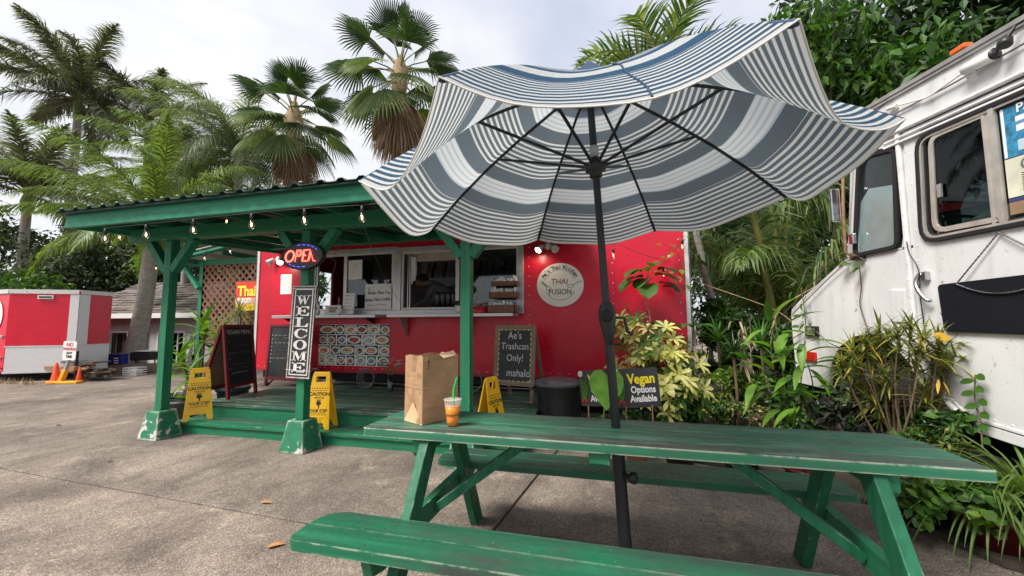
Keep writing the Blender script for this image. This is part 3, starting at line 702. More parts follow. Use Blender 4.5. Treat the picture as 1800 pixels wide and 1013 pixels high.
# ------------------------------------------------------------------ picnic table
TR = R(.6)
table = thing('picnic_table', 'long green wooden picnic table with two attached benches and a peeling front edge', 'picnic table', (0, 2.1, 0))
def slabpoly(x0, x1, y0, y1, z0, z1, rad):
    P = [(x, y, z0) for x, y in rrect(x0, x1, y0, y1, rad, 5)]; mb = MB(); mb.prism(P, (0,0,z1-z0)); return mb
tw = (2.350-1.855)/4
for i in range(4):
    a = 1.855+i*tw+.003; b = 1.855+(i+1)*tw-.003
    rad = [.03,.004,.004,.004] if i == 0 else ([.004,.004,.03,.05] if i == 3 else .004)
    z = .785+random.uniform(-.0015,.0015)
    if i == 0: rad = (.028,.012,.003,.003)
    if i == 3: rad = (.003,.003,.045,.05)
    build('table_plank', slabpoly(-1.288+random.uniform(-.003,.003), 1.288-(0.03 if i == 3 else 0)+random.uniform(-.003,.003), a, b, z-.043, z, rad), M['tabletop'], table, bevel=.004)
def benchset(y0, y1, x0, x1, z, radn):
    mid = (y0+y1)/2
    bl, br, tr, tl = radn
    for k, (a, b) in enumerate(((y0, mid-.002), (mid+.002, y1))):
        rad = (bl, br, .002, .002) if k == 0 else (.002, .002, tr, tl)
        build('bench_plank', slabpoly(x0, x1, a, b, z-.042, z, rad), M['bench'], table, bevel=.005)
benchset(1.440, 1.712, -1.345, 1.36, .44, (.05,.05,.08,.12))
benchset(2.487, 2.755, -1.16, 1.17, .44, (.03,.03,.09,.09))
for sx in (-1, 1):
    x = sx*.945
    for sy, ya, yb in ((-1, 1.945, 1.50), (1, 2.26, 2.66)):
        d = Vector((0, yb-ya, -.742)); 
        mb = MB(); hw = .062
        # leg plank with its two ends cut level
        mb.prism([(x-.024, ya-hw, .741), (x-.024, ya+hw, .741), (x-.024, yb+hw, .0), (x-.024, yb-hw, .0)], (.048,0,0))
        build('leg', mb, M['tableleg'], table, bevel=.005)
    xo = x+sx*.047
    mb = MB(); mb.prism([(xo-.0225, 1.47, .397), (xo-.0225, 2.73, .397), (xo-.0225, 2.70, .31), (xo-.0225, 2.62, .29), (xo-.0225, 1.58, .29), (xo-.0225, 1.50, .31)], (.045,0,0)); build('seat_bearer', mb, M['greenY'], table, bevel=.004)
    mb = MB(); mb.prism([(xo-.0225, 1.885, .741), (xo-.0225, 2.32, .741), (xo-.0225, 2.315, .67), (xo-.0225, 2.29, .645), (xo-.0225, 1.915, .645), (xo-.0225, 1.89, .67)], (.045,0,0)); build('top_bearer', mb, M['greenY'], table, bevel=.006)
    mb = MB(); mb.beam((x+sx*.02, 2.1, .335), (x-sx*.50, 2.1, .725), .045, .085, EY); build('brace', mb, M['tableleg'], table, bevel=.004)
mb = MB(); mb.prism([(-.05, 1.885, .741), (-.05, 1.96, .741), (-.05, 1.96, .66), (-.05, 1.92, .66), (-.05, 1.885, .69)], (-.09,0,0)); mb.box(-.12, -.075, 1.962, 2.32, .66, .741); build('middle_bearer', mb, M['greenY'], table, bevel=.004)
mb = MB()
for sx in (-.97, -.17, .97):
    for yy in [1.855+tw*(i+k) for i in range(4) for k in (.28,.72)]: mb.lathe([(.0055,0),(.005,.0012),(.0,.0015)], (sx+random.uniform(-.006,.006), yy+random.uniform(-.006,.006), .785), 8)
for sx in (-.99, .99):
    for yy in (1.475, 1.545, 1.61, 1.68): mb.lathe([(.0055,0),(.005,.0012),(.0,.0015)], (sx+random.uniform(-.006,.006), yy, .44), 8)
build('screw_heads', mb, M['darkgreen'], table, kind='stuff')
# ------------------------------------------------------------------ market umbrella
PB = V(-.022, 2.158, .785); LEAN = V(-.053, 0, 1)
def pole(z): return PB+LEAN*(z-.785)
umb = thing('market_umbrella', 'blue and white striped patio umbrella standing through the picnic table', 'umbrella', (pole(0).x, 2.158, 0))
build('base', MB().lathe([(.0,.0),(.23,.0),(.24,.03),(.21,.055),(.05,.07),(.045,.12),(.0,.12)], (pole(0).x, 2.158, 0), 24), M['black'], umb)
build('lower_sleeve', MB().tube([pole(.03), pole(.70)], .031, 16), M['darkmetal'], umb)
kn = build('sleeve_knob', MB().lathe([(.0,0),(.012,0),(.012,.03),(.028,.035),(.028,.06),(.0,.062)], pole(.56)+V(.02,-.02,0), 10, 0, (1,-.4,0)), M['black'], umb)
build('pole', MB().tube([pole(.70), pole(1.20)], .0225, 16), M['darkmetal'], umb)
build('upper_pole', MB().tube([pole(1.36), pole(2.58)], .0195, 16), M['darkmetal'], umb)
ck = build('crank_case', MB().lathe([(.024,0),(.030,.01),(.046,.08),(.058,.13),(.058,.17),(.048,.20),(.030,.22),(.026,.225)], pole(1.20), 18, 0, LEAN, True, 1, .75), M['black'], umb)
build('crank_hub', MB().lathe([(.0,0),(.034,0),(.034,.016),(.026,.03),(.0,.032)], pole(1.35)+V(.0,-.036,0), 14, 0, (-.1,-1,0)), M['blackmatt'], ck)
h0 = pole(1.34)+V(.04,.03,0); build('crank_handle', MB().tube([h0, h0+V(.045,.03,0), h0+V(.06,.03,-.07), h0+V(.085,.03,-.09)], [.008,.008,.009,.013], 8), M['black'], ck)
# canopy: eight panels that sag between the ribs
RC = V(-.086, 2.148, 2.023); RN = V(-.034, .007, .999).normalized(); RAD = 1.205
ra = EY.cross(RN).normalized(); rb = RN.cross(ra)
PH = 5.17
tips = [RC+ra*(RAD*math.cos(PH+k*PI/4))+rb*(RAD*math.sin(PH+k*PI/4)) for k in range(8)]
apex = RC+RN*.62; apex.x = pole(2.5).x
SAG = [.13,.12,.085,.085,.10,.15,.14,.135]
def ribpt(k, t):
    p = apex.lerp(tips[k%8], t); return p+RN*(.07*4*t*(1-t)*(.6+.4*t))
def canopt(k, s, t):
    a, b = ribpt(k, t), ribpt(k+1, t)
    sg = SAG[k]*4*s*(1-s)*t**1.7*1.0
    wv = .010*math.sin(9*s+k*2.1+5*t)*t*t*4*s*(1-s)
    return a.lerp(b, s)-EZ*(sg+wv)-RN*0+ (RC-(a.lerp(b, s))).normalized()*(.045*4*s*(1-s)*t**3)
fab = []
for k in range(8):
    for side, nm, off in ((0, 'canopy_panel', .0016), (1, 'shaded_panel_face', -.0016)):  # inner face is the same cloth, coloured as it looks in shade
        mb = MB(); NS, NT = 14, 22; uvs = []
        for j in range(NT+1):
            t = .035+(1-.035)*j/NT
            for i in range(NS+1):
                s = i/NS; mb.v.append(tuple(canopt(k, s, t)+RN*off)); uvs.append((s, t))
        for j in range(NT):
            for i in range(NS):
                q = [j*(NS+1)+i, j*(NS+1)+i+1, (j+1)*(NS+1)+i+1, (j+1)*(NS+1)+i]
                mb.f.append(q if side else q[::-1]); mb.m.append(0); mb.sm.append(True)
        ob = build(nm, mb, M['fabric_in_shade'] if side else M['fabric_out'], umb)
        ul = ob.data.uv_layers.new(name='stripe')
        for lp in ob.data.loops: ul.data[lp.index].uv = uvs[lp.vertex_index]
    hem = [canopt(k, i/14, 1.0)+RN*.0 for i in range(15)]
    build('hem', MB().tube(hem, .0028, 5), M['hem'], umb)
    pts = [ribpt(k, t)-RN*.014 for t in (.03,.2,.4,.6,.8,.985)]
    rb_ = build('rib', MB().tube(pts, .0085, 8), M['darkmetal'], umb)
    build('rib_pocket', MB().tube([ribpt(k, .93)-RN*.013, ribpt(k, .995)-RN*.010], [.012,.009], 8), M['navycloth'], umb)
    hub = pole(2.145)
    build('strut', MB().tube([hub+(ribpt(k,.52)-hub).normalized()*.03, ribpt(k, .52)-RN*.018], .0085, 8), M['darkmetal'], umb)
build('runner', MB().lathe([(.022,-.055),(.034,-.05),(.034,-.02),(.055,-.015),(.055,.018),(.036,.024),(.030,.05),(.022,.055)], pole(2.145), 18, 0, LEAN), M['black'], umb)
build('runner_collar', MB().lathe([(.0225,.056),(.025,.056),(.025,.12),(.0225,.12)], pole(2.145), 14, 0, LEAN), plain('grey collar', (.35,.36,.37), .5), umb)
build('crown_hub', MB().lathe([(.02,-.05),(.05,-.04),(.05,.0),(.02,.01)], apex-RN*.03, 16, 0, RN), M['black'], umb)
mb = MB(); capr = .20
vs = [apex+RN*.115]+[apex+RN*.018+(tips[k]-apex).normalized()*capr+RN*.03 for k in range(8)]
mb.add(vs, [(0, 1+k, 1+(k+1)%8) for k in range(8)]); o_ = build('vent_cap', mb, M['navycloth'], umb); sm = o_.modifiers.new('s', 'SOLIDIFY'); sm.thickness = .003
mb = MB(); a = canopt(7, .70, .62)+EZ*.006; pts = [canopt(7, .63+.012*math.sin(i*1.1), .56+.44*i/8)+EZ*.006 for i in range(9)]; mb.tube(pts, .0035, 5); build('tie_strap', mb, M['navycloth'], umb)
# ------------------------------------------------------------------ bag and drink on the table
bg0 = PZ(703, 742, .786); bg1 = PZ(742, 748, .786)
ex = (bg1-bg0); wN = .135; ex.normalize(); ey = V(-ex.y, ex.x, 0)
bw, bd, bh = .165, .24, .355
ex = V(.88, -.47, 0).normalized(); ey = V(.47, .88, 0).normalized()   # narrow side along ex, wide side along ey
o0 = PZ(742, 748, .787)                     # near corner
bag = thing('paper_bag', 'plain brown paper carrier bag standing on the picnic table', 'bag', o0)
ex2 = -ex
def BP(a, b, c): return o0+ex2*a+ey*b+EZ*c
mb = MB()
H_ = bh
def wob(a, b, c): return V(random.uniform(-1,1), random.uniform(-1,1), 0)*.0035*(c/H_)
nA, nB, nC = 4, 8, 12
def face(P, Q, inward=0):
    """vertical face from P to Q (2-D offsets)"""
    vs = []; nn = 8
    for j in range(nC+1):
        for i in range(nn+1):
            s = i/nn; c = H_*j/nC
            a = P[0]+(Q[0]-P[0])*s; b_ = P[1]+(Q[1]-P[1])*s
            taper = .012*(c/H_); sidefold = inward*(math.exp(-((s-.5)/.10)**2))*(.006+.014*(c/H_))
            crease = -.004*math.exp(-((c-.185)/.006)**2)
            nx_, ny_ = (Q[1]-P[1]), -(Q[0]-P[0]); ln = math.hypot(nx_, ny_); nx_, ny_ = nx_/ln, ny_/ln
            e = 0 if i in (0, nn) else math.sin(s*7+c*24+P[0]*60)*.0030+random.uniform(-.0026,.0026)
            a2 = a-nx_*(sidefold)+nx_*(e+crease); b2 = b_-ny_*sidefold+ny_*(e+crease)
            zz = c+(0 if j < nC else .004*math.sin(s*11+P[0]*40))
            vs.append(BP(a2+(bw/2-a2)*taper*1.2, b2+(bd/2-b2)*taper*.5, zz))
    fs = [(j*(nn+1)+i, j*(nn+1)+i+1, (j+1)*(nn+1)+i+1, (j+1)*(nn+1)+i) for j in range(nC) for i in range(nn)]
    mb.add(vs, fs, 0, False)
face((0,bd),(0,0)); face((bw,0),(bw,bd)); face((0,0),(bw,0), 1); face((bw,bd),(0,bd), 1)
mb.quad(BP(0,0,.001), BP(bw,0,.001), BP(bw,bd,.001), BP(0,bd,.001))
ob = build('bag_body', mb, M['brownpaper'], bag); sm = ob.modifiers.new('s', 'SOLIDIFY'); sm.thickness = .0012
# folded gusset triangle at the foot of the narrow side, and the crease flap
mb = MB(); mb.add([BP(.0,-.003,.0), BP(bw,-.003,.0), BP(bw/2,-.006,.105), BP(0,-.0005,.004), BP(bw,-.0005,.004), BP(bw/2,-.0005,.107)], [(0,1,2),(3,5,4),(0,2,5,3),(1,4,5,2)]); build('gusset_flap', mb, plain('pale flap kraft', (.68,.45,.25), .8), bag)  # flap tinted paler than the bag so its fold shows
for P_, Q_ in ((BP(-.003,0,.188), BP(-.004,bd,.188)), (BP(0,-.0035,.188), BP(bw,-.0035,.188))): build('fold_crease', MB().tube([P_, Q_], .0009, 4), plain('crease kraft', (.56,.36,.20), .8) if not bpy.data.materials.get('crease kraft') else bpy.data.materials['crease kraft'], bag)
mb = MB(); mb.add([BP(-.004,.10,H_+.004), BP(-.006,.20,H_+.022), BP(-.012,.215,H_-.004), BP(-.02,.12,H_-.016)], [(0,1,2,3)]); o_ = build('torn_flap', mb, plain('torn pale paper', (.62,.45,.29), .8), bag); sm = o_.modifiers.new('s', 'SOLIDIFY'); sm.thickness = .001
mb = MB(); q = BP(-.0042,.032,.295); mb.box(0,0,0,0,0,0)
mb = MB(); e1 = ey*.006; mb.add([q+e1*-.2, q+e1*.2, q+e1*.2+EZ*.03, q-e1*.2+EZ*.03, q+e1*-1+EZ*.026, q+e1+EZ*.026, q+EZ*.042, q+ey*-.014-EZ*.008, q+ey*.008-EZ*.008, q+ey*.008-EZ*.0055, q+ey*-.014-EZ*.0055], [(0,1,2,3),(4,5,6),(7,8,9,10)])
for i in range(len(mb.v)): mb.v[i] = tuple(Vector(mb.v[i])-ex2*.003)
build('printed_arrow', mb, M['ink'], bag)
cp = PZ(795.5, 748.5, .786)
cup = thing('drink_cup', 'clear plastic cup of orange iced tea with a green straw beside the bag', 'cup', cp)
prof = [(.0,.001),(.030,.001),(.033,.035),(.035,.06),(.0365,.063),(.044,.128),(.0465,.131),(.0465,.136),(.0440,.136)]
build('cup_wall', MB().lathe(prof[:6], cp, 24), M['plasticclear'], cup)
milk = M['plasticclear'].copy(); milk.name = 'milky cup rim'
for nd in milk.node_tree.nodes:
    if nd.type == 'MIX_SHADER': nd.inputs[0].default_value = .66
build('cup_rim', MB().lathe([(.0405,.1025),(.044,.128),(.0470,.131),(.0475,.137),(.0440,.137)], cp, 24), milk, cup)
def teamat():
    mt, nt, N, L, b, o = newmat('orange tea'); v = objco(nt); n = noise(nt, 26, 4, .6, v, .6)
    L.new(ramp(nt, n.outputs[0], [(.24, (.30,.08,.005)), (.30, (.85,.20,.004)), (.75, (.95,.30,.008))]).outputs[0], b.inputs['Base Color']); b.inputs['Roughness'].default_value = .35; return mt
M['tea'] = teamat()
build('drink', MB().lathe([(.0,.004),(.0275,.004),(.0305,.035),(.0325,.06),(.034,.065),(.0385,.100),(.0,.102)], cp, 24), M['tea'], cup)
build('sleeve_ring', MB().lathe([(.0362,.056),(.0372,.060),(.0374,.064),(.0366,.066)], cp, 24), plain('dark ring', (.25,.13,.01), .5), cup)
build('straw', MB().tube([cp+V(.006,.0,.04), cp+V(.002,.006,.175), cp+V(.006,.006,.195), cp+V(.022,.004,.245)], .0056, 8), plain('green straw', (.02,.48,.09), .4), cup)
# ------------------------------------------------------------------ signs
# WELCOME board
def serif(ch):
    """bold slab-serif capitals as lists of polygons in a 1 x 1 box"""
    q = lambda *p: list(p)
    bx = lambda a,b,c,d: [(a,c),(b,c),(b,d),(a,d)]
    s = .10
    if ch == 'E': return [bx(.16,.38,0,1), bx(.02,.38,0,s), bx(.02,.38,1-s,1), [(.38,1-s),(.38,1),(.95,1),(.95,.70),(.88,.70),(.74,1-s)], [(.38,0),(.38,s),(.76,s),(.92,.33),(.98,.33),(.95,0)], [(.38,.46),(.38,.56),(.56,.56),(.64,.70),(.70,.70),(.70,.32),(.64,.32),(.56,.46)]]
    if ch == 'L': return [bx(.16,.40,0,1), bx(.02,.16,0,s), bx(.02,.16,1-s,1), bx(.40,.56,1-s,1), [(.40,0),(.40,s),(.72,s),(.90,.38),(.97,.38),(.94,0)]]
    if ch == 'W': return [[(.06,1),(.24,1),(.42,.22),(.34,0),(.29,0)], [(.40,1),(.56,1),(.72,.24),(.67,0),(.61,0)], [(.34,0),(.42,.22),(.54,.72),(.48,.84)], [(.67,0),(.72,.24),(.92,1),(.84,1)], bx(-.02,.32,.93,1), bx(.34,.64,.93,1), bx(.76,1.03,.93,1)]
    if ch == 'M': return [bx(.10,.18,0,1), bx(.70,.92,0,1), [(.10,1),(.30,1),(.56,.26),(.46,.0)], [(.46,0),(.56,.26),(.78,1),(.70,1)], bx(-.01,.28,0,s), bx(.60,1.0,0,s), bx(-.01,.12,1-s,1), bx(.86,1.0,1-s,1)]
    if ch in 'OC':
        P = []; n = 24
        for i in range(n):
            a0, a1 = 2*PI*i/n, 2*PI*(i+1)/n
            if ch == 'C' and (i < 3 or i > 20): continue
            P.append([(.5+.48*math.cos(a0), .5+.52*math.sin(a0)), (.5+.48*math.cos(a1), .5+.52*math.sin(a1)), (.5+.24*math.cos(a1), .5+.43*math.sin(a1)), (.5+.24*math.cos(a0), .5+.43*math.sin(a0))])
        if ch == 'C': P += [[(.86,.64),(.94,.64),(.94,1.0),(.88,1.0),(.80,.86)], [(.62,.05),(.84,.16),(.96,.36),(.90,.38),(.80,.26),(.62,.12)]]
        return P
ws = thing('welcome_sign', 'tall narrow black and white WELCOME board tied to the middle green post', 'sign', (-3.225, 3.58, .75))
wx = V(1,0,-.02).normalized(); wz = V(.05,0,1).normalized(); wy = wx.cross(wz)*-1
wc = V(-3.225, 3.585, 1.232)
def WP(a, b, c=0): return wc+wx*a+wz*b+V(0,-1,0)*c
def wpoly(mb, pts, c0, c1): mb.prism([WP(a, b, c0) for a, b in pts][::-1], V(0,-1,0)*(c1-c0))
hw, hh = .147, .485
mb = MB(); wpoly(mb, rrect(-hw,hw,-hh,hh,.006,2), 0, .014); build('board', mb, plain('charcoal board', (.022,.024,.027), .6, 0, .25, 8), ws, bevel=.002)
M['signwhite'] = plain('off white sign paint', (.66,.64,.60), .65, 0, .1, 25)
mb = MB()
def ringr(mb, x, y, wd, c0, c1):
    for a0,a1,b0,b1 in ((-x,x,-y,-y+wd),(-x,x,y-wd,y),(-x,-x+wd,-y+wd,y-wd),(x-wd,x,-y+wd,y-wd)): wpoly(mb, [(a0,b0),(a1,b0),(a1,b1),(a0,b1)], c0, c1)
ringr(mb, hw-.001, hh-.001, .012, .0145, .018); build('outer_border', mb, plain('worn rim', (.42,.37,.33), .7, 0, .5, 30), ws)
mb = MB(); ringr(mb, hw-.032, hh-.032, .011, .0145, .017); build('inner_border', mb, M['signwhite'], ws)
for i, ch in enumerate('WELCOME'):
    z0 = .405-(i+1)*.118; mb = MB()
    for poly in serif(ch): wpoly(mb, [(-.088+p[0]*.176, z0+p[1]*.098) for p in poly], .0145, .0185)
    build('letter', mb, M['signwhite'], ws)
for zz in (-.40, .455): build('tie', MB().tube([WP(-.15,zz,.02), WP(.15,zz-.004,.02), V(-3.14,3.73,wc.z+zz), V(-3.36,3.73,wc.z+zz), WP(-.15,zz,.02)], .0025, 5), M['whiteplastic'], ws)
# neon OPEN sign
oc = PY(531, 450, 3.53); osn = thing('neon_open_sign', 'oval red neon OPEN sign with blue dashes on the middle post', 'neon sign', oc)
e_ = [(.262*math.cos(2*PI*i/36), .148*math.sin(2*PI*i/36)) for i in range(36)]
mb = MB(); mb.prism([oc+V(a,.0,b) for a, b in e_][::-1], (0,.055,0)); build('case', mb, M['black'], osn, bevel=.01)
mb = MB(); mb.tube([oc+V(a*.97,-.002,b*.97) for a, b in e_]+[oc+V(e_[0][0]*.97,-.002,e_[0][1]*.97)], .004, 5); build('rim', mb, M['darkmetal'], osn)
def stroke(pts, closed=False, r=.0034):
    P = [oc+V(a+b*.16, -.010, b) for a, b in pts]
    if closed: P.append(P[0])
    return MB().tube(P, r, 6)
def neon(letter, x0, wd, h=.062):
    S = []
    for o_, k in ((0, 0), (.011, 1)):
        a, b = x0+o_*.9, x0+wd-o_*.9; t_, u_ = h-o_*.8, -h+o_*.8
        if letter == 'O': S.append(([((a+b)/2+(b-a)/2*math.cos(2*PI*i/20), t_*math.sin(2*PI*i/20)) for i in range(20)], True))
        if letter == 'P': S.append(([(a+.015,u_),(a+.015,t_),(b-.02,t_),(b,t_-.02),(b,.015),(b-.02,-.004+o_*.5),(a+.026,-.004+o_*.5)], False)) if k == 0 else S.append(([(a+.02,.008),(a+.02,t_-.002),(b-.022,t_-.002),(b-.006,t_-.02),(b-.006,.022),(b-.02,.008)], True))
        if letter == 'E': S += [([(b,t_),(a+.012,t_),(a+.012,u_),(b,u_)], False), ([(a+.014,.0+o_),(b-.02,.0+o_)], False)]
        if letter == 'N': S += [([(a+.008,u_),(a+.012,t_),(b-.010-o_,u_),(b+.02,u_)], False)] if k == 0 else [([(a+.012,u_),(a+.016,t_-.028)], False)]
    return S
for ch, x0, wd in (('O', -.205, .115), ('P', -.085, .085), ('E', .005, .075), ('N', .085, .085)):
    mb = MB()
    for pts, cl in neon(ch, x0, wd):
        o_ = stroke(pts, cl); n0 = len(mb.v); mb.v += o_.v; mb.f += [[i+n0 for i in f] for f in o_.f]; mb.m += o_.m; mb.sm += o_.sm
    build('neon_letter', mb, M['neonred'], osn)
for sgn, rng_ in ((1, (28, 45, 62, 79, 96)), (-1, (205, 222, 239, 256, 273))):
    for a in rng_:
        mb = MB(); mb.tube([oc+V(.212*math.cos(R(a+d)), -.008, .118*math.sin(R(a+d))) for d in (0,5,10)], .0028, 5); build('blue_dash', mb, M['neonblue'], osn)
mb = MB(); mb.box(-3.29, -3.21, 3.586, 3.608, oc.z-.03, oc.z+.03); build('mount', mb, M['black'], osn)
mb = MB(); mb.tube(smooth_path([oc+V(.2,.05,-.02), oc+V(.33,.10,-.05), oc+V(.30,.1,-.2), oc+V(.14,.11,-.5)]), .004, 5); build('cord', mb, M['black'], osn)
# yellow A-frame caution signs
def caution(loc, rot, spread, label, opened=1.0):
    t = thing('caution_sign', label, 'floor sign', (0,0,0), 'yellow caution signs on the step')
    H, wb, wt = .62, .152, .098
    for s in (-1, 1):
        tilt = math.atan2(spread/2, H)*s
        ax = V(1,0,0); up = V(0, -math.sin(tilt), math.cos(tilt)).normalized(); nr = V(0, s*math.cos(tilt), s*math.sin(tilt))
        topc = V(0, 0, H*math.cos(tilt))
        def Q(a, b, c=0): return topc+ax*a-up*(H-b)+nr*c
        # outline with feet and a hand slot: strips around the hole
        def wd(b): return wb+(wt-wb)*b/H
        mb = MB()
        def pan(P): mb.prism([Q(a, b, 0) for a, b in (P if s < 0 else P[::-1])], nr*.014)
        pan([(-wd(.07),.07),(wd(.07),.07),(wd(.515),.515),(-wd(.515),.515)])
        pan([(-wb,0),(-wb*.66,0),(-wb*.52,.045),(-wb*.52,.07),(-wd(.07),.07)]); pan([(wb*.66,0),(wb,0),(wd(.07),.07),(wb*.52,.07),(wb*.52,.045)])
        pan([(-wd(.515),.515),(-.055,.515),(-.055,.58),(-wd(.58),.58)]); pan([(.055,.515),(wd(.515),.515),(wd(.58),.58),(.055,.58)])
        pan([(-wd(.58),.58),(wd(.58),.58),(wd(.61),.612),(wd(.62)-.015,.622),(-wd(.62)+.015,.622),(-wd(.61),.612)])
        pl = build('panel', mb, M['yellow'], t, bevel=.003)
        mb = MB()
        for b in (.135,): mb.prism([Q(-wd(b)*.93, b, .0145), Q(wd(b)*.93, b, .0145), Q(wd(b)*.93, b+.006, .0145), Q(-wd(b)*.93, b+.006, .0145)], nr*.003)
        for i in range(6):
            a = -.055+i*.02; mb.prism([Q(a-.004,.075,.0145), Q(a+.002,.075,.0145), Q(a+.010,.122,.0145), Q(a+.004,.122,.0145)], nr*.003)
        build('rib', mb, M['yellow'], pl)
        c = lambda b: Q(0, b, .0155)
        exx = ax*(-s) if s > 0 else ax
        text('CAUTION', .052, c(.385), exx, up, M['ink'], pl, 'print', .0008, bold=.0012)
        text('WATCH', .03, c(.345), exx, up, M['ink'], pl, 'print', .0008)
        text('YOUR STEP', .042, c(.205), exx, up, M['ink'], pl, 'print', .0008, bold=.0008)
        for b in (.43, .455, .165, .185): text('- - - - - -' if b in (.43,.185) else '- - - - - - -', .05, Q(0, b, .0155), exx, up, M['ink'], pl, 'print', .0008, bold=.0015)
        mb = MB()
        for P in ([(-.024,.325),(.024,.325),(.024,.315),(-.024,.315)], [(-.022,.310),(.022,.310),(.026,.275),(.012,.262),(-.010,.262),(-.026,.275)], [(-.004,.262),(.012,.262),(.012,.225),(.004,.222)], [(.022,.300),(.034,.280),(.030,.272),(.020,.280)]):
            PP = [Q(a*(1 if s < 0 else -1), b, .0150) for a, b in P]; mb.add(PP, [tuple(range(len(PP)))])
        build('pictogram', mb, M['ink'], pl)
    build('hinge', MB().tube([V(-.09,0,H*.995), V(.09,0,H*.995)], .009, 8), M['yellow'], t)
    t.location = Vector(loc); t.rotation_euler = (0,0,rot)
    return t
caution((-5.135, 4.02, .138), R(52), .30, 'yellow caution sign on the step beside the left post')
caution((-3.30, 4.00, .138), R(12), .20, 'yellow caution sign standing close behind the middle post')
caution((-1.27, 4.00, .138), R(72), .22, 'yellow caution sign seen edge on near the chalkboard about the trashcan')
# ------------------------------------------------------------------ chalkboards
def aframe(name, label, bl, br, H, lean, spread, framemat, boardmat, legz=.0, fw=.045, back=True, panelz=(.14,1.0), cat='chalkboard'):
    """bl, br: feet of the front panel; the panel leans back by lean metres at its top"""
    bl, br = Vector(bl), Vector(br); ex = (br-bl); W = ex.length; ex.normalize(); nr = ex.cross(EZ)      # nr faces the viewer
    t = thing(name, label, cat, (bl+br)/2)
    up = (EZ*H-nr*lean).normalized(); L_ = math.hypot(H, lean)
    nf = ex.cross(up)
    def Q(a, b, c=0): return bl+ex*a+up*b+nf*c
    def bar(a0, a1, b0, b1, nm='frame_rail', mt=framemat, c0=-.016, c1=.016, par=None):
        mb = MB(); mb.prism([Q(a0,b0,c0),Q(a1,b0,c0),Q(a1,b1,c0),Q(a0,b1,c0)], nf*(c1-c0)); return build(nm, mb, mt, par or t, bevel=.003)
    bar(0, fw, 0, L_, 'leg'); bar(W-fw, W, 0, L_, 'leg'); bar(fw, W-fw, L_-fw, L_); bar(fw, W-fw, panelz[0], panelz[0]+fw)
    bd = bar(fw, W-fw, panelz[0]+fw, L_-fw, 'board', boardmat, -.006, .006)
    if back:
        top = Q(0, L_-.01, -.02); topr = Q(W, L_-.01, -.02); fb = bl-nr*spread; fbr = br-nr*spread
        for p, q in ((top+ex*fw/2, fb+ex*fw/2), (topr-ex*fw/2, fbr-ex*fw/2)):
            mb = MB(); mb.beam(q, p-(p-q).normalized()*.0, fw, .03, nr); build('back_leg', mb, framemat, t, bevel=.003)
        a = (top+ex*fw).lerp(fb+ex*fw, .03); b = (topr-ex*fw).lerp(fbr-ex*fw, .03); c = (topr-ex*fw).lerp(fbr-ex*fw, .86); d = (top+ex*fw).lerp(fb+ex*fw, .86)
        mb = MB(); mb.prism([a,b,c,d], nr*-.008); build('back_board', mb, M['barewood'], t)
        mb = MB(); mb.beam(d-EZ*.02, c-EZ*.02, .03, .045, EZ); build('frame_rail', mb, framemat, t)
    return t, bd, Q, ex, up, L_, W
def scribble(par, o, ex, ey, wd, h, mat, nm='chalk_writing', r=.0019):
    """a line of handwriting too small to read: words as loose wavy strokes"""
    o, ex, ey = Vector(o), Vector(ex).normalized(), Vector(ey).normalized(); mb = MB(); x = 0
    first = True
    while x < wd-.012:
        wl = min(random.uniform(.04,.10), wd-x); n = max(3, int(wl/.008)); P = []
        for i in range(n+1): P.append(o+ex*(x+wl*i/n)+ey*(h*(.5 if i % 2 else random.uniform(.0,.18))*random.uniform(.7,1.5)))
        mb.tube(P, r, 4, cap=False); x += wl+random.uniform(.015,.03)
    return build(nm, mb, mat, par, kind='stuff')
t, bd, Q, ex, up, L_, W = aframe('menu_chalkboard', 'maroon framed A-frame chalkboard headed VEGAN MENU at the deck corner', (-5.085, 4.36, .307), (-5.20, 4.93, .307), 1.0, .12, .42, M['maroon'], M['chalkboard'])
text('VEGAN MENU', .085, Q(W/2, .90, .008), ex, up, M['chalk'], bd, 'chalk_writing', .0008)
for z, x0, wd, mt in ((.845,.09,.36,'chalkfaint'),(.76,.07,.03,'chalk'),(.70,.22,.26,'chalkfaint'),(.60,.07,.03,'chalk'),(.60,.13,.34,'chalkfaint'),(.52,.07,.03,'chalk'),(.44,.14,.32,'chalkfaint'),(.385,.07,.03,'chalk'),(.385,.30,.14,'chalkfaint'),(.325,.12,.30,'chalk')):
    scribble(bd, Q(x0, z, .008), ex, up, wd, .034, M[mt])
t, bd, Q, ex, up, L_, W = aframe('menu_chalkboard', 'maroon framed chalkboard listing dishes between the vegan menu and WELCOME board', (-5.63, 5.48, .307), (-4.78, 5.42, .307), 1.0, .06, .25, M['maroon'], M['chalkboard'], back=False, panelz=(.10,1.0))
for i in range(8):
    z = .81-i*.062; build('bullet', MB().lathe([(.0,0),(.011,0),(.0,.002)], Q(.085, z+.008, .008), 8, 0, Q(0,0,1)-Q(0,0,0)), M['chalk'], bd)
    if i != 7: scribble(bd, Q(.13, z, .008), ex, up, .62 if i % 3 else .5, .030, M['chalk'] if i in (0,2,6) else M['chalkfaint'])
scribble(bd, Q(.34, .77, .008), ex, up, .2, .03, M['chalk']); scribble(bd, Q(.22, .26, .008), ex, up, .26, .055, M['chalkfaint'])
for a in (.03, W-.03): build('prop', MB().beam(Q(a,.0,-.01), Q(a,.3,-.35), .03,.03, EX), M['maroon'], t)
t, bd, Q, ex, up, L_, W = aframe('trash_chalkboard', 'wood framed chalkboard reading Trashcan Only beside the black trash can', (-1.60, 5.12, .307), (-1.035, 5.02, .307), .97, .10, .3, M['barewood'], M['chalkboardgrey'], fw=.05, back=False, panelz=(.20,1.0))
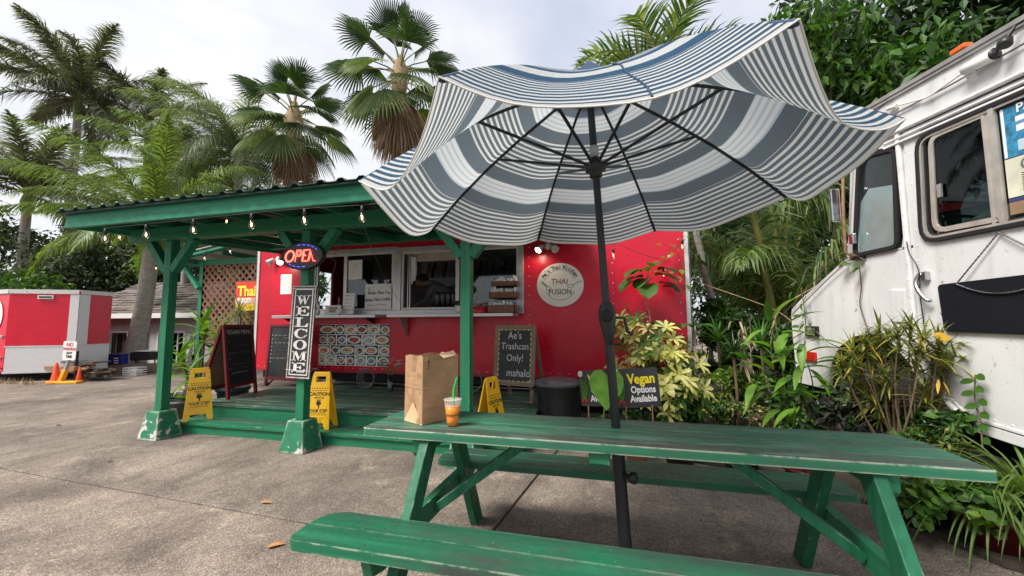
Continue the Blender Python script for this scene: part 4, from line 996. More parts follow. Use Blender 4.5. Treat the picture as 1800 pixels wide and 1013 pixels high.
for i, (s, sz, z, dx) in enumerate((("Ae's", .135, .84, .0), ('Trashcan', .125, .70, .0), ('Only!', .125, .55, .01), ('mahalo', .135, .36, .06))):
    text(s, sz, Q(W/2+dx, z, .008), ex, up, M['chalk'], bd, 'chalk_writing', .0008, xs=.86, shear=.08 if i % 2 else .0)
mb = MB(); sc = plain('carved scallop edge', (.40,.33,.20), .7, 0, .4, 30)
nsc = 11
for i in range(nsc):
    z = .27+i*(.93-.27)/(nsc-1)
    for a, s in ((.05, 1), (W-.05, -1)):
        mb.prism([Q(a, z-.032, .0065), Q(a+s*.020, z-.014, .0065), Q(a+s*.020, z+.014, .0065), Q(a, z+.032, .0065)][::s], (Q(0,0,1)-Q(0,0,0))*.004)
for i in range(7):
    a = .09+i*(W-.18)/6
    for z, s in ((.25, 1), (L_-.05, -1)):
        mb.prism([Q(a-.032, z, .0065), Q(a+.032, z, .0065), Q(a+.014, z+s*.018, .0065), Q(a-.014, z+s*.018, .0065)][::s], (Q(0,0,1)-Q(0,0,0))*.004)
build('scalloped_edge', mb, sc, t)
mb = MB(); mb.beam(Q(.03,.0,-.02), Q(.03,.9,-.30)-EZ*.88, .04,.03, EX); 
for a in (.03, W-.03):
    mb = MB(); p = Q(a, L_-.03, -.02); q = Vector((p.x+.07, p.y+.34, .307)); mb.beam(q, p, .04, .03, EY); build('back_leg', mb, M['barewood'], t)
# black trash can
tcn = V(-.70, 4.80, 0); can = thing('trash_can', 'black plastic trash can with a domed lid beside the chalkboard', 'trash can', tcn)
build('can_body', MB().lathe([(.0,.01),(.205,.01),(.215,.03),(.235,.30),(.255,.56),(.262,.575),(.262,.60)], tcn, 28), M['black'], can)
build('lid', MB().lathe([(.272,.585),(.280,.60),(.278,.625),(.255,.64),(.18,.655),(.10,.668),(.0,.670)], tcn, 28), plain('scuffed dark grey lid', (.085,.09,.098), .35, 0, .4, 9), can)
for s in (-1, 1):
    mb = MB(); mb.tube([tcn+V(s*.255,-.06,.53), tcn+V(s*.30,-.065,.535), tcn+V(s*.30,.065,.535), tcn+V(s*.255,.06,.53)], .014, 6); build('handle', mb, M['black'], can)
mb = MB(); mb.tube([tcn+V(.245*math.cos(R(a)), .245*math.sin(R(a)), .36-.09*math.sin(R((a-200)*180/140))) for a in range(200, 341, 10)], .006, 5); build('lid_cord', mb, M['rubber'], can)
# ------------------------------------------------------------------ things on the trailer front
def card(name, label, cat, px0, py0, px1, py1, yy, mat, thick=.004, group=None, lean=0):
    a = PY(px0, py0, yy); b = PY(px1, py1, yy); t = thing(name, label, cat, (a.x, yy, b.z), group)
    mb = MB(); mb.prism([(a.x, yy+lean, a.z), (b.x, yy+lean, a.z), (b.x, yy, b.z), (a.x, yy, b.z)], (0,thick,0)); s = build('card', mb, mat, t)
    return t, a, b
# food photo poster: a white sheet with 25 photographs of plates
a, b = PY(562, 571, TY), PY(684, 645, TY)
pst = thing('menu_poster', 'poster of twenty five food photographs on the red wall under the shelf', 'poster', (a.x, TY-.012, b.z))
mb = MB(); mb.box(a.x, b.x, TY-.007, TY-.0015, b.z, a.z); build('sheet', mb, M['white'], pst)
FOODC = [(.50,.16,.05),(.22,.11,.05),(.55,.25,.10),(.20,.07,.03),(.25,.22,.10),(.30,.20,.12),(.35,.17,.06),(.30,.17,.09),(.06,.22,.40),(.42,.07,.04),(.35,.42,.50),(.55,.35,.15),(.45,.22,.08),(.12,.06,.04),(.55,.40,.20),(.14,.06,.04),(.50,.22,.12),(.40,.20,.16),(.42,.20,.10),(.35,.22,.14),(.50,.20,.18),(.45,.12,.10),(.30,.36,.38),(.10,.35,.36),(.18,.18,.10)]
BG = [(.03,.03,.03),(.07,.06,.05),(.35,.33,.31),(.05,.08,.05),(.30,.30,.28)]
foodm = [plain('food print %d' % i, c, .6, 0, .75, 55) for i, c in enumerate(FOODC)]
bgm = [plain('photo ground %d' % i, c, .6, 0, .3, 20) for i, c in enumerate(BG)]
garn = [plain('garnish print', (.10,.22,.04), .6), plain('red garnish print', (.5,.05,.03), .6), plain('cream garnish print', (.7,.6,.42), .6)]
rows = [(.235,.125,.14,.16,.14,.135), (.115,.115,.125,.20,.155,.19), (.17,.12,.21,.12,.185,.14), (.10,.125,.12,.11,.13,.12,.155)]
W_, H_ = b.x-a.x, a.z-b.z; k = 0
for ri, row in enumerate(rows):
    gap = (1-sum(row))/(len(row)-1) if len(row) > 1 else 0; x = 0
    z1 = a.z-H_*(ri*.25)-.004; z0 = a.z-H_*((ri+1)*.25)+.009
    for wv in row:
        x0 = a.x+x*W_; x1 = x0+wv*W_; mb = MB(); y = TY-.0085
        mb.quad((x0,y,z0),(x1,y,z0),(x1,y,z1),(x0,y,z1), 0)
        cx, cz = (x0+x1)/2+random.uniform(-.01,.01), (z0+z1)/2-random.uniform(0,.01); rx, rz_ = (x1-x0)*.48, (z1-z0)*.40
        def disc(rx_, rz2, yy, m, n=18, jit=0, ox=0, oz=0):
            P = []
            for i in range(n):
                an = 2*PI*i/n; jj = 1+random.uniform(-jit,jit)
                P.append((min(max(cx+ox+rx_*jj*math.cos(an), x0), x1), yy, min(max(cz+oz+rz2*jj*math.sin(an), z0), z1)))
            mb.add(P, [tuple(range(n))], m)
        disc(rx, rz_, y-.0006, 1); disc(rx*.80, rz_*.78, y-.0010, 3); disc(rx*.66, rz_*.66, y-.0014, 2, 16, .22)
        for g_ in range(5): disc(rx*.16, rz_*.18, y-.0018-.0001*g_, 4+random.randrange(3), 7, .3, random.uniform(-.4,.4)*rx, random.uniform(-.4,.45)*rz_)
        build('food_photo', mb, [bgm[random.randrange(5)], M['white'], foodm[k % 25], plain('plate shade', (.55,.53,.5), .6) if k == 0 else bpy.data.materials['plate shade'], garn[0], garn[1], garn[2]], pst)
        x += wv+gap; k += 1
# round sign
rc = PY(984.5, 501, TY); rs = thing('round_sign', "round white THAI FUSION sign with a fork and spoon on the red wall", 'sign', (rc.x, TY, rc.z-.32))
mb = MB(); mb.prism([(rc.x+.345*math.cos(2*PI*i/48), TY-.0015, rc.z+.322*math.sin(2*PI*i/48)) for i in range(48)], (0,-.008,0)); build('disc', mb, M['cream'], rs)
yf = TY-.0115
text('THAI', .115, (rc.x-.005, yf, rc.z+.045), EX, EZ, M['inkred'], rs, 'lettering', .001, xs=.95)
text('FUSION', .115, (rc.x, yf, rc.z-.105), EX, EZ, M['ink'], rs, 'lettering', .001, xs=.85)
s = "Ae's Thai Kitchen"
for i, ch in enumerate(s):
    if ch == ' ': continue
    an = R(150-i*(120/(len(s)-1))); rr_ = .262
    p = (rc.x+rr_*1.06*math.cos(an), yf, rc.z+rr_*math.sin(an)); tx_ = V(math.sin(an),0,-math.cos(an))
    text(ch, .085, p, tx_, V(math.cos(an),0,math.sin(an)), M['ink'], rs, 'lettering', .001, bold=.0008)
for a0, a1 in ((22, 158), (205, 335)): build('printed_arc', MB().tube([(rc.x+.222*1.04*math.cos(R(a0+(a1-a0)*i/20)), yf, rc.z+.222*math.sin(R(a0+(a1-a0)*i/20))) for i in range(21)], .0022, 4), M['ink'], rs)
def SP(x, z): return (rc.x+x, yf, rc.z+z)
mb = MB(); mb.tube([SP(-.285,.055), SP(-.20,-.02)], .004, 4); mb.tube([SP(-.27,.065), SP(-.19,-.01)], .003, 4)
mb.tube([SP(-.20,-.02), SP(-.205,-.06), SP(-.165,-.085), SP(-.135,-.055), SP(-.16,-.015), SP(-.20,-.02)], .003, 4); build('printed_fork', mb, M['ink'], rs)
mb = MB(); mb.tube([SP(.32,.045), SP(.25,.03), SP(.19,-.005)], .0035, 4); mb.tube([SP(.15+.045*math.cos(2*PI*i/12), -.02+.022*math.sin(2*PI*i/12)) for i in range(13)], .0028, 4); build('printed_spoon', mb, M['ink'], rs)
# papers and notices
t, a, b = card('paper_notice', 'white paper calendar taped to the red wall beneath the flood lamp', 'notice', 494, 483, 512, 517, TY-.006, M['white'])
for i in range(5): text('- - - -', .06, ((a.x+b.x)/2, TY-.008, a.z-.06-i*.055), EX, EZ, M['ink'], t, 'print', .0005)
t, a, b = card('window_notice', 'white typed notice taped inside the left serving window', 'notice', 613, 458, 636, 491, TY-.004, M['white'])
for i in range(3): text('---------', .035, ((a.x+b.x)/2, TY-.0065, a.z-.08-i*.03), EX, EZ, M['ink'], t, 'print', .0005)
t, a, b = card('drinks_sign', 'handwritten Boba Thai Tea and Coffee card in the left serving window', 'sign', 642, 500, 687, 543, TY-.040, M['white'], lean=.01)
text('Boba Thai Tea', .072, ((a.x+b.x)/2+.02, TY-.0405, a.z-.15), EX, V(0,.02,1), M['ink'], t, 'handwriting', .0008, shear=.25)
text('Boba Thai Coffee', .066, ((a.x+b.x)/2, TY-.043, a.z-.26), V(1,0,.03), V(0,.02,1), M['ink'], t, 'handwriting', .0008, shear=.25)
mb = MB(); mb.tube(smooth_path([(a.x+.06, TY-.042, b.z+.07), (a.x+.16, TY-.042, b.z+.06), (a.x+.28, TY-.042, b.z+.08), (a.x+.4, TY-.042, b.z+.06)]), .003, 4)
mb.tube([(a.x+.07, TY-.04, a.z-.05), (a.x+.065, TY-.04, a.z-.11), (a.x+.095, TY-.04, a.z-.11), (a.x+.09, TY-.04, a.z-.05)], .0025, 4); build('handwriting', mb, M['ink'], t)
t, a, b = card('order_here_sign', 'small white ORDER HERE card standing on the left serving shelf', 'sign', 571, 537, 598, 552.5, 5.62, M['cream'], lean=.02)
b.z = 1.455
text('ORDER\nHERE', .058, ((a.x+b.x)/2, 5.622, (a.z+b.z)/2), EX, EZ, M['ink'], t, 'handwriting', .001, lines=.8)
t, a, b = card('price_card', 'tall white handwritten price card leaning beside the ORDER HERE card', 'sign', 602, 516, 621, 552.5, 5.70, M['white'], lean=.03)
for i in range(5): scribble(t, (a.x+.03, 5.722-.005*i, a.z-.05-i*.058), EX, V(0,.08,1), .17, .032, M['inkblue'] if i < 3 else M['ink'], 'handwriting')
# trailer counter things
def shelf(px, yy): return PY(px, 540, yy).x
sz = 1.453
q = V(shelf(556, 5.66), 5.66, sz); t = thing('waving_cat', 'white china cat figure with red trim on the left shelf end', 'figurine', q)
build('body', MB().lathe([(.0,0),(.05,.0),(.062,.03),(.058,.07),(.045,.10),(.0,.12)], q, 16), M['whiteplastic'], t)
hd = build('head', MB().ball(q+V(0,0,.145), .05, 14, 9), M['whiteplastic'], t)
for s in (-1,1): build('ear', MB().lathe([(.018,0),(.0,.035)], q+V(s*.03,0,.18), 8), M['whiteplastic'], hd)
build('collar', MB().lathe([(.047,.10),(.05,.105),(.047,.112)], q, 16), M['inkred'], t); build('paw', MB().tube([q+V(.05,-.02,.06), q+V(.075,-.03,.12), q+V(.07,-.03,.17)], [.018,.016,.018], 8), M['whiteplastic'], t)
build('bib', MB().ball(q+V(0,-.045,.07), .022, 10, 6), plain('red bib', (.5,.03,.03), .4), t)
q = V(shelf(596, 5.78), 5.78, sz); t = thing('sauce_bottle', 'red sauce bottle on the shelf behind the order cards', 'bottle', q)
build('bottle_body', MB().lathe([(.0,0),(.03,.0),(.032,.02),(.032,.16),(.014,.21),(.012,.24)], q, 14), plain('red sauce', (.30,.06,.03), .3), t); build('cap', MB().lathe([(.015,.24),(.016,.26),(.006,.30),(.0,.31)], q, 12), plain('pink cap', (.6,.06,.12), .4), t)
q = V(shelf(829, 5.67), 5.70, sz)
t = thing('cutlery_tray', 'three tier brown rack full of white wrapped cutlery at the right window', 'rack', V(shelf(885, 5.70), 5.70, sz))
cx = shelf(885, 5.70)
rk = plain('brown wicker', (.17,.075,.045), .7, 0, .4, 40)
for k, (z0, y) in enumerate(((0, 5.62), (.215, 5.70), (.40, 5.78))):
    mb = MB(); w2, d2, hh_ = .205-.008*k, .075, .115-.022*k
    for x0,x1,y0_,y1_ in ((-w2,w2,-d2,-d2+.012),(-w2,w2,d2-.012,d2),(-w2,-w2+.012,-d2,d2),(w2-.012,w2,-d2,d2)): mb.box(cx+x0, cx+x1, y+y0_, y+y1_, sz+z0, sz+z0+hh_)
    mb.box(cx-w2, cx+w2, y-d2, y+d2, sz+z0, sz+z0+.01); bs = build('basket', mb, rk, t)
    mb = MB()
    for i in range(13): mb.box(cx-w2+.02+i*.030, cx-w2+.034+i*.030, y-d2-.004, y-d2, sz+z0+.005, sz+z0+hh_-.008)
    build('weave', mb, plain('weave', (.26,.13,.08), .7) if k == 0 else bpy.data.materials['weave'], bs)
    for i in range(9):
        mb = MB(); x = cx-w2+.035+i*.041; dx, dy = random.uniform(-.015,.015), random.uniform(-.04,.03); hz = random.uniform(.13,.19)-.02*k
        mb.beam((x, y+random.uniform(-.03,.03), sz+z0+.02), (x+dx, y+dy, sz+z0+hz+.02*(i%2)), .030, .012, EY); build('wrapped_cutlery', mb, M['white'], bs)
for x in (-.21, .21):
    mb = MB(); mb.beam((cx+x, 5.80, sz), (cx+x, 5.80, sz+.55), .012, .012); build('rack_post', mb, M['steel'], t)
q = V(shelf(845, 5.68), 5.68, sz); t = thing('red_basket', 'red plastic basket of brown sauce packets left of the cutlery rack', 'basket', q)
mb = MB(); mb.lathe([(.11,0),(.135,.10),(.13,.10),(.105,.01),(.0,.01)], q, 20, 0, None, True, 1.0, .6); build('basket_wall', mb, plain('red plastic', (.50,.02,.03), .4), t)
for i in range(22):
    mb = MB(); c = q+V(random.uniform(-.09,.09), random.uniform(-.045,.045), random.uniform(.06,.15)); d = V(random.uniform(-1,1),random.uniform(-1,1),random.uniform(-.4,.9)).normalized()
    mb.beam(c-d*.03, c+d*.03, .03, .008, V(.2,.3,1)); build('packet', mb, [M['lf_dead'], M['cream'], plain('soy packet', (.10,.05,.03), .35) if i == 0 else bpy.data.materials['soy packet']][i % 3], t)
t, a, b = card('cardboard_sign', 'brown cardboard note above the red basket in the right window', 'sign', 831, 486, 864, 514, 5.98, plain('cardboard', (.25,.17,.10), .8, 0, .15, 9))
scribble(t, (a.x+.03, 5.978, (a.z+b.z)/2+.02), EX, EZ, .2, .04, M['ink'], 'handwriting'); scribble(t, (a.x+.07, 5.978, (a.z+b.z)/2-.06), EX, EZ, .15, .04, M['ink'], 'handwriting')
q = V(PY(784, 540, 6.04).x, 6.04, 1.362)
t = thing('cup_stack', 'row of tall black stacked cups inside the right window', 'cups', q)
for i in range(4):
    mb = MB(); mb.lathe([(.0,0),(.045,0),(.05,.30),(.053,.31),(.05,.44),(.047,.45),(.0,.452)], q+V(-.14+i*.094, 0, 0), 14); build('cup_column', mb, plain('glossy black', (.012,.012,.018), .18) if i == 0 else bpy.data.materials['glossy black'], t)
q = V(shelf(805, 5.70), 5.70, sz); t = thing('tip_cup', 'white cup with a dark lid on the shelf left of the right post', 'cup', q)
build('cup_wall', MB().lathe([(.0,0),(.04,.0),(.052,.12),(.0,.12)], q, 16), M['whiteplastic'], t); build('lid', MB().lathe([(.055,.12),(.055,.15),(.04,.19),(.0,.195)], q, 16), M['black'], t)
q = PY(724, 452, 5.99); mb = MB()
for j in range(3): mb.tube([q+V(.05*j-.05,0,0), q+V(.05*j-.04,.01,-.22), q+V(.05*j-.05,0,-.50+.05*j)], [.028,.034,.018], 8)
single('hanging_towel', mb, M['white'], 'white cloth hanging at the left edge of the right window', 'towel', q+V(0,0,-.5))
# cook inside, bending over the counter
def person():
    hip = V(-2.30, 6.86, 1.10); h = PY(741, 494, 6.62)
    sh = h+V(.26, .05, -.08); chest = hip.lerp(sh, .62)+V(.02,0,.10)
    P = {'pel': hip, 'belly': hip.lerp(chest, .5)+V(.03,0,.07), 'chest': chest, 'neck': sh+V(-.04,-.01,.03), 'jaw': h+V(.055,.005,-.045), 'head': h+V(.0,0,.0), 'crown': h+V(-.005,0,.075),
         'shL': sh+V(.03,-.17,-.02), 'elL': sh+V(-.06,-.25,-.28), 'wrL': sh+V(-.30,-.22,-.40), 'haL': sh+V(-.37,-.21,-.43), 'shR': sh+V(.03,.17,-.02), 'elR': sh+V(-.06,.24,-.28), 'wrR': sh+V(-.28,.18,-.40), 'haR': sh+V(-.35,.17,-.43),
         'hL': hip+V(0,-.10,-.06), 'knL': V(hip.x-.03,hip.y-.11,.92-.06), 'anL': V(hip.x+.02,hip.y-.11,.66), 'toL': V(hip.x-.14,hip.y-.11,.60), 'hR': hip+V(0,.10,-.06), 'knR': V(hip.x-.03,hip.y+.11,.86), 'anR': V(hip.x+.02,hip.y+.11,.66), 'toR': V(hip.x-.14,hip.y+.11,.60)}
    E = [('pel','belly'),('belly','chest'),('chest','neck'),('neck','jaw'),('jaw','head'),('head','crown'),('chest','shL'),('shL','elL'),('elL','wrL'),('wrL','haL'),('chest','shR'),('shR','elR'),('elR','wrR'),('wrR','haR'),('pel','hL'),('hL','knL'),('knL','anL'),('anL','toL'),('pel','hR'),('hR','knR'),('knR','anR'),('anR','toR')]
    Rr = {'pel':.15,'belly':.155,'chest':.165,'neck':.062,'jaw':.075,'head':.098,'crown':.06,'shL':.075,'shR':.075,'elL':.05,'elR':.05,'wrL':.035,'wrR':.035,'haL':.042,'haR':.042,'hL':.10,'hR':.10,'knL':.07,'knR':.07,'anL':.05,'anR':.05,'toL':.045,'toR':.045}
    ks = list(P); me = bpy.data.meshes.new('person'); org = V(hip.x, hip.y, .56)
    me.from_pydata([tuple(P[k]-org) for k in ks], [(ks.index(a), ks.index(b)) for a, b in E], [])
    ob = bpy.data.objects.new('body', me); COL.objects.link(ob)
    sk = ob.modifiers.new('skin', 'SKIN'); sk.use_smooth_shade = True
    for i, k in enumerate(ks): me.skin_vertices[0].data[i].radius = (Rr[k],)*2; me.skin_vertices[0].data[i].use_root = (k == 'pel')
    sb = ob.modifiers.new('sub', 'SUBSURF'); sb.levels = 2; sb.render_levels = 2
    bpy.context.view_layer.update()
    me2 = bpy.data.meshes.new_from_object(ob.evaluated_get(bpy.context.evaluated_depsgraph_get()))
    bpy.data.objects.remove(ob)
    skin = plain('skin', (.36,.19,.12), .5); shirt = plain('grey shirt', (.16,.16,.17), .85); trs = plain('dark trousers', (.02,.02,.025), .8)
    for mm in (skin, shirt, trs): me2.materials.append(mm)
    for p in me2.polygons:
        c = p.center+org
        k = 1
        if (c-P['head']).length < .16 or (c-P['jaw']).length < .10: k = 0
        elif min((c-P['wrL']).length, (c-P['wrR']).length, (c-P['haL']).length, (c-P['haR']).length) < .13: k = 0
        elif c.z < hip.z-.02: k = 2
        p.material_index = k
    t = thing('person', 'person in a grey shirt bending over the counter inside the right window', 'person', org)
    b = bpy.data.objects.new('body', me2); COL.objects.link(b); b.parent = t
    hd = P['head']; mb = MB()
    mb.ball(hd+V(.02,0,.035), .108, 16, 10, 0, 1.05, .95, .92); build('hair', mb, plain('dark hair', (.02,.014,.011), .6), t)
    mb = MB(); mb.ball(hd+V(-.018,0,-.012), .094, 14, 10, 0, .98, .86, 1.05); mb.ball(hd+V(-.112,-.0,-.02), .020, 8, 6); mb.ball(hd+V(.01,-.088,-.01), .022, 8, 6, 0, .7, .5, 1.3)
    build('face', mb, skin, t)
    mb = MB()
    for s in (-1, 1): mb.ball(hd+V(-.094, s*.034, .005), .012, 8, 6)
    mb.box(hd.x-.098, hd.x-.085, hd.y-.025, hd.y+.025, hd.z-.066, hd.z-.058); build('eyes_and_mouth', mb, plain('dark eye', (.03,.012,.012), .4), t)
    for s, nm in ((-1,'haL'), (1,'haR')):
        mb = MB(); o_ = P[nm]
        for i in range(4): mb.tube([o_+V(-.02,-.03+.018*i,0), o_+V(-.075-.008*(i in (1,2)),-.032+.019*i,-.012), o_+V(-.10-.01*(i in (1,2)),-.032+.019*i,-.04)], [.010,.009,.007], 6)
        mb.tube([o_+V(0,-s*.03,0), o_+V(-.03,-s*.055,-.015), o_+V(-.06,-s*.055,-.03)], [.012,.010,.008], 6); build('fingers', mb, skin, t)
person()
# things on the deck at the foot of the trailer
q = PZ(688, 692, .307); q.y = 5.45; q.x = PY(686, 690, 5.45).x; t = thing('flower_vase', 'glass vase of white flowers on the deck below the food poster', 'vase', q)
build('glass_body', MB().lathe([(.0,.0),(.04,.0),(.042,.02),(.042,.24),(.038,.24),(.038,.03)], q, 14), M['glass'], t)
build('water', MB().lathe([(.0,.012),(.036,.012),(.036,.13),(.0,.131)], q, 12), plain('blue water', (.25,.42,.48), .2), t)
for i in range(9):
    a = i*2.4; d = V(math.cos(a)*.5, math.sin(a)*.3, 1).normalized(); e_ = q+V(0,0,.1)+d*random.uniform(.27,.36); mb = MB()
    mb.tube([q+V(0,0,.05), q+V(0,0,.2)+d*.05, e_], .004, 5); fl = build('flower_stem', mb, M['stemgreen'], t)
    mb = MB()
    for p_ in range(6): mb.leaf(e_, (math.cos(p_*1.05)*.7, math.sin(p_*1.05)*.7, .8), .075, .035, .8, 3, .3, 'obov')
    build('blossom', mb, plain('petal', (.62,.55,.42), .7) if i == 0 else bpy.data.materials['petal'], fl)
for i in range(3):
    mb = MB(); a = 2.6+i*.5; mb.leaf(q+V(0,0,.22), (math.cos(a), -.2, .5), .30, .045, 1.3, 5, .3, 'lance'); build('leaf', mb, M['lf_dead'], t)
q = V(PY(645, 690, 5.6).x, 5.6, .307); mb = MB()
for i in range(4): mb.tube([q+V(.15*math.cos(2*PI*k/24)*(1-.10*i), .03*i-.05, .16+.15*math.sin(2*PI*k/24)*(1-.10*i)) for k in range(25)], .007, 6)
single('hose_coil', mb, plain('grey hose', (.14,.14,.14), .5), 'coiled grey hose standing on the deck under the trailer', 'hose', q)
q = V(PY(820, 690, 5.6).x+.1, 5.6, .307); mb = MB()
for i in range(3): mb.tube([q+V(.15*math.cos(2*PI*k/24)*(1-.05*i), .03*i-.05, .17+.15*math.sin(2*PI*k/24)*(1-.05*i)) for k in range(25)], .007, 6)
single('hose_coil', mb, bpy.data.materials['grey hose'], 'small grey hose coil under the trailer by the third caution sign', 'hose', q)
q = V(-.31, 5.45, 0); t = thing('wire_stand', 'black wire stand with a white tag under the trailer near the trash can', 'stand', q)
for i in range(3):
    mb = MB(); z = .12+.13*i; mb.tube([q+V(-.2,-.1,z), q+V(.2,-.1,z), q+V(.2,.1,z), q+V(-.2,.1,z), q+V(-.2,-.1,z)], .008, 6); build('wire_shelf', mb, M['black'], t)
for sx in (-.2,.2):
    for sy in (-.1,.1): build('leg', MB().tube([q+V(sx,sy,0), q+V(sx,sy,.45)], .009, 6), M['black'], t)
build('tag', MB().box(q.x-.05, q.x+.05, q.y-.125, q.y-.12, .30, .40), M['white'], t)
# Vegan Options boards in the plants
def vegan(c, ex, up, label, w=.36, h=.34):
    c = Vector(c); ex = Vector(ex).normalized(); up = (Vector(up)-ex*ex.dot(Vector(up))).normalized(); nf = ex.cross(up)
    t = thing('vegan_sign', label, 'sign', c-up*h/2-EZ*.12, None)
    def Q(a, b, k=0): return c+ex*a+up*b+nf*k
    def P(pts, k, mat, nm):
        mb = MB(); mb.prism([Q(a, b, k) for a, b in pts], nf*.0015); return build(nm, mb, mat, t)
    bdm = bpy.data.materials.get('dark grey board') or plain('dark grey board', (.035,.036,.040), .5, 0, .2, 12)
    P(rrect(-w/2, w/2, -h/2, h/2, .02, 3), -.004, bdm, 'board')
    vy = bpy.data.materials.get('yellow print') or plain('yellow print', (.85,.70,.03), .5)
    text('Vegan', .135, Q(.045, .085, .001), ex, up, vy, t, 'lettering', .0008, bold=.004, xs=.80)
    text('Options', .092, Q(.055, -.02, .001), ex, up, M['white'], t, 'lettering', .0008, bold=.003, xs=.78)
    text('Available', .092, Q(.05, -.108, .001), ex, up, M['white'], t, 'lettering', .0008, bold=.003, xs=.76)
    mb = MB()
    for i in range(7):
        a = -w/2+.012+i*.010; mb.tube([Q(a, h/2-.08-i*.006, .002), Q(a+.016, .0, .002), Q(a+.012-.004*i, -h/2+.06, .002)], .003, 4)
    build('printed_greens', mb, plain('green print', (.10,.30,.03), .6) if not bpy.data.materials.get('green print') else bpy.data.materials['green print'], t)
    mb = MB()
    for i in range(5): mb.ball(Q(-w/2+.02+.014*i, -h/2+.045+.012*(i%3), .001), .013, 8, 6)
    build('printed_radish', mb, plain('radish print', (.45,.03,.03), .5) if not bpy.data.materials.get('radish print') else bpy.data.materials['radish print'], t)
    mb = MB(); mb.ball(Q(-w/2+.02, h/2-.035, .001), .028, 10, 8, 0, 1, .3, 1.2); build('printed_bulb', mb, M['cream'], t)
    for s in (-1,1): build('stake', MB().beam(Q(s*w*.3, -h/2+.02, -.008), Q(s*w*.3, -h/2+.02, -.008)-EZ*(Q(0,-h/2+.02).z-.005), .012, .012), M['rust'], t)
    return t
va = PY(1045, 683, 4.38); vb = PY(1120, 682, 4.26)
vegan((vb.x+.0, 4.26, vb.z), (1, .06, .08), (-.05,0,1), 'black Vegan Options Available sign just right of the umbrella pole', .42, .385)
vegan((va.x+.02, 4.40, va.z), (1, -.35, .10), (.05,0,1), 'black Vegan Options sign behind the big green leaf left of the pole', .38, .37)
# banner on the lattice
a, b = PY(416, 496, 6.25), PY(452, 546, 6.25)
t = thing('thai_food_banner', 'red and yellow Thai FOOD banner hanging on the brown lattice', 'banner', (a.x, 6.25, b.z)); xr = a.x+.62
def bq(z0, z1, col, nm, k=0, x0=None, x1=None):
    mb = MB(); mb.box(x0 if x0 is not None else a.x, x1 if x1 is not None else xr, 6.245-k*.002, 6.2465-k*.002, z0, z1); return build(nm, mb, plain(nm+' print', col, .5), t)
Hb = a.z-b.z
bq(b.z, a.z, (.75,.55,.03), 'cloth'); bq(a.z-.55*Hb, a.z, (.62,.05,.02), 'red_field', 1); bq(a.z-.78*Hb, a.z-.55*Hb, (.70,.35,.22), 'pale_field', 1)
text('Thai', .27, (a.x+.05, 6.240, a.z-.34*Hb), EX, EZ, plain('yellow letters', (.85,.72,.05), .5), t, 'lettering', .001, 'LEFT', bold=.008, xs=.95)
text('FOOD', .12, (a.x+.05, 6.240, a.z-.66*Hb), EX, EZ, M['white'], t, 'lettering', .001, 'LEFT', bold=.006)
mb = MB(); z = a.z-.84*Hb; mb.prism([(a.x+.04,6.243,z-.02),(a.x+.34,6.243,z-.02),(a.x+.34,6.243,z-.05),(a.x+.44,6.243,z+.0),(a.x+.34,6.243,z+.05),(a.x+.34,6.243,z+.02),(a.x+.04,6.243,z+.02)], (0,-.002,0)); build('printed_arrow', mb, plain('orange arrow print', (.72,.40,.02), .5), t)
# ------------------------------------------------------------------ string lights
def string_light(label, pts, bulbs, sag=.02, drop=.055, size=1.0, grp='string lights'):
    pts = [Vector(p) for p in pts]; t = thing('string_light', label, 'string lights', pts[0], grp)
    path = []
    for a, b in zip(pts[:-1], pts[1:]): path += sag_path(a, b, sag, 8)
    build('cord', MB().tube(path, .0035, 5), M['black'], t)
    for b in bulbs:
        b = Vector(b)
        sk = build('socket', MB().lathe([(.004,.04*size),(.010,.035*size),(.016,.03*size),(.017,-.025*size),(.012,-.028*size)], b+V(0,0,-.03), 10), M['black'], t)
        z = -.055*size
        gl = build('bulb', MB().lathe([(.011,z),(.014,z-.008),(.026*size,z-.035*size),(.030*size,z-.055*size),(.026*size,z-.075*size),(.012,z-.090*size),(.0,z-.094*size)], b+V(0,0,-.0), 12), M['glassbulb'], t)
        build('filament', MB().lathe([(.0,z-.02*size),(.0075,z-.03*size),(.009,z-.055*size),(.0,z-.07*size)], b, 8), M['filament'], gl)
    return t
fb = [PY(x, y-9, 2.985) for x, y in ((186,412),(258,405),(341,396),(443,386),(536,378),(637,372))]
fb += [V(fb[-1].x+.62*k, 2.985, fb[-1].z) for k in (1,2)]
string_light('string of clear bulbs hung along the front edge of the green roof', [p+V(0,0,.012) for p in fb], fb, .0)
fb2 = [PY(x, y-6, 3.50) for x, y in ((211,412),(399,383))]
string_light('two clear bulbs hung under the green roof behind its front edge', [p+V(0,0,.05) for p in fb2], fb2, .03, size=.8)
fb3 = [PY(x, y-6, 6.05) for x, y in ((275,470),(318,466),(360,452),(383,423),(405,440),(440,430))]
string_light('string of small bulbs under the far roof above the lattice', [p+V(0,0,.03) for p in fb3], fb3, .04, size=.9)
p0, p1, p2, p3 = PY(1060,428,5.7), PY(1085,428,5.7), PY(1155,455,5.7), PY(1205,420,5.7)
string_light('bulb on a black wire on the red wall right of the umbrella pole', [p0, p1, p2, p3], [PY(1078,437,5.7), PY(1199,421,5.7), PY(1166,470,5.7)], .02, size=1.0)
mb = MB(); mb.tube(smooth_path([PY(641,400,4.2), PY(655,440,4.6), PY(680,495,5.1), PY(713,543,5.45)]), .0028, 5); single('hanging_cable', mb, M['steel'], 'thin grey cable hanging from the roof across the window gap', 'cable', PY(713,543,5.45))
mb = MB(); mb.tube(smooth_path([PY(600,418,4.3), PY(590,445,5.2), PY(583,462,5.7)]), .003, 5); single('hanging_cable', mb, M['black'], 'thin black cable hanging above the left serving window', 'cable', PY(583,462,5.7))
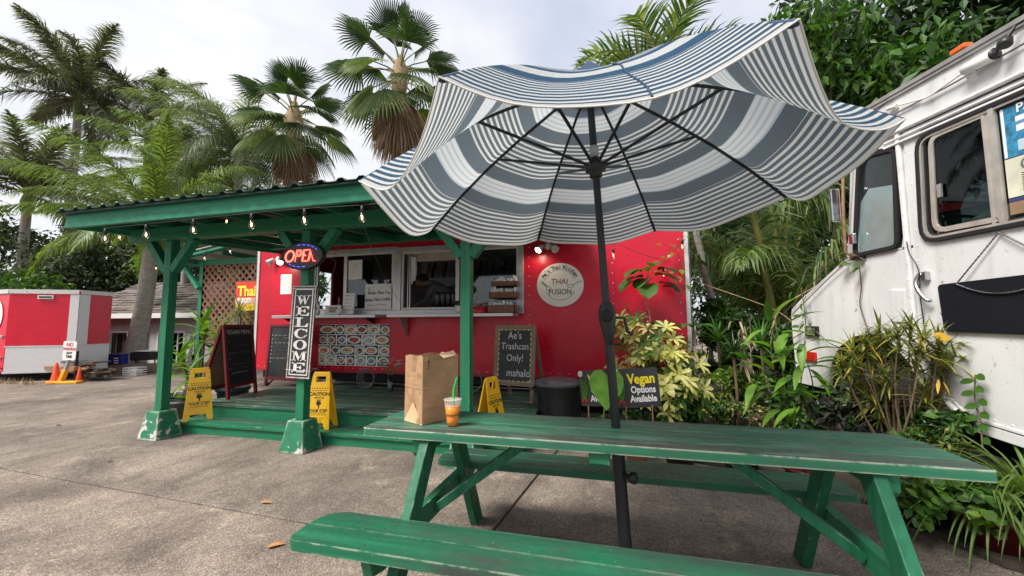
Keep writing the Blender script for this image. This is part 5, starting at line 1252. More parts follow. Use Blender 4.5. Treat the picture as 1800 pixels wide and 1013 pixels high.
# ------------------------------------------------------------------ far roof with lattice, left of the trailer
lr = thing('side_canopy', 'second green canopy behind the left end of the red trailer', 'canopy', (-7.4, 6.9, 0))
def rk(x): return 2.688+(x+8.62)*(2.957-2.688)/(8.62-6.757)
mb = MB(); mb.beam((-9.0, 6.20, rk(-9.0)-.03), (-6.36, 6.20, rk(-6.36)-.03), .04, .135, EY*-1); build('fascia', mb, M['fascia'], lr)
for i in range(3): mb = MB(); build('roof_panel', MB().prism([(-9.05+i*.9, 6.14, rk(-9.05+i*.9)+.045), (-8.16+i*.9, 6.14, rk(-8.16+i*.9)+.045), (-8.16+i*.9, 9.4, rk(-8.16+i*.9)+.045), (-9.05+i*.9, 9.4, rk(-9.05+i*.9)+.045)], (0,0,.012)), M['aluwhite'] if i else M['alu'], lr)
for x in (-8.5, -7.6, -6.8): mb = MB(); mb.beam((x, 6.23, rk(x)-.09), (x, 9.3, rk(x)-.09), .05, .10); build('rafter', mb, M['greenY'], lr)
for x in (-8.75, -6.45):
    mb = MB(); mb.box(x-.045, x+.045, 9.1, 9.19, 0, rk(x)-.1); build('rear_post', mb, M['greenZ'], lr)
mb = MB(); mb.box(-8.36, -8.27, 6.40, 6.49, 0, 2.62); build('post', mb, M['greenZ'], lr)
mb = MB(); mb.beam((-8.30, 6.36, 2.05), (-8.72, 6.36, 2.52), .07, .08, EY); build('brace', mb, M['fascia'], lr)
mb = MB(); mb.box(-9.0, -6.36, 6.42, 6.48, 2.52, 2.64); build('beam', mb, M['green'], lr)
lt = thing('lattice_screen', 'brown diagonal lattice screen beside the left end of the red trailer', 'lattice', (-7.3, 6.45, 0))
X0, X1, Z0, Z1 = -8.27, -6.36, .95, 2.52
for layer, sgn in ((0, 1), (1, -1)):
    c = X0-(Z1-Z0); step = .158
    while c < X1+(Z1-Z0):
        # x = c + sgn-dependent diagonal: from (c, Z0) up to (c+H, Z1) or mirrored
        pts = []
        if sgn > 0: a = max(X0, c); b = min(X1, c+(Z1-Z0)); za, zb = Z0+(a-c), Z0+(b-c)
        else: a = max(X0, c); b = min(X1, c+(Z1-Z0)); za, zb = Z1-(a-c), Z1-(b-c)
        if b-a > .04:
            y = 6.43-.012*layer; mb = MB(); mb.beam((a, y, za), (b, y, zb), .010, .036, EY) if False else mb.obox(((a+b)/2, y, (za+zb)/2), Vector((b-a, 0, zb-za))/2, V(0,.005,0), Vector((zb-za, 0, -(b-a))).normalized()*.019)
            build('slat', mb, M['lattice'], lt)
        c += step
for x0_, x1_, z0_, z1_ in ((X0-.04, X0, Z0, Z1), (X0-.04, X1, Z0-.05, Z0), (X0-.04, X1, Z1, Z1+.005)):
    build('frame_rail', MB().box(x0_, x1_, 6.41, 6.45, z0_, z1_), M['lattice'], lt)
build('post', MB().box(X0-.05, X0-.001, 6.451, 6.50, 0, Z1), M['lattice'], lt)
# ------------------------------------------------------------------ white step van
van = thing('step_van', 'old white step van parked at the right with a black board on its door', 'van', TP(3.0, 0, -1.0))
def TPl(pts, off=0.0): return [TP(s, z, off) for s, z in pts]
def vprism(name, pts, o0, o1, mat, parent, bevel=0, kind=None):
    """polygon in side view (s forward, z up), from offset o0 to o1; offsets grow away from the camera"""
    mb = MB(); P = TPl(pts, o0); mb.prism(P, TN*(o1-o0)); return build(name, mb, mat, parent, bevel=bevel, kind=kind)
ROOF = [(3.80, 3.18), (2.4, 3.085), (-1.5, 2.83)]
# side skin in pieces round the openings
side = MB()
def sp(pts, th=.03): side.prism(TPl(pts, 0), TN*th)
# front body: nose, hood, cowl, down to the wheel arch
q = [(3.955,2.13),(3.90,2.72)]
import itertools
arch = [(4.354,.884),(4.233,1.061),(4.038,1.168),(3.835,1.205),(3.64,1.15),(3.466,.975),(3.301,.742),(3.14,.60)]
sp([(4.94,.62),(4.42,.62),(4.354,.884),(4.42,1.05),(4.97,1.10)]); sp([(4.97,1.10),(4.42,1.05),(4.354,.884),(4.233,1.061),(4.2,1.3),(4.975,1.38)])
sp([(4.975,1.38),(4.2,1.3),(4.1,1.45),(4.1,1.885),(4.80,1.545),(4.955,1.45)]); sp([(4.233,1.061),(4.038,1.168),(4.1,1.45),(4.2,1.3)])
sp([(4.038,1.168),(3.835,1.205),(3.64,1.15),(3.45,1.35),(3.45,1.88),(4.1,1.88),(4.1,1.45)]); sp([(3.64,1.15),(3.466,.975),(3.345,1.0),(3.345,1.35),(3.45,1.35)]); sp([(3.45,1.35),(3.345,1.35),(3.345,1.88),(3.45,1.88)])
sp([(3.466,.975),(3.301,.742),(3.22,.80),(3.22,1.0),(3.345,1.0)])
sp([(4.1,1.885),(3.45,1.885),(3.45,1.90),(4.03,1.90)])
# pillars around the quarter window
sp([(4.03,1.90),(3.955,1.96),(3.845,2.66),(3.79,2.76),(3.75,3.0),(3.90,2.85)]); sp([(3.845,2.66),(3.955,1.96),(3.90,1.90),(3.90,1.90)]) 
sp([(3.75,3.0),(3.79,2.76),(3.62,2.785),(3.40,2.72),(3.345,2.72),(3.345,2.83),(3.68,2.875)]); sp([(3.40,2.72),(3.425,2.0),(3.45,1.90),(3.345,1.90),(3.345,2.72)])
side_o = build('side_skin', side, M['whitevan'], van)
# upper band between window head and roof
vprism('roof_band', [(3.72,2.845),(-1.5,2.50),(-1.5,2.795),(2.5,3.065),(3.66,3.13),(3.76,3.0)], -.012, .03, M['whitevan'], van)
# door: panel with window opening
door = MB(); wx0, wx1, wz0, wz1 = 1.72, 3.245, 1.905, 2.665
def dp(pts): door.prism(TPl(pts, -.012), TN*.03)
dp([(3.335,.95),(3.335,1.905),(1.4,1.86),(1.4,.52),(3.06,.66)]); dp([(3.335,1.905),(3.335,2.80),(3.24,2.795),(3.24,1.903)]); dp([(1.72,1.868),(1.72,2.69),(1.4,2.668),(1.4,1.86)]); dp([(3.24,2.68),(3.24,2.795),(1.72,2.69),(1.72,2.60)])
dr = build('door', door, M['whitevan'], van)
sp2 = MB(); sp2.prism(TPl([(3.40,.90),(3.36,.94),(3.36,2.82),(3.40,2.83)], -.03), TN*.03); build('door_post', sp2, M['whitevantrim'], van, bevel=.01)
mb = MB(); mb.prism(TPl([(3.10,.57),(3.00,.64),(3.06,.70),(3.41,.98),(3.44,.94),(3.30,.74)], -.02), TN*.03); build('lower_post', mb, M['whitevantrim'], van, bevel=.004)
mb = MB(); mb.tube([TP(3.07,.635,-.02), TP(3.40,.99,-.02)], .022, 8); build('corner_rail', mb, M['whitevantrim'], van)
vprism('sill', [(3.06,.58),(3.03,.645),(1.4,.515),(1.4,.445)], -.018, .05, M['whitevan'], van, .004)
vprism('sill_lip', [(3.03,.655),(3.03,.672),(1.4,.545),(1.4,.528)], -.022, .0, M['whitevantrim'], van)
vprism('rear_side', [(1.395,.445),(1.395,2.70),(-1.5,2.50),(-1.5,.22)], -.010, .03, M['whitevan'], van)
# roof with overhanging lip, far side, front
mb = MB(); 
def ring(s, z, w=2.0): return [TP(s, z, -.03), TP(s, z, w)]
a_ = [(3.82,3.145),(3.70,3.19),(2.4,3.10),(-1.5,2.84)]
for (s0,z0),(s1,z1) in zip(a_[:-1], a_[1:]): mb.prism([TP(s0,z0,-.035), TP(s1,z1,-.035), TP(s1,z1-.03,-.035), TP(s0,z0-.03,-.035)], TN*2.07)
build('roof', mb, M['greyroof'], van)
mb = MB(); mb.prism(TPl([(3.76,3.10),(3.66,3.13),(2.4,3.045),(-1.5,2.785),(-1.5,2.81),(2.4,3.07),(3.70,3.158)], -.028), TN*.014); build('roof_lip', mb, M['greyroof'], van)
mb = MB(); mb.prism(TPl([(4.94,.62),(4.975,1.38),(4.955,1.45),(4.80,1.545),(4.1,1.885),(4.0,1.93),(3.80,3.1),(-1.5,2.78),(-1.5,.30),(4.4,.62)], 1.97), TN*.03); build('far_side', mb, M['whitevan'], van)
mb = MB()
prof = [(4.94,.62),(4.975,1.38),(4.955,1.45),(4.80,1.545),(4.1,1.885),(4.02,1.92)]
for (s0,z0),(s1,z1) in zip(prof[:-1], prof[1:]): mb.add([TP(s0,z0,0), TP(s1,z1,0), TP(s1,z1,1.98), TP(s0,z0,1.98)], [(0,1,2,3)])
build('hood', mb, M['whitevan'], van)
mb = MB(); mb.prism([TP(4.0,1.95,.10), TP(3.80,3.02,.10), TP(3.80,3.02,1.88), TP(4.0,1.95,1.88)], TD*.01); build('windscreen', mb, M['glassdark'], van)
mb = MB(); 
for o0,o1 in ((0,.10),(1.88,1.98)): mb.prism([TP(4.02,1.92,o0), TP(3.79,3.10,o0), TP(3.79,3.10,o1), TP(4.02,1.92,o1)], TD*.02)
mb.prism([TP(3.82,3.02,.1), TP(3.79,3.12,.1), TP(3.79,3.12,1.88), TP(3.82,3.02,1.88)], TD*.02); build('windscreen_frame', mb, M['whitevan'], van)
mb = MB(); mb.prism([TP(3.6,.7,.06), TP(-1.5,.5,.06), TP(-1.5,.5,1.94), TP(3.6,.7,1.94)], (0,0,-.05)); build('cab_floor', mb, M['blackmatt'], van)
mb = MB(); mb.prism([TP(1.3,.7,.06), TP(1.3,2.9,.06), TP(1.3,2.9,1.94), TP(1.3,.7,1.94)], TD*-.03); build('bulkhead', mb, M['blackmatt'], van)
mb = MB(); mb.prism([TP(3.95,1.0,.06), TP(3.95,1.86,.06), TP(3.95,1.86,1.94), TP(3.95,1.0,1.94)], TD*-.3); build('dashboard', mb, M['black'], van, bevel=.03)
sw = TP(3.35, 2.03, .45); mb = MB(); mb.tube([sw+TD*(.21*math.cos(2*PI*i/24)*.5)+TN*(.21*math.sin(2*PI*i/24))+EZ*(.21*.55*math.cos(2*PI*i/24)) for i in range(25)], .014, 8); mb.tube([sw-TN*.2, sw+TN*.2], .01, 6); mb.tube([sw, sw+TD*.35-EZ*.4], .02, 6); build('steering_wheel', mb, M['black'], van)
mb = MB(); c = TP(2.55,1.55,.5); mb.obox(c, TD*.25, TN*.25, EZ*.08); mb.obox(c+EZ*.42-TD*.25, TD*.07, TN*.24, EZ*.40); build('seat', mb, M['black'], van, bevel=.04)
mb = MB(); c = TP(2.9, 1.98, .35); mb.ball(c, .20, 12, 8, 0, 1.5, 1, .6); mb.ball(c+V(.2,.2,.02), .16, 10, 8, 0, 1, 1.3, .7); build('white_sack', mb, M['white'], van)
# wheel and arch
wc_ = TP(3.86, .48, .20)
wl = build('wheel', MB().lathe([(.16,-.12),(.40,-.12),(.47,-.08),(.48,0),(.47,.08),(.40,.12),(.16,.12)], wc_, 28, 0, TN), M['rubber'], van); build('rim', MB().lathe([(.0,-.02),(.09,-.05),(.12,-.02),(.20,.02),(.27,-.06),(.28,-.10)], wc_, 22, 0, TN), M['darkmetal'], wl)
mb = MB(); pr = arch
for (s0,z0),(s1,z1) in zip(pr[:-1], pr[1:]): mb.add([TP(s0,z0,0), TP(s1,z1,0), TP(s1,z1,.5), TP(s0,z0,.5)], [(0,1,2,3)])
mb.add([TP(s,z,.5) for s, z in pr]+[TP(3.3,.3,.5),TP(4.4,.3,.5)], [tuple(range(len(pr)+2))]); build('wheel_arch', mb, M['blackmatt'], van)
mb = MB(); mb.prism(TPl([(3.1,.35),(3.1,.62),(-1.5,.40),(-1.5,.15)], .25), TN*1.5); build('underbody', mb, M['blackmatt'], van)
rw = TP(-.6,.45,.25); build('wheel', MB().lathe([(.16,-.12),(.40,-.12),(.46,-.08),(.46,.08),(.40,.12),(.16,.12)], rw, 24, 0, TN), M['rubber'], van)
# gutter mouldings over the door
for dz, th, nm in ((0,.030,'gutter'), (-.055,.018,'door_track'), (-.095,.022,'door_track')):
    mb = MB(); mb.tube([TP(3.50, 2.835+dz, -.026), TP(1.4, 2.70+dz, -.026), TP(-1.4, 2.52+dz, -.026)], th*.55, 8); build(nm, mb, M['whitevantrim'], van)
mb = MB(); mb.prism(TPl([(3.18,2.715),(1.4,2.60),(1.4,2.632),(3.18,2.74)], -.022), TN*.01); build('rain_seal', mb, M['rubber'], van)
# windows
def outline(P, w, o0, o1, mat, nm, parent, bevel=0):
    """frame that follows a closed outline, w wide inwards"""
    n = len(P); c = (sum(p[0] for p in P)/n, sum(p[1] for p in P)/n); mb = MB(); inn = []
    for i in range(n):
        p, a, b = P[i], P[i-1], P[(i+1)%n]
        tx, tz = b[0]-a[0], b[1]-a[1]; l = math.hypot(tx, tz); nx_, nz_ = -tz/l, tx/l
        if (c[0]-p[0])*nx_+(c[1]-p[1])*nz_ < 0: nx_, nz_ = -nx_, -nz_
        inn.append((p[0]+nx_*w, p[1]+nz_*w))
    vs = TPl(P, o0)+TPl(inn, o0)+TPl(P, o1)+TPl(inn, o1); fs = []
    for i in range(n):
        j = (i+1)%n; fs += [(i,j,n+j,n+i), (2*n+i,3*n+i,3*n+j,2*n+j), (i,2*n+i,2*n+j,j), (n+i,n+j,3*n+j,3*n+i)]
    mb.add(vs, fs); return build(nm, mb, mat, parent, bevel=bevel), inn
def rr_sz(P, rad, n=4):
    """round the corners of a polygon"""
    out = []; m_ = len(P)
    for i in range(m_):
        p, a, b = Vector((*P[i],0)), Vector((*P[i-1],0)), Vector((*P[(i+1)%m_],0))
        r_ = rad[i] if isinstance(rad, (list, tuple)) else rad
        p0 = p+(a-p).normalized()*r_; p1 = p+(b-p).normalized()*r_
        for k in range(n+1):
            t_ = k/n; q_ = p0*(1-t_)**2+p*2*t_*(1-t_)+p1*t_*t_; out.append((q_.x, q_.y))
    return out
Q_ = rr_sz([(3.945,1.895),(3.455,1.895),(3.40,2.72),(3.80,2.80)], [.10,.07,.08,.12])
qw, inn = outline(Q_, .034, -.028, .0, M['rubber'], 'quarter_window', van, .004)
mb = MB(); mb.prism(TPl(inn, .002), TN*.005); build('pane', mb, glass('hazy glass', (.80,.84,.84), .12, rough=.12), qw)
mb = MB(); mb.prism(TPl([(3.92,1.93),(3.48,1.93),(3.44,2.42),(3.74,2.48),(3.85,2.38)], .012), TN*.004); build('sunshade', mb, plain('pale sunshade', (.55,.61,.61), .6, 0, .12, 8), qw)
D_ = rr_sz([(3.262,1.885),(1.70,1.855),(1.70,2.625),(3.225,2.715)], [.14,.05,.05,.13])
dw, inn = outline(D_, .030, -.036, .0, M['rubber'], 'door_window', van, .004)
f1, inn1 = outline(inn, .016, -.028, .004, M['anod'], 'window_track', dw)
f0, inn0 = outline(inn1, .014, -.012, .006, M['blackmatt'], 'track_gap', dw)
S_ = rr_sz([(3.165,1.948),(2.715,1.930),(2.712,2.655),(3.13,2.672)], [.10,.02,.02,.09])
f2, inn2 = outline(S_, .034, -.022, -.002, M['anod'], 'sliding_sash', dw, .003)
mb = MB(); mb.prism(TPl(inn2, -.010), TN*.005); build('pane', mb, M['glassdark'], dw)
for s, w_ in ((2.700,.030),(2.755,.018)): mb = MB(); mb.prism(TPl([(s+w_/2,1.90),(s-w_/2,1.90),(s-w_/2,2.66),(s+w_/2,2.66)], -.032 if w_ > .02 else -.024), TN*.025); build('window_bar', mb, M['anod'], dw)
mb = MB(); mb.prism(TPl([(2.68,1.90),(1.74,1.88),(1.74,2.60),(2.68,2.66)], -.006), TN*.005); build('pane', mb, M['glassdark'], dw)
mb = MB(); mb.prism(TPl([(3.085,2.195),(3.055,2.195),(3.055,2.29),(3.085,2.29)], -.035), TN*.012); build('window_latch', mb, M['alu'], dw)
# hatch, handle, lamps, beading
vprism('hatch', [(3.575,1.305),(3.442,1.30),(3.442,1.555),(3.575,1.57)], -.014, .0, M['whitevan'], van, .004)
mb = MB()
for k in range(6):
    for s in (3.59,3.43): rivet(mb, TP(s, 1.31+k*.05, 0), -TN, .009)
for k in range(14): rivet(mb, TP(3.375, .98+k*.13, -.03), -TN, .009); rivet(mb, TP(3.30, 1.05+k*.12, -.012), -TN, .008)
for k in range(6): rivet(mb, TP(3.36-k*.05, .90-k*.053, -.02), -TN, .011); rivet(mb, TP(3.33-k*.045, .80-k*.045, -.02), -TN, .008)
for k in range(22): rivet(mb, TP(3.6-k*.1, 2.86-k*.0066, -.012), -TN, .009); rivet(mb, TP(2.98-k*.1, .69-k*.009, -.012), -TN, .010)
for k in range(5): rivet(mb, TP(3.95-k*.05, 1.855, 0), -TN, .009)
build('rivets', mb, M['whitevantrim'], van, kind='stuff')
mb = MB(); mb.obox(TP(3.235,1.645,-.03), TD*.022, TN*.018, EZ*.035); hd = build('door_handle', mb, M['chrome'], van, bevel=.008)
build('grip', MB().tube(smooth_path([TP(3.275,1.655,-.045), TP(3.285,1.60,-.06), TP(3.255,1.53,-.07), TP(3.215,1.47,-.06), TP(3.185,1.455,-.05)]), [.014]*20+[.012]*5, 8), M['chrome'], hd)
build('pivot', MB().lathe([(.0,0),(.02,0),(.02,.03),(.0,.034)], TP(3.275,1.655,-.012), 12, 0, -TN), M['chrome'], hd)
def lamp(s, z, w_, h_, mat, nm): 
    mb = MB(); mb.prism(TPl([(s-w_,z-h_),(s+w_,z-h_),(s+w_,z+h_),(s-w_,z+h_)], -.03), TN*.03); return build(nm, mb, mat, van, bevel=.008)
l_ = lamp(4.60,1.205,.10,.055, M['darkmetal'], 'marker_lamp'); mb = MB(); mb.prism(TPl([(4.53,1.165),(4.67,1.165),(4.67,1.245),(4.53,1.245)], -.034), TN*.004); build('lens', mb, plain('old grey lens', (.25,.24,.21), .3), l_)
lamp(4.68,.935,.115,.05, plain('red lamp lens', (.45,.02,.012), .25), 'side_lamp')
mb = MB(); mb.obox(TP(3.87,1.885,-.03), TD*.06, TN*.025, EZ*.018); build('window_bracket', mb, M['black'], van, bevel=.004)
mb = MB(); mb.prism(TPl([(3.30,1.78),(3.305,1.0)], -.02)+TPl([(3.30,1.0),(3.295,1.78)], -.02), TN*-.002) if False else mb.tube(smooth_path([TP(3.36,1.93,-.035), TP(3.34,1.83,-.04), TP(3.265,1.70,-.05), TP(3.27,1.5,-.05), TP(3.285,1.3,-.03), TP(3.28,1.18,-.03)]), .004, 5); build('door_wire', mb, M['black'], van)
# mirror on a rusty rod
mb = MB(); mb.tube([TP(3.86,2.80,-.02), TP(3.90,2.78,-.07), TP(3.925,2.40,-.08), TP(3.95,1.95,-.08), TP(3.93,1.90,-.02)], .013, 8); mr = build('mirror_arm', mb, M['rust'], van)
mb = MB(); mb.obox(TP(3.97,2.40,-.12), TN*.045, EZ*.16, (TD*.9+TN*.2)*.02); build('mirror', mb, M['chrome'], mr, bevel=.015)
mb = MB(); mb.obox(TP(3.885,2.06,-.05), TD*.025, EZ*.05, TN*.02); build('small_mirror', mb, M['chrome'], mr, bevel=.01)
mb = MB(); mb.tube([TP(3.90,2.79,-.02), TP(3.87,2.82,-.08)], .016, 6); build('bracket', mb, M['rust'], mr)
# roof camera, lamps and wires on the van
cc = TP(2.67,2.963,-.06); t = thing('security_camera', 'white security camera with a black face under the van roof edge', 'camera', cc)
cd = (TD*-.97+TN*.02-EZ*.03).normalized()
cb = build('camera_body', MB().lathe([(.0,-.13),(.034,-.12),(.038,.050),(.0,.051)], cc, 18, 0, cd), M['whiteplastic'], t); build('face', MB().lathe([(.036,.051),(.037,.063),(.0,.065)], cc, 18, 0, cd), M['black'], t); build('lens', MB().lathe([(.0,.067),(.014,.067),(.016,.064)], cc, 12, 0, cd), M['blackmatt'], t)
build('mount', MB().tube([cc-cd*.09+TN*.02, TP(2.79,2.925,-.02), TP(2.79,2.925,-.012)], [.016,.03,.04], 10), M['whiteplastic'], t)
build('antenna', MB().tube([cc+cd*.03+TN*.03, cc+cd*.12-TN*.03+EZ*.03], .006, 6), M['black'], t)
mb = MB(); mb.tube(smooth_path([cc-cd*.09, TP(2.99,2.955,-.04), TP(3.08,2.95,-.04), TP(3.2,2.985,-.03), TP(3.32,3.02,-.035)]), .006, 6); build('camera_cable', mb, M['cream'], t); mb = MB(); mb.tube([TP(3.34,3.025,-.035), TP(3.42,3.045,-.04)], .016, 8); build('plug', mb, M['cream'], t)
string_light('clear bulb on a black wire at the front of the van roof', [TP(3.64,3.08,-.05), TP(3.50,3.08,-.05), TP(3.40,3.10,-.05)], [TP(3.53,3.065,-.05)], .0, size=1.1)
mb = MB(); mb.tube([TP(2.50,3.06,-.05), TP(2.515,3.02,-.07), TP(2.53,2.995,-.08)], [.006,.012,.014], 8); mb.lathe([(.012,0),(.032,.01),(.034,.05),(.026,.055)], TP(2.53,3.0,-.08), 14, 0, (TD*-.2-TN*.4-EZ)); mb.tube([TP(2.25,3.045,-.05), TP(2.50,3.06,-.05)], .007, 6)
single('lamp_socket', mb, M['black'], 'black empty bulb socket hanging from the van roof right of the camera', 'socket', TP(2.565,2.93,-.08))
mb = MB(); mb.tube(smooth_path([TP(3.62,2.99,-.02), TP(3.2,2.965,-.03), TP(2.9,2.945,-.03), TP(2.2,2.93,-.03)]), .006, 6); single('van_wire', mb, M['steel'], 'grey wire running along the white band under the van roof', 'wire', TP(3.2,2.96,-.03))
mb = MB(); mb.obox(TP(2.86,3.163,0), TD*.05, TN*.03, EZ*.016); single('marker_light', mb, plain('orange marker', (.75,.12,.02), .35), 'small orange marker light on the van roof edge', 'light', TP(2.88,3.14,0), bevel=.006)
# black board on a chain
bl_ = thing('hanging_board', 'blank black board hung by a chain on the white van door', 'board', TP(2.4,1.22,-.03))
mb = MB(); mb.prism(TPl(rr_sz([(3.130,1.235),(1.75,1.215),(1.75,1.60),(3.150,1.572)], .035), -.035), TN*.018); build('board', mb, plain('black slate board', (.006,.007,.011), .8, 0, .25, 5, 0, 60, .2), bl_, bevel=.003)
ch = [TP(3.00,1.565,-.045), TP(2.725,1.860,-.03), TP(2.40,1.60,-.045)]
mb = MB()
def chain(a, b, n, sag=0):
    P = sag_path(a, b, sag, n)
    for i in range(n):
        p, q = P[i], P[i+1]; d = (q-p); mb.tube([p-d*.1, q+d*.1], .0042 if i % 2 else .0058, 5)
chain(ch[0], ch[1], 30); chain(ch[1], ch[2], 30); chain(ch[0], ch[2], 36, .10); build('chain', mb, M['chrome'], bl_)
# posters inside the van window
t = thing('blue_poster', 'blue and white poster headed PARKING in the van window', 'poster', TP(2.55,2.33,-.01))
def vp(pts, off, mat, nm, par): mb = MB(); mb.prism(TPl(pts, off), TN*.002); return build(nm, mb, mat, par)
s0, s1 = 2.672, 2.25
bp = vp([(s0,2.305),(s1,2.29),(s1,2.63),(s0-.0,2.635)], -.0085, plain('blue print', (.03,.20,.36), .5, 0, .5, 30), 'sheet', t)
vp([(s0-.005,2.31),(s0-.02,2.31),(s0-.02,2.62),(s0-.005,2.62)], -.010, M['white'], 'edge', t)
vp([(s0-.08,2.45),(s1,2.44),(s1,2.535),(s0-.08,2.54)], -.010, M['white'], 'panel', t); vp([(s0-.08,2.33),(s1,2.32),(s1,2.39),(s0-.08,2.395)], -.010, plain('pale blue print', (.45,.58,.66), .5), 'panel', t); vp([(s0-.08,2.49),(s1,2.485),(s1,2.505),(s0-.08,2.51)], -.0115, plain('mid blue print', (.10,.28,.45), .5), 'bar', t)
text('PARKING', .075, TP(s0-.09,2.585,-.012), -TD, EZ, M['white'], t, 'lettering', .0008, 'LEFT', bold=.0015)
t = thing('typed_notice', 'cream typed notice with a round seal below the blue poster', 'notice', TP(2.5,1.99,-.01))
vp([(s0,2.06),(s1,2.05),(s1,2.285),(s0,2.30)], -.0085, plain('cream paper', (.58,.58,.46), .7), 'sheet', t)
for k in range(9): vp([(s0-.08,2.19-k*.013),(s0-.26+.02*(k%3),2.188-k*.013),(s0-.26+.02*(k%3),2.192-k*.013),(s0-.08,2.194-k*.013)], -.010, M['ink'], 'print', t)
vp([(s0-.115+.035*math.cos(2*PI*i/16), 2.245+.035*math.sin(2*PI*i/16)) for i in range(16)], -.010, plain('grey seal', (.12,.15,.13), .6), 'seal', t); vp([(s0-.115+.022*math.cos(2*PI*i/16), 2.245+.022*math.sin(2*PI*i/16)) for i in range(16)], -.0115, plain('pale seal', (.48,.48,.40), .6), 'seal', t)
vp([(s0,1.955),(s1,1.945),(s1,2.02),(s0,2.03)], -.0085, plain('brown card', (.25,.16,.09), .8), 'card', t); vp([(s0,2.032),(s1,2.022),(s1,2.045),(s0,2.055)], -.0085, plain('dark blue strip', (.03,.04,.12), .6), 'strip', t)
# ------------------------------------------------------------------ red cargo trailer at the left
ct = thing('cargo_trailer', 'red V nosed cargo trailer with silver diamond plate at the left edge', 'trailer', (-12.4, 6.5, 0))
A = V(-13.84,6.2,0); 
pk = PZ(133,650,.35); pk.z = 0; pl_ = PZ(12,655,.30); pr_ = PZ(192,644,.42)
d_ = (pk-V(0,0,0)).length
K = V(-11.75, 6.30, 0); Lf = V(-13.05, 5.78, 0); Rt = V(-11.42, 7.0, 0)
def spot(px, dist): 
    p = PD(px, 560, dist); p.z = 0; return p
K = spot(137, 9.8); Lf = spot(13, 9.45); Rt = spot(195, 10.6); Bk = spot(-190, 11.6); Br = spot(20, 13.6)
zb, zt, zs = .22, 2.10, .80
nose = [(Lf, K, 'nose_panel'), (K, Rt, 'nose_panel')]
dp_ = plain('diamond plate', (.66,.66,.66), .42, .35, .35, 110, .6, 160)
lz = lambda p: 0
def wallq(p, q, z0, z1, mat, nm, out=.0):
    d = (q-p).normalized(); n_ = V(d.y,-d.x,0); mb = MB(); mb.prism([p+EZ*z0+n_*out, q+EZ*z0+n_*out, q+EZ*z1+n_*out, p+EZ*z1+n_*out], n_*-.04 if out == 0 else n_*-.006); return build(nm, mb, mat, ct)
redb = plain('bright red trailer panel', (.60,.006,.028), .28, 0, .08, 3)
wallq(Lf, K, zb, zt, redb, 'nose_panel'); wallq(K, Rt, zb, zt, redb, 'nose_panel'); wallq(Bk, Lf, zb, zt, redb, 'side_panel')
wallq(Rt, Br, zb, zt, redb, 'far_side')
wallq(Lf.lerp(K,.02), K, zb+.01, zs, dp_, 'stone_guard', .012); wallq(K, Rt.lerp(K,.0), zb+.01, zs, dp_, 'stone_guard', .012)
wallq(K.lerp(Lf,.13), K.lerp(Lf,-.003), zs+.02, zt-.05, dp_, 'corner_plate', .014); wallq(K.lerp(Rt,-.003), K.lerp(Rt,.30), zs+.02, zt-.05, dp_, 'corner_plate', .014)
for p, q in ((Bk,Lf),(Lf,K),(K,Rt)):
    wallq(p, q, zt-.04, zt+.06, M['aluwhite'], 'top_rail', .03)
    if p is not Bk: wallq(p, q, zs, zs+.03, M['aluwhite'], 'guard_trim', .02); wallq(p, q, zb-.03, zb+.01, M['aluwhite'], 'bottom_rail', .02)
mb = MB(); mb.prism([x+EZ*(zt+.03) for x in (Bk,Lf,K,Rt,Br)], (0,0,.03)); build('roof', mb, M['aluwhite'], ct)
mb = MB(); mb.prism([x+EZ*.30 for x in (Bk,Lf,K,Rt,Br)], (0,0,.03)); build('floor', mb, M['blackmatt'], ct)
c = K.lerp(Lf,.48)+EZ*1.98; d = (K-Lf).normalized(); n_ = V(d.y,-d.x,0); mb = MB(); mb.obox(c+n_*.02, d*.15, n_*.015, EZ*.045); vl = build('vent', mb, M['aluwhite'], ct); mb = MB(); mb.obox(c+n_*.03, d*.12, n_*.012, EZ*.018); build('vent_slot', mb, M['black'], vl)
for p, k in ((K,0),): 
    for fr_, a_ in ((.75, Lf), (.9, Rt)): mb = MB(); q = K.lerp(a_, fr_ if a_ is Lf else .88)+EZ*(zt+.01); mb.ball(q, .035, 10, 6); build('clearance_light', mb, plain('amber', (.75,.16,.03), .3) if a_ is Lf else bpy.data.materials['amber'], ct)
dd = (Lf-Bk).normalized(); nn_ = V(dd.y,-dd.x,0); c = Lf-dd*.62+EZ*1.55+nn_*.01; mb = MB(); mb.prism([c+dd*(.42*math.cos(2*PI*i/28))+EZ*(.42*math.sin(2*PI*i/28)) for i in range(28)], nn_*.006); lg = build('round_logo', mb, M['white'], ct)
mb = MB(); c2 = c+nn_*.008; mb.ball(c2+dd*.22-EZ*.16, .10, 12, 8, 0, 1, .15, .6); build('logo_mark', mb, plain('green mark', (.15,.4,.2), .6), lg)
for z in (1.05,.55): mb = MB(); mb.obox(Lf-dd*.12+EZ*z+nn_*.02, dd*.05, nn_*.02, EZ*.03); build('hinge', mb, M['alu'], ct, bevel=.01)
for q in (Bk.lerp(Lf,.35), Bk.lerp(Lf,.35)+V(1.3,1.6,0)): build('wheel', MB().lathe([(.1,-.09),(.28,-.09),(.32,-.05),(.32,.05),(.28,.09),(.1,.09)], q+EZ*.32-nn_*.12, 18, 0, nn_), M['rubber'], ct)
tg = K+n_*0; tn = ((K-Lf).normalized()+(K-Rt).normalized()).normalized(); mb = MB(); mb.beam(K+EZ*.30, K+tn*.55+EZ*.30, .10, .09); mb.beam(K.lerp(Lf,.4)+EZ*.30, K+tn*.5+EZ*.30, .06,.08); mb.beam(K.lerp(Rt,.6)+EZ*.30, K+tn*.5+EZ*.30, .06,.08); build('tongue', mb, M['rust'], ct)
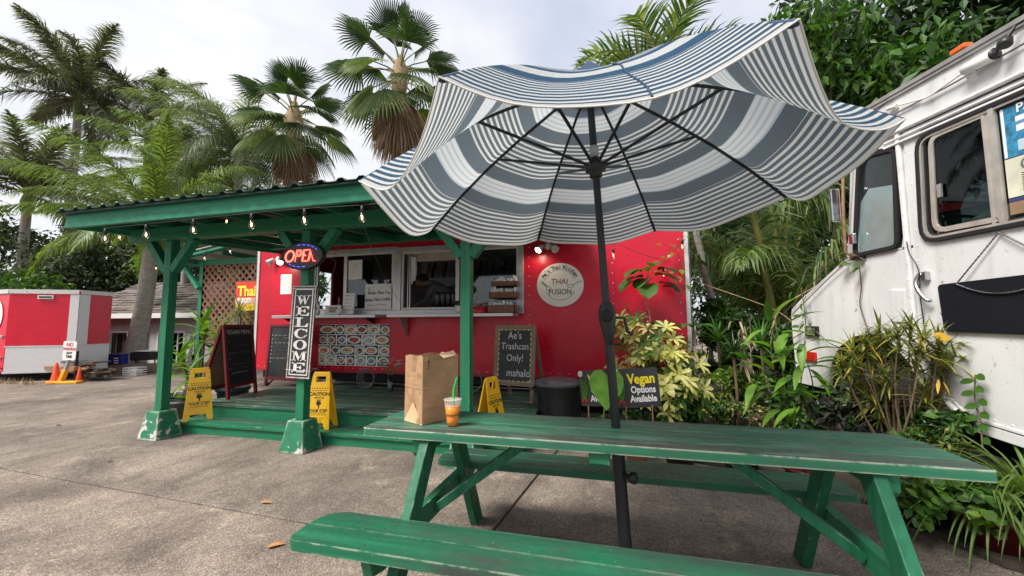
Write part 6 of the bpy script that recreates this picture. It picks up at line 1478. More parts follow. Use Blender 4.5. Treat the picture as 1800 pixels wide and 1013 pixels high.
mb = MB(); mb.tube([K+tn*.4, K+tn*.4+EZ*.7], .03, 8); mb.lathe([(.0,0),(.08,0),(.08,.02),(.0,.02)], K+tn*.4+EZ*.0, 12); build('jack', mb, M['darkmetal'], ct)
# timber and scrap on the tongue
c = spot(165, 9.75)
pile = thing('scrap_pile', 'heap of weathered boards and scrap metal on the trailer tongue behind the cones', 'scrap', c)
for i in range(18):
    a = random.uniform(0, PI); p = c+V(random.uniform(-.3,.5), random.uniform(-.2,.2), random.uniform(.05,.36)); l = random.uniform(.15,.4)
    mb = MB(); mb.beam(p-V(math.cos(a),math.sin(a)*.6,random.uniform(-.2,.2))*l, p+V(math.cos(a),math.sin(a)*.6,random.uniform(-.2,.2))*l, random.uniform(.05,.12), random.uniform(.02,.05)); build('board', mb, [M['bark'], M['barewood'], M['rust']][i % 3], pile)
mb = MB(); mb.box(c.x-.75, c.x+.45, c.y-.2, c.y+.15, .42, .45); build('top_board', mb, M['bark'], pile)
# cones, no parking post
def cone(p, s, label):
    p = Vector(p); t = thing('traffic_cone', label, 'traffic cone', p, 'orange cones beside the no parking post')
    build('foot', MB().box(p.x-.19*s, p.x+.19*s, p.y-.19*s, p.y+.19*s, .002, .035*s), M['orange'], t, bevel=.006); build('cone_body', MB().lathe([(.14*s,.03*s),(.13*s,.06*s),(.035*s,.66*s),(.025*s,.68*s),(.0,.68*s)], p, 20), M['orange'], t)
cone(spot(107, 9.25), .68, 'taller orange cone left of the yellow based no parking post')
cone(spot(148, 9.4), .50, 'shorter orange cone right of the yellow based no parking post')
p = spot(117, 9.2); t = thing('no_parking_sign', 'white NO PARKING sign on a tilted grey post with a yellow foot', 'sign', p)
tl = V(.30, .05, 1).normalized(); sxx = CR.copy(); sxx.z = 0; sxx.normalize(); yl = plain('yellow paint', (.72,.36,.02), .55, 0, .15, 9)
build('foot', MB().beam(p-sxx*.28+EZ*.03, p+sxx*.42+EZ*.03, .15, .055), yl, t, bevel=.01); build('yellow_sleeve', MB().beam(p+EZ*.06, p+tl*.32, .09, .075), yl, t); build('post', MB().beam(p+tl*.32, p+tl*.82, .065, .04), M['alu'], t)
sx2 = (sxx+V(0,0,-.05)).normalized(); sc_ = p+tl*.77+V(0,-.05,0); su = (tl-sx2*tl.dot(sx2)).normalized(); su = (su*.9+EZ*.15).normalized()
mb = MB(); nfc = sx2.cross(su); mb.prism([sc_+sx2*a+su*b for a, b in rrect(-.15,.15,-.21,.21,.03,3)], nfc*.006); pl2 = build('plate', mb, M['white'], t)
rd = plain('red print', (.55,.04,.06), .6)
for s, z, h_ in (('NO', .13, .115), ('PARKING', .035, .08), ('ANY', -.055, .075), ('TIME', -.135, .075)): text(s, h_, sc_+su*z+nfc*.008, sx2, su, rd if z > 0 else M['ink'], pl2, 'lettering', .001, bold=.003, xs=.85)
# dry grass tuft under the trailer
mb = MB(); gp_ = spot(45, 9.2)
for i in range(140):
    q = gp_+V(random.uniform(-.9,.7), random.uniform(-.12,.12), 0); mb.leaf(q, (random.uniform(-.6,.6), random.uniform(-.4,.4), 1), random.uniform(.06,.17), .012, .6, 2, .1, 'tri')
build('dry_grass', mb, M['stalkpale'], None, gp_, kind='stuff')
# ------------------------------------------------------------------ kerb, low building, bins
k0, k1_ = spot(150, 10.9), spot(330, 11.3); dk = (k1_-k0).normalized(); nk = V(-dk.y, dk.x, 0)
mb = MB(); mb.prism([k0, k1_+dk*1.5, k1_+dk*1.5+EZ*.24, k0+EZ*.24], nk*.22); structure('kerb', mb, plain('stained concrete kerb', (.24,.18,.14), .85, 0, .3, 4, .4, 20), bevel=.02)
hb = thing('low_building', 'low white building with a weathered shingle roof behind the palm trunk', 'building', spot(260, 15))
b0, b1 = spot(150, 14.2), spot(372, 13.2); db = (b1-b0).normalized(); nb = V(-db.y, db.x, 0); Lb = (b1-b0).length
def BQ(a, d_, z): return b0+db*a+nb*d_+EZ*z
ev = 1.58
def bbox(nm, a0, a1, d0, d1, z0, z1, mat, par=hb, **k):
    mb = MB(); P = [BQ(a0,d0,z0), BQ(a1,d0,z0), BQ(a1,d1,z0), BQ(a0,d1,z0)]; mb.prism(P, (0,0,z1-z0)); return build(nm, mb, mat, par, **k)
wm = plain('white painted wall', (.50,.50,.49), .7, 0, .12, 3)
f = Lb/222.0
ops = [(195,232,-.2,1.10),(240,252,-.2,1.0),(283,330,-.2,1.10),(336,352,.3,1.0)]
opx = [((a-150)*f, (b-150)*f, z0, z1) for a, b, z0, z1 in ops]
xs_ = 0
for a, b, z0, z1 in opx:
    bbox('wall', xs_, a, 0, .15, -.1, ev, wm); bbox('wall', a, b, .002, .148, z1, ev, wm)
    w2 = bbox('window', a, b, .10, .12, z0, z1, M['glassdark'])
    for x in (a, b-.05): bbox('frame', x, x+.05, -.02, .09, z0, z1, M['white'], w2)
    bbox('frame', a+.05, b-.05, -.02, .09, z1-.07, z1-.002, M['white'], w2)
    for q_ in (1,2): bbox('glazing_bar', a+(b-a)*q_/3-.015, a+(b-a)*q_/3+.015, .06, .095, z0, z1-.07, M['white'] if a > 10*f*10 else M['bark'], w2)
    xs_ = b
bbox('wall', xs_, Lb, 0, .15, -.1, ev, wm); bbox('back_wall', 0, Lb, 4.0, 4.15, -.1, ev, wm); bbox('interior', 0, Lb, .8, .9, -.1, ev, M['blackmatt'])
bbox('eave_board', -.2, Lb+.2, -.42, -.36, ev-.06, ev+.10, M['white'])
shm = [plain('grey brown shingle %d' % i, c, .9, 0, .35, 3) for i, c in enumerate(((.16,.13,.115),(.21,.18,.16),(.12,.10,.09)))]
rf = bbox('roof', -.2, Lb+.2, -.36, 4.2, ev-.03, ev+.04, M['bark'])
mb3 = MB(); rows_ = 13; rise, run = 1.30, 2.4
for j in range(rows_):
    t0, t1 = j/rows_, (j+1.25)/rows_; x = -.25-random.uniform(0,.3)
    while x < Lb+.2:
        wd_ = random.uniform(.30,.75); dz = random.uniform(.015,.05); x1 = min(x+wd_-.012, Lb+.25)
        P = [BQ(x,-.40+run*t0, ev+.10+rise*t0+dz), BQ(x1,-.40+run*t0, ev+.10+rise*t0+dz+random.uniform(-.012,.012)), BQ(x1,-.40+run*t1, ev+.08+rise*t1), BQ(x,-.40+run*t1, ev+.08+rise*t1)]
        mb = MB(); mb.prism(P, (0,0,-.03)); build('shingle', mb, random.choice(shm), rf); x += wd_
mb = MB(); mb.prism([BQ(-.2,-.38,ev+.06), BQ(-.2,-.38+run,ev+.06+rise), BQ(-.2,4.3,ev+.06)], db*(Lb+.4)); build('roof_body', mb, M['bark'], hb)
# blue bins, cart, crate by the kerb
def bin_(px, dist, label, w_=.5, h_=.42, d_=.36):
    p = spot(px, dist)+EZ*.0; t = thing('blue_bin', label, 'bin', p+EZ*.245, 'blue boxes on the kerb by the palm trunk'); bm = bpy.data.materials.get('blue bin') or plain('blue bin', (.012,.035,.26), .45, 0, .15, 6)
    z = .245; mb = MB(); mb.prism([p+sxx*a+V(0,b,z) for a, b in ((-w_*.46,-d_*.46),(w_*.46,-d_*.46),(w_*.46,d_*.46),(-w_*.46,d_*.46))], (0,0,h_-.02)); build('bin_body', mb, bm, t, bevel=.02)
    mb = MB(); mb.prism([p+sxx*a+V(0,b,z+h_-.03) for a, b in ((-w_*.5,-d_*.5),(w_*.5,-d_*.5),(w_*.5,d_*.5),(-w_*.5,d_*.5))], (0,0,.03)); build('rim', mb, bm, t, bevel=.006)
    c = p+V(0,-d_*.47,z+h_*.55)-CF*.02
    for i in range(3): mb = MB(); mb.prism([c+sxx*a+EZ*(b-.06*i) for a, b in ((-w_*.2,0),(w_*.2,0),(w_*.2,.03),(-w_*.2,.03))], V(0,-.004,0)); build('print', mb, M['white'], t)
bin_(200, 11.1, 'blue box at the left of the pair on the kerb', .30, .27, .2); bin_(218, 11.1, 'blue box nearer the leaning palm trunk', .30, .27, .2)
p = spot(261, 11.25)+EZ*.2; t = thing('grill_cart', 'small black cart with a white lid on the kerb right of the palm trunk', 'cart', p)
mb = MB(); mb.prism([p+sxx*a+V(0,b,.36) for a, b in ((-.30,-.14),(.30,-.14),(.30,.14),(-.30,.14))], (0,0,-.22)); build('cart_body', mb, M['black'], t, bevel=.03)
build('lid', MB().lathe([(.0,.41),(.30,.395),(.32,.38),(.31,.375),(.0,.375)], p, 20, 0, None, True, 1, .6), M['whiteplastic'], t)
for a in (-.26,.26):
    mb = MB(); mb.tube([p+sxx*a+EZ*.0, p+sxx*a+EZ*.16], .02, 6); build('leg', mb, M['black'], t)
p = spot(244, 10.6); t = thing('plastic_crate', 'white wire crate on the pavement below the kerb', 'crate', p)
for z in (.02,.08,.14,.20):
    for a0,b0_,a1,b1_ in ((-.17,-.12,.17,-.12),(.17,-.12,.17,.12),(.17,.12,-.17,.12),(-.17,.12,-.17,-.12)):
        mb = MB(); mb.beam(p+sxx*a0+V(0,b0_,z), p+sxx*a1+V(0,b1_,z), .012, .02); build('wire', mb, M['whiteplastic'], t)
for i in range(6):
    mb = MB(); a = -.17+.068*i; mb.beam(p+sxx*a+V(0,-.12,.0), p+sxx*a+V(0,-.12,.20), .014, .014); build('bar', mb, M['whiteplastic'], t)
mb = MB(); mb.obox(p+EZ*.08, sxx*.13, V(0,.08,0), EZ*.07); build('paper_inside', mb, M['white'], t, bevel=.03)
# ------------------------------------------------------------------ vegetation
def np_mesh(name, v, f, mat, parent=None, org=None, smooth=False, kind=None):
    me = bpy.data.meshes.new(name); o0 = np.array(root_loc(parent) if parent is not None else (org if org is not None else (0,0,0)))
    v = np.asarray(v)-o0; f = np.asarray(f)
    me.vertices.add(len(v)); me.vertices.foreach_set('co', v.ravel().astype(np.float32))
    k = f.shape[1]; me.loops.add(f.size); me.loops.foreach_set('vertex_index', f.ravel().astype(np.int32))
    me.polygons.add(len(f)); me.polygons.foreach_set('loop_start', (np.arange(len(f))*k).astype(np.int32))
    me.polygons.foreach_set('use_smooth', np.full(len(f), smooth))
    me.update(calc_edges=True); me.validate()
    me.materials.append(mat)
    ob = bpy.data.objects.new(name, me); COL.objects.link(ob)
    if parent is not None: ob.parent = parent
    else: ob.location = Vector(o0)
    if kind: ob['kind'] = kind
    return ob
def unit(a): return a/np.maximum(1e-9, np.linalg.norm(a, axis=-1, keepdims=True))
def leafcloud(clumps, n, size, droop=.5, aspect=.45, var=.35, seed=0, shell=.55):
    """n folded leaf blades spread through a set of (centre, radii) clumps"""
    g = np.random.default_rng(seed)
    C_ = np.array([c for c, r in clumps], float); Rr = np.array([r if hasattr(r, '__len__') else (r,r,r) for c, r in clumps], float)
    wgt = np.prod(Rr, axis=1)**(2/3); idx = g.choice(len(clumps), n, p=wgt/wgt.sum())
    d = unit(g.normal(size=(n,3))); rad = g.uniform(0,1,(n,1))**shell
    P = C_[idx]+d*Rr[idx]*rad
    ld = unit(d*.7+g.normal(size=(n,3))*.75+np.array([0,0,-droop])); nr = unit(g.normal(size=(n,3))*.7+np.array([0,0,1.0])+d*.4)
    sd = unit(np.cross(ld, nr)); nr = np.cross(sd, ld)
    Ls = size*(1+g.uniform(-var,var,(n,1))); Ws = Ls*aspect*.5
    a = P-ld*Ls*.5; t = P+ld*Ls*.5; m1 = P-ld*Ls*.08+sd*Ws+nr*Ws*.35; m2 = P-ld*Ls*.08-sd*Ws+nr*Ws*.35
    v = np.stack([a, m1, t, m2], 1).reshape(-1,3); b = np.arange(n)*4
    f = np.concatenate([np.stack([b,b+1,b+2],1), np.stack([b,b+2,b+3],1)])
    return v, f
def clumps_in(c, rad, k, seed, cr=(.25,.5)):
    g = np.random.default_rng(seed); o = []
    for i in range(k):
        d = g.normal(size=3); d /= np.linalg.norm(d); r = g.uniform(.45,1.0)
        s = g.uniform(*cr)*min(rad)*1.0
        o.append((np.array(c)+d*np.array(rad)*r*.85, (s*1.25, s*1.25, s*.85)))
    return o
def tree(label, px, dist, cz, rad, n, size, mat, seed, k=26, aspect=.45, trunk=.14, bark='bark', group=None, droop=.5, base=None, name='broadleaf_tree', cr=(.25,.5), barem=None, cpx=None):
    """trunk with limbs and a crown of leaf blades; cz: crown centre height, rad: crown radii"""
    b = spot(px, dist) if base is None else Vector(base)
    t = thing(name, label, 'tree', b, group)
    c = V(b.x, b.y, cz)
    if cpx is not None: q = spot(cpx, dist); c = V(q.x, q.y, cz)
    cl = clumps_in(c, rad, k, seed, cr)
    mb = MB(); top = c+V(0,0,rad[2]*.3); pts = smooth_path([b, b.lerp(c,.45)+V(.1,.05,0), c, top]); mb.tube(pts, [trunk*(1-.7*i/(len(pts)-1)) for i in range(len(pts))], 8)
    for cc, r in cl[:12]:
        s = b.lerp(c, random.uniform(.45,.9)); e = Vector(cc); mb.tube([s, s.lerp(e,.5)+V(0,0,.12), e], [trunk*.42, trunk*.26, trunk*.10], 5)
    build('trunk', mb, M[bark], t)
    v, f = leafcloud(cl, n, size, droop, aspect, .4, seed); np_mesh('crown', v, f, M[mat], t)
    return t
def feather(mb_p, base, az, elev, Ln, droop, nl, ll, wind=(0,0,0), wl=.03, hang=.9, spread=.75, seed=0, vee=.25, tipshort=.35, nseg=3, plume=.10):
    """one pinnate frond: a curved rachis and two rows of leaflets; returns (rachis pts, leaflet verts, faces)"""
    g = np.random.default_rng(seed); K = 22
    h = np.array([math.cos(az), math.sin(az), 0.0]); p = np.array(base, float); e = elev; pts = [p.copy()]; st = Ln/K; tg = []
    w_ = np.array(wind, float)
    for i in range(K):
        t = (i+.5)/K; e2 = elev-droop*t**1.25
        d = h*math.cos(e2)+np.array([0,0,math.sin(e2)]); d = unit(d+w_*t*1.1); tg.append(d); p = p+d*st; pts.append(p.copy())
    tg.append(tg[-1]); pts = np.array(pts); tg = np.array(tg)
    V_, F_ = [], []
    for s in (-1,1):
        for i in range(nl):
            t = .10+.90*(i+g.uniform(-.3,.3))/nl; u = min(.999, max(0, t))*K; j = int(u); fr = u-j
            b = pts[j]*(1-fr)+pts[j+1]*fr; d = tg[j]
            side = np.cross(d, [0,0,1]); nrm_ = np.linalg.norm(side); side = side/nrm_ if nrm_ > .05 else np.array([-h[1],h[0],0])
            upv = np.cross(side, d)
            L_ = ll*(math.sin(PI*min(1, .12+t*.86))**.6)*(1-.25*tipshort*t)*g.uniform(.82,1.15)
            if t > .9: L_ *= .6
            dd = unit(side*s*spread+d*(.55+.35*t)+upv*(vee+plume*3*g.normal()*.5)+g.normal(size=3)*plume)
            q = b.copy(); wdt = wl*g.uniform(.8,1.2); o = len(V_)
            for m_ in range(nseg+1):
                tt = m_/nseg; ww = wdt*(.55+.45*math.sin(PI*min(1,tt*1.1+.1)))*(1-tt**2.2)+.0015
                fl = unit(np.cross(dd, upv)) if abs(np.dot(dd,upv)) < .98 else side
                V_ += [q-fl*ww*.5, q+fl*ww*.5]
                q = q+dd*L_/nseg; dd = unit(dd+np.array([0,0,-1])*hang/nseg*(.5+tt)+w_*.9/nseg)
            for m_ in range(nseg): F_.append((o+2*m_, o+2*m_+1, o+2*m_+3, o+2*m_+2))
    return pts, np.array(V_), np.array(F_)
def frond(parent, base, az, elev, Ln, droop, nl, ll, mat, rach='petiole', rr=.02, **k):
    pts, v, f = feather(None, base, az, elev, Ln, droop, nl, ll, **k)
    fo = np_mesh('frond', v, f, M[mat], parent)
    build('rachis', MB().tube([tuple(p) for p in pts[::2]], [rr*(1-.85*i/11) for i in range(12)], 5), M[rach], fo)
    return fo
def feather_palm(label, base, top, tr, nf, Ln, ll, mat, seed, wind=(0,0,0), elev=(.1,1.25), droop=1.3, nl=46, wl=.045, shaft=.9, shaftr=.12, hang=.8, azs=None, trunkmat='palmtrunk', rr=.03, group=None, lean=None, husk=False, **kw):
    t = thing('feather_palm', label, 'palm tree', base, group); g = random.Random(seed)
    base, top = Vector(base), Vector(top)
    mid = base.lerp(top,.5)+(Vector(lean) if lean else V(0,0,0)); pts = smooth_path([base, mid, top], 5); n = len(pts)
    build('trunk', MB().tube(pts, [tr*(1.35-.35*min(1,i/3)) if i < 3 else tr*(1-.2*i/n) for i in range(n)], 12), M[trunkmat], t)
    ax = (top-mid).normalized(); cr = top+ax*shaft
    build('crownshaft', MB().tube([top, top+ax*shaft*.5, cr], [shaftr, shaftr*1.05, shaftr*.55], 10), M['crownshaft'], t)
    for i in range(nf):
        az = g.uniform(0,2*PI) if azs is None else azs[i % len(azs)]+g.uniform(-.2,.2)
        az = 2*PI*i*.382+g.uniform(-.25,.25) if azs is None else az
        f_ = i/max(1,nf-1); el = elev[0]+(elev[1]-elev[0])*f_**.8+g.uniform(-.1,.1)
        frond(t, cr-ax*.1, az, el, Ln*g.uniform(.85,1.1), droop*g.uniform(.8,1.15), nl, ll, mat, rr=rr, wind=wind, wl=wl, hang=hang, seed=seed*100+i, **kw)
    if husk: build('dead_husk', MB().tube([top+ax*.3+V(.16,-.05,.2), top+V(.2,-.05,-.3), top+V(.17,-.05,-.8)], [.05,.10,.03], 6), M['lf_dead'], t)
    return t
def fan(parent, base, d, pet, blade, mat, seed, droopf=.35, spread=2.35, nseg=34, petmat='petiole', dead=False, nm='fan_leaf'):
    """a palmate leaf: stalk, then a pleated fan whose tips split apart"""
    g = random.Random(seed); base = Vector(base); d = Vector(d).normalized()
    bend = d-EZ*(.25 if not dead else .1); hub = base+d*pet*.5+bend.normalized()*pet*.5; a = bend.normalized()
    side = a.cross(EZ); side = side.normalized() if side.length > .05 else V(1,0,0); nr = side.cross(a)
    mb = MB(); 
    for i in range(nseg):
        t0 = -spread+2*spread*i/nseg; t1 = -spread+2*spread*(i+1)/nseg; tm = (t0+t1)/2
        def D(t, r, dz): 
            q = hub+(a*math.cos(t)+side*math.sin(t))*r*blade
            q += a*.10*blade*(1-abs(t)/PI); q -= nr*(.10*r*abs(math.sin(t))*blade)
            return q-EZ*(droopf*r*r*blade*.6)+nr*dz
        lr = (1-.18*(abs(tm)/spread)**2)*g.uniform(.92,1.06); fold = .018*blade
        P = [hub, D(t0,.30,-fold*.5), D(tm,.32,fold), D(t1,.30,-fold*.5), D(t0+.006,.52*lr,-fold), D(tm,.54*lr,fold*1.3), D(t1-.006,.52*lr,-fold), D(t0*.5+tm*.5,.78*lr,-fold*.5), D(tm,.79*lr,fold), D(t1*.5+tm*.5,.78*lr,-fold*.5), D(tm+g.uniform(-.02,.02),lr,0)-EZ*g.uniform(0,.10)*blade]
        mb.add(P, [(0,1,2),(0,2,3),(1,4,5,2),(2,5,6,3),(4,7,8,5),(5,8,9,6),(7,10,8),(8,10,9)], 0, False)
    fo = build(nm, mb, M[mat], parent)
    build('stalk', MB().tube([base, base+d*pet*.5, hub, hub+a*blade*.25], [.028,.022,.016,.006], 5), M[petmat], fo)
    return fo
def fan_palm(label, base, crown, tr, seed, blade=1.0, pet=1.0, nup=24, ndead=30):
    t = thing('fan_palm', label, 'palm tree', base, 'fan palms behind the red trailer'); base, crown = Vector(base), Vector(crown); g = random.Random(seed)
    pts = smooth_path([base, base.lerp(crown,.5), crown], 5)
    build('trunk', MB().tube(pts, [tr*(1.2-.3*i/(len(pts)-1)) for i in range(len(pts))], 12), M['palmtrunkbrown'], t)
    build('crown_heart', MB().tube([crown-EZ*.7, crown-EZ*.1, crown+EZ*.55], [tr*1.0, tr*1.5, tr*.4], 10), M['stalkpale'], t)
    for i in range(nup):
        f = i/nup; az = i*2.399+g.uniform(-.25,.25); el = 1.45-2.15*f**.8
        d = V(math.cos(az)*math.cos(el), math.sin(az)*math.cos(el), math.sin(el))
        fan(t, crown+EZ*(.25-.55*f), d, pet*g.uniform(.85,1.15)*(.75 if f < .2 else 1.0), blade*g.uniform(.85,1.05), 'lf_fan' if f < .55 or g.random() < .35 else 'lf_fanpale', seed*50+i, .15+.75*f, 1.05 if f < .22 else 1.5, 26)
    for i in range(ndead):
        az = i*2.399; el = -.95-.5*g.random(); d = V(math.cos(az)*math.cos(el), math.sin(az)*math.cos(el), math.sin(el))
        fan(t, crown-EZ*(.25+.5*g.random()), d, pet*g.uniform(.35,.75), blade*g.uniform(.6,.95), 'lf_dead', seed*77+i, 1.2, 1.0, 16, 'stalkpale', True, 'dead_leaf')
    return t
c1 = PD(517, 208, 13.0); c2 = PD(703, 128, 12.6)
fan_palm('fan palm with a fan of dark blades, lower of the two behind the trailer', (c1.x, c1.y, 0), c1, .20, 3, 1.0, .88)
fan_palm('taller fan palm with a brown skirt of dead leaves beside the umbrella', (c2.x, c2.y, 0), c2, .20, 5, 1.18, 1.02)
# feather palms at the left
def up(px, py, dist): return PD(px, py, dist)
t1 = up(137, 205, 27); b1 = V(t1.x, t1.y, 0)
feather_palm('tall wind swept royal palm at the far left, all fronds blown left', b1, t1, .26, 24, 6.0, 1.35, 'lf_palmdark', 11, wind=(-.50,-.1,.05), elev=(-.25,1.35), droop=1.2, nl=150, wl=.075, shaft=1.2, shaftr=.26, hang=2.4, rr=.06, plume=.17, vee=-.05, spread=.6)
t2 = up(262, 235, 30); feather_palm('dark wind swept palm just right of the tall royal palm', V(t2.x,t2.y,0), t2, .26, 18, 5.2, 1.2, 'lf_palmdark', 12, wind=(-.30,-.1,.05), elev=(-.25,1.35), droop=1.2, nl=140, wl=.075, shaft=1.2, shaftr=.22, hang=2.4, rr=.06, plume=.16, vee=-.05, spread=.6)
t3 = up(47, 372, 19); feather_palm('dark palm with a green shaft and brown husk at the left edge', V(t3.x,t3.y,0), t3, .20, 22, 4.9, 1.0, 'lf_palmdark', 13, wind=(.08,-.05,.05), elev=(.0,1.4), droop=1.25, nl=140, wl=.05, shaft=.95, shaftr=.24, hang=2.6, rr=.04, husk=True, plume=.12, vee=-.05, spread=.6)
b4 = spot(236, 11.4)+EZ*.2; t4 = up(267, 440, 11.4)
feather_palm('leaning grey trunked palm with bright yellow green fronds above the kerb', b4, t4, .22, 27, 3.6, .72, 'lf_palmyellow', 14, wind=(-.38,0,.10), elev=(-.05,1.15), droop=1.35, nl=150, wl=.027, shaft=.75, shaftr=.15, hang=3.4, rr=.025, lean=(.07,0,-.1), plume=.08, vee=-.12, spread=.55)
t5 = up(420, 300, 14.5); feather_palm('grey green palm with long drooping fronds left of the fan palms', V(t5.x,t5.y,0), t5, .16, 30, 3.7, .85, 'lf_palmgrey', 15, wind=(-.18,0,.03), elev=(-.2,1.4), droop=1.9, nl=130, wl=.024, shaft=.5, shaftr=.16, hang=2.4, rr=.025, plume=.10, vee=-.05, spread=.6)
t6 = up(335, 345, 16); feather_palm('green palm in the row between the leaning palm and the grey green one', V(t6.x,t6.y,0), t6, .16, 24, 3.9, .85, 'lf_palm', 16, wind=(-.25,0,.04), elev=(-.3,1.25), droop=1.6, nl=140, wl=.030, shaft=.6, shaftr=.16, hang=3.2, rr=.03, plume=.08, vee=-.1, spread=.55)
# dark trees behind the low building and cargo trailer
for i, (px, d, cz, rad, n, mat, lab) in enumerate((
    (20, 15.5, 2.0, (2.3,1.6,1.9), 5200, 'lf_mid', 'bushy green tree behind the cargo trailer at the left edge'),
    (130, 18, 3.5, (2.9,2.0,2.8), 6500, 'lf_far', 'dark tree behind the cargo trailer left of the leaning palm'),
    (225, 19, 3.7, (2.8,2.0,2.6), 6500, 'lf_far', 'dark tree over the shingle roof behind the leaning palm'),
    (320, 19, 3.8, (2.8,2.0,2.7), 6500, 'lf_far', 'dark tree behind the left green post'),
    (430, 17, 3.4, (2.6,1.9,3.2), 6500, 'lf_dark', 'dark tree behind the lattice screen'),
    (-20, 19, 4.2, (3.4,2.2,3.9), 6500, 'lf_far', 'dark tree rising at the far left edge behind the green bush'))):
    tree(lab, px, d, cz, rad, n, .22, mat, 30+i, 34, .5, .2, group='trees behind the building')
tree('small tree with bright young leaves above the low roof', 252, 13.6, 3.3, (.55,.4,.45), 230, .19, 'lf_bright', 41, 10, .42, .06, cpx=250)
# right side: broadleaf trees, coconut and slim palms
for i, (px, d, cz, rad, n, sz_, mat, lab) in enumerate((
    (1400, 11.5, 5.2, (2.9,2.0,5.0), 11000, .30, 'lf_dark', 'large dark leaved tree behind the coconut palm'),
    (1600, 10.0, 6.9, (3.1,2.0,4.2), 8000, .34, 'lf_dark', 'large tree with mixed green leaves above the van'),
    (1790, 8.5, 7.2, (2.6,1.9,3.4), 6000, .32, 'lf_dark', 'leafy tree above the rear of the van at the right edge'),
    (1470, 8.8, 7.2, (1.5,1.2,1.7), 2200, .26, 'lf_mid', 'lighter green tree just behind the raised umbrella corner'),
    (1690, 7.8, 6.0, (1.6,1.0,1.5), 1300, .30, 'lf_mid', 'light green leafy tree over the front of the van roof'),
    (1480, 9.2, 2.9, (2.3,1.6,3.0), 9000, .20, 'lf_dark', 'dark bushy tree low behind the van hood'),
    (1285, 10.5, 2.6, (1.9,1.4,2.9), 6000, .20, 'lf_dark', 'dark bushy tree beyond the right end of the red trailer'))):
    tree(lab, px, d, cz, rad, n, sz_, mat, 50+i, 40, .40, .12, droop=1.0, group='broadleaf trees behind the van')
tree('thin tree with glossy upright sprays above the umbrella', 1245, 9.0, 7.15, (.75,.6,.75), 420, .26, 'lf_mid', 60, 12, .36, .05, droop=.2)
tree('tree with big drooping oval leaves over the van roof', 1640, 6.6, 4.55, (1.1,.7,.75), 520, .34, 'lf_mid', 61, 16, .5, .08, droop=.9, cpx=1650)
# coconut palm between trailer and van
cb_ = spot(1375, 7.2); t = thing('coconut_palm', 'young coconut palm with hanging fronds between the red trailer and the van', 'palm tree', cb_)
build('trunk', MB().tube([cb_, cb_+EZ*.35, cb_+EZ*.8], [.20,.17,.14], 10), M['palmtrunkbrown'], t)
hd_ = cb_+EZ*.75
for i, (az, el, L_, dr_, hg) in enumerate(((2.35,1.42,4.6,1.5,1.9),(2.9,1.30,4.4,1.5,1.7),(.45,1.25,4.0,1.5,1.9),(3.7,1.2,3.6,1.7,1.6),(-1.0,1.32,3.6,2.2,1.6),(1.3,1.45,5.0,1.2,1.5),(2.0,1.2,4.2,1.5,1.5),(-.2,1.15,3.6,1.6,1.8),(1.7,1.5,5.2,.9,1.2),(3.2,1.44,4.4,1.9,2.0),(4.2,1.40,3.4,2.1,1.8))):
    frond(t, hd_+V(math.cos(az)*.06, math.sin(az)*.06, 0), az, el, L_, dr_, 95, .95, 'lf_coco', rr=.045, wl=.036, hang=hg*2.6, seed=700+i, spread=.62)
coco = t
def hang_frond(pts, ll, n, seed, r0=.06, wl=.038):
    """arching stalk seen close to, its long leaflets hanging nearly straight down"""
    g = np.random.default_rng(seed); P = [np.array(p) for p in smooth_path([hd_]+[PD(*p) for p in pts], 8)]; K = len(P)-1; V_, F_ = [], []
    for i in range(n):
        t = .30+.70*(i+g.uniform(-.4,.4))/n; u = min(K-.001, max(0, t*K)); j = int(u); bpt = P[j]*(1-u+j)+P[j+1]*(u-j); tg = unit(P[min(j+1,K)]-P[j])
        side = np.cross(tg, [0,0,1.0]); side = unit(side) if np.linalg.norm(side) > .1 else np.array([1.0,0,0])
        for s_ in (-1, 1):
            L_ = ll*math.sin(PI*min(1,.2+.78*t))**.5*g.uniform(.75,1.12); d_ = unit(side*s_*.75+tg*.35+np.array([0,0,.15])+g.normal(size=3)*.12); q = bpt.copy(); o = len(V_); wd = wl*g.uniform(.75,1.2); fl0 = unit(np.cross(d_, g.normal(size=3)*.35+np.array([-.25,-1,0.2])))
            for m_ in range(6):
                tt = m_/5; ww = wd*(.5+.5*math.sin(PI*min(1,tt+.15)))*(1-tt**2.5)+.002
                V_ += [q-fl0*ww*.5, q+fl0*ww*.5]; q = q+d_*L_/5; d_ = unit(d_+np.array([0,0,-.62])+g.normal(size=3)*.03)
            for m_ in range(5): F_.append((o+2*m_, o+2*m_+1, o+2*m_+3, o+2*m_+2))
    fo = np_mesh('frond', np.array(V_), np.array(F_), M['lf_coco'], coco); k = len(P)
    build('rachis', MB().tube([tuple(p) for p in P], [max(.008, r0*(1-.8*i/k)) for i in range(k)], 8), M['petiole'], fo)
hang_frond([(1374,612,6.7),(1345,480,6.6),(1325,385,6.5),(1290,325,6.5),(1240,335,6.4),(1205,400,6.3)], 1.25, 75, 901, .075)
hang_frond([(1382,610,6.8),(1378,450,6.8),(1395,360,6.7),(1430,335,6.6),(1470,385,6.4)], 1.15, 60, 902, .05)
hang_frond([(1400,610,6.4),(1425,515,6.2),(1460,440,6.0),(1495,385,5.9),(1530,365,5.9)], .85, 48, 903, .05)
hang_frond([(1380,600,7.0),(1362,400,7.1),(1330,290,7.2),(1260,262,7.2),(1180,320,7.0)], 1.2, 70, 904, .05)
hang_frond([(1390,610,7.0),(1400,450,7.2),(1440,320,7.3),(1500,290,7.3)], 1.2, 60, 905, .045)
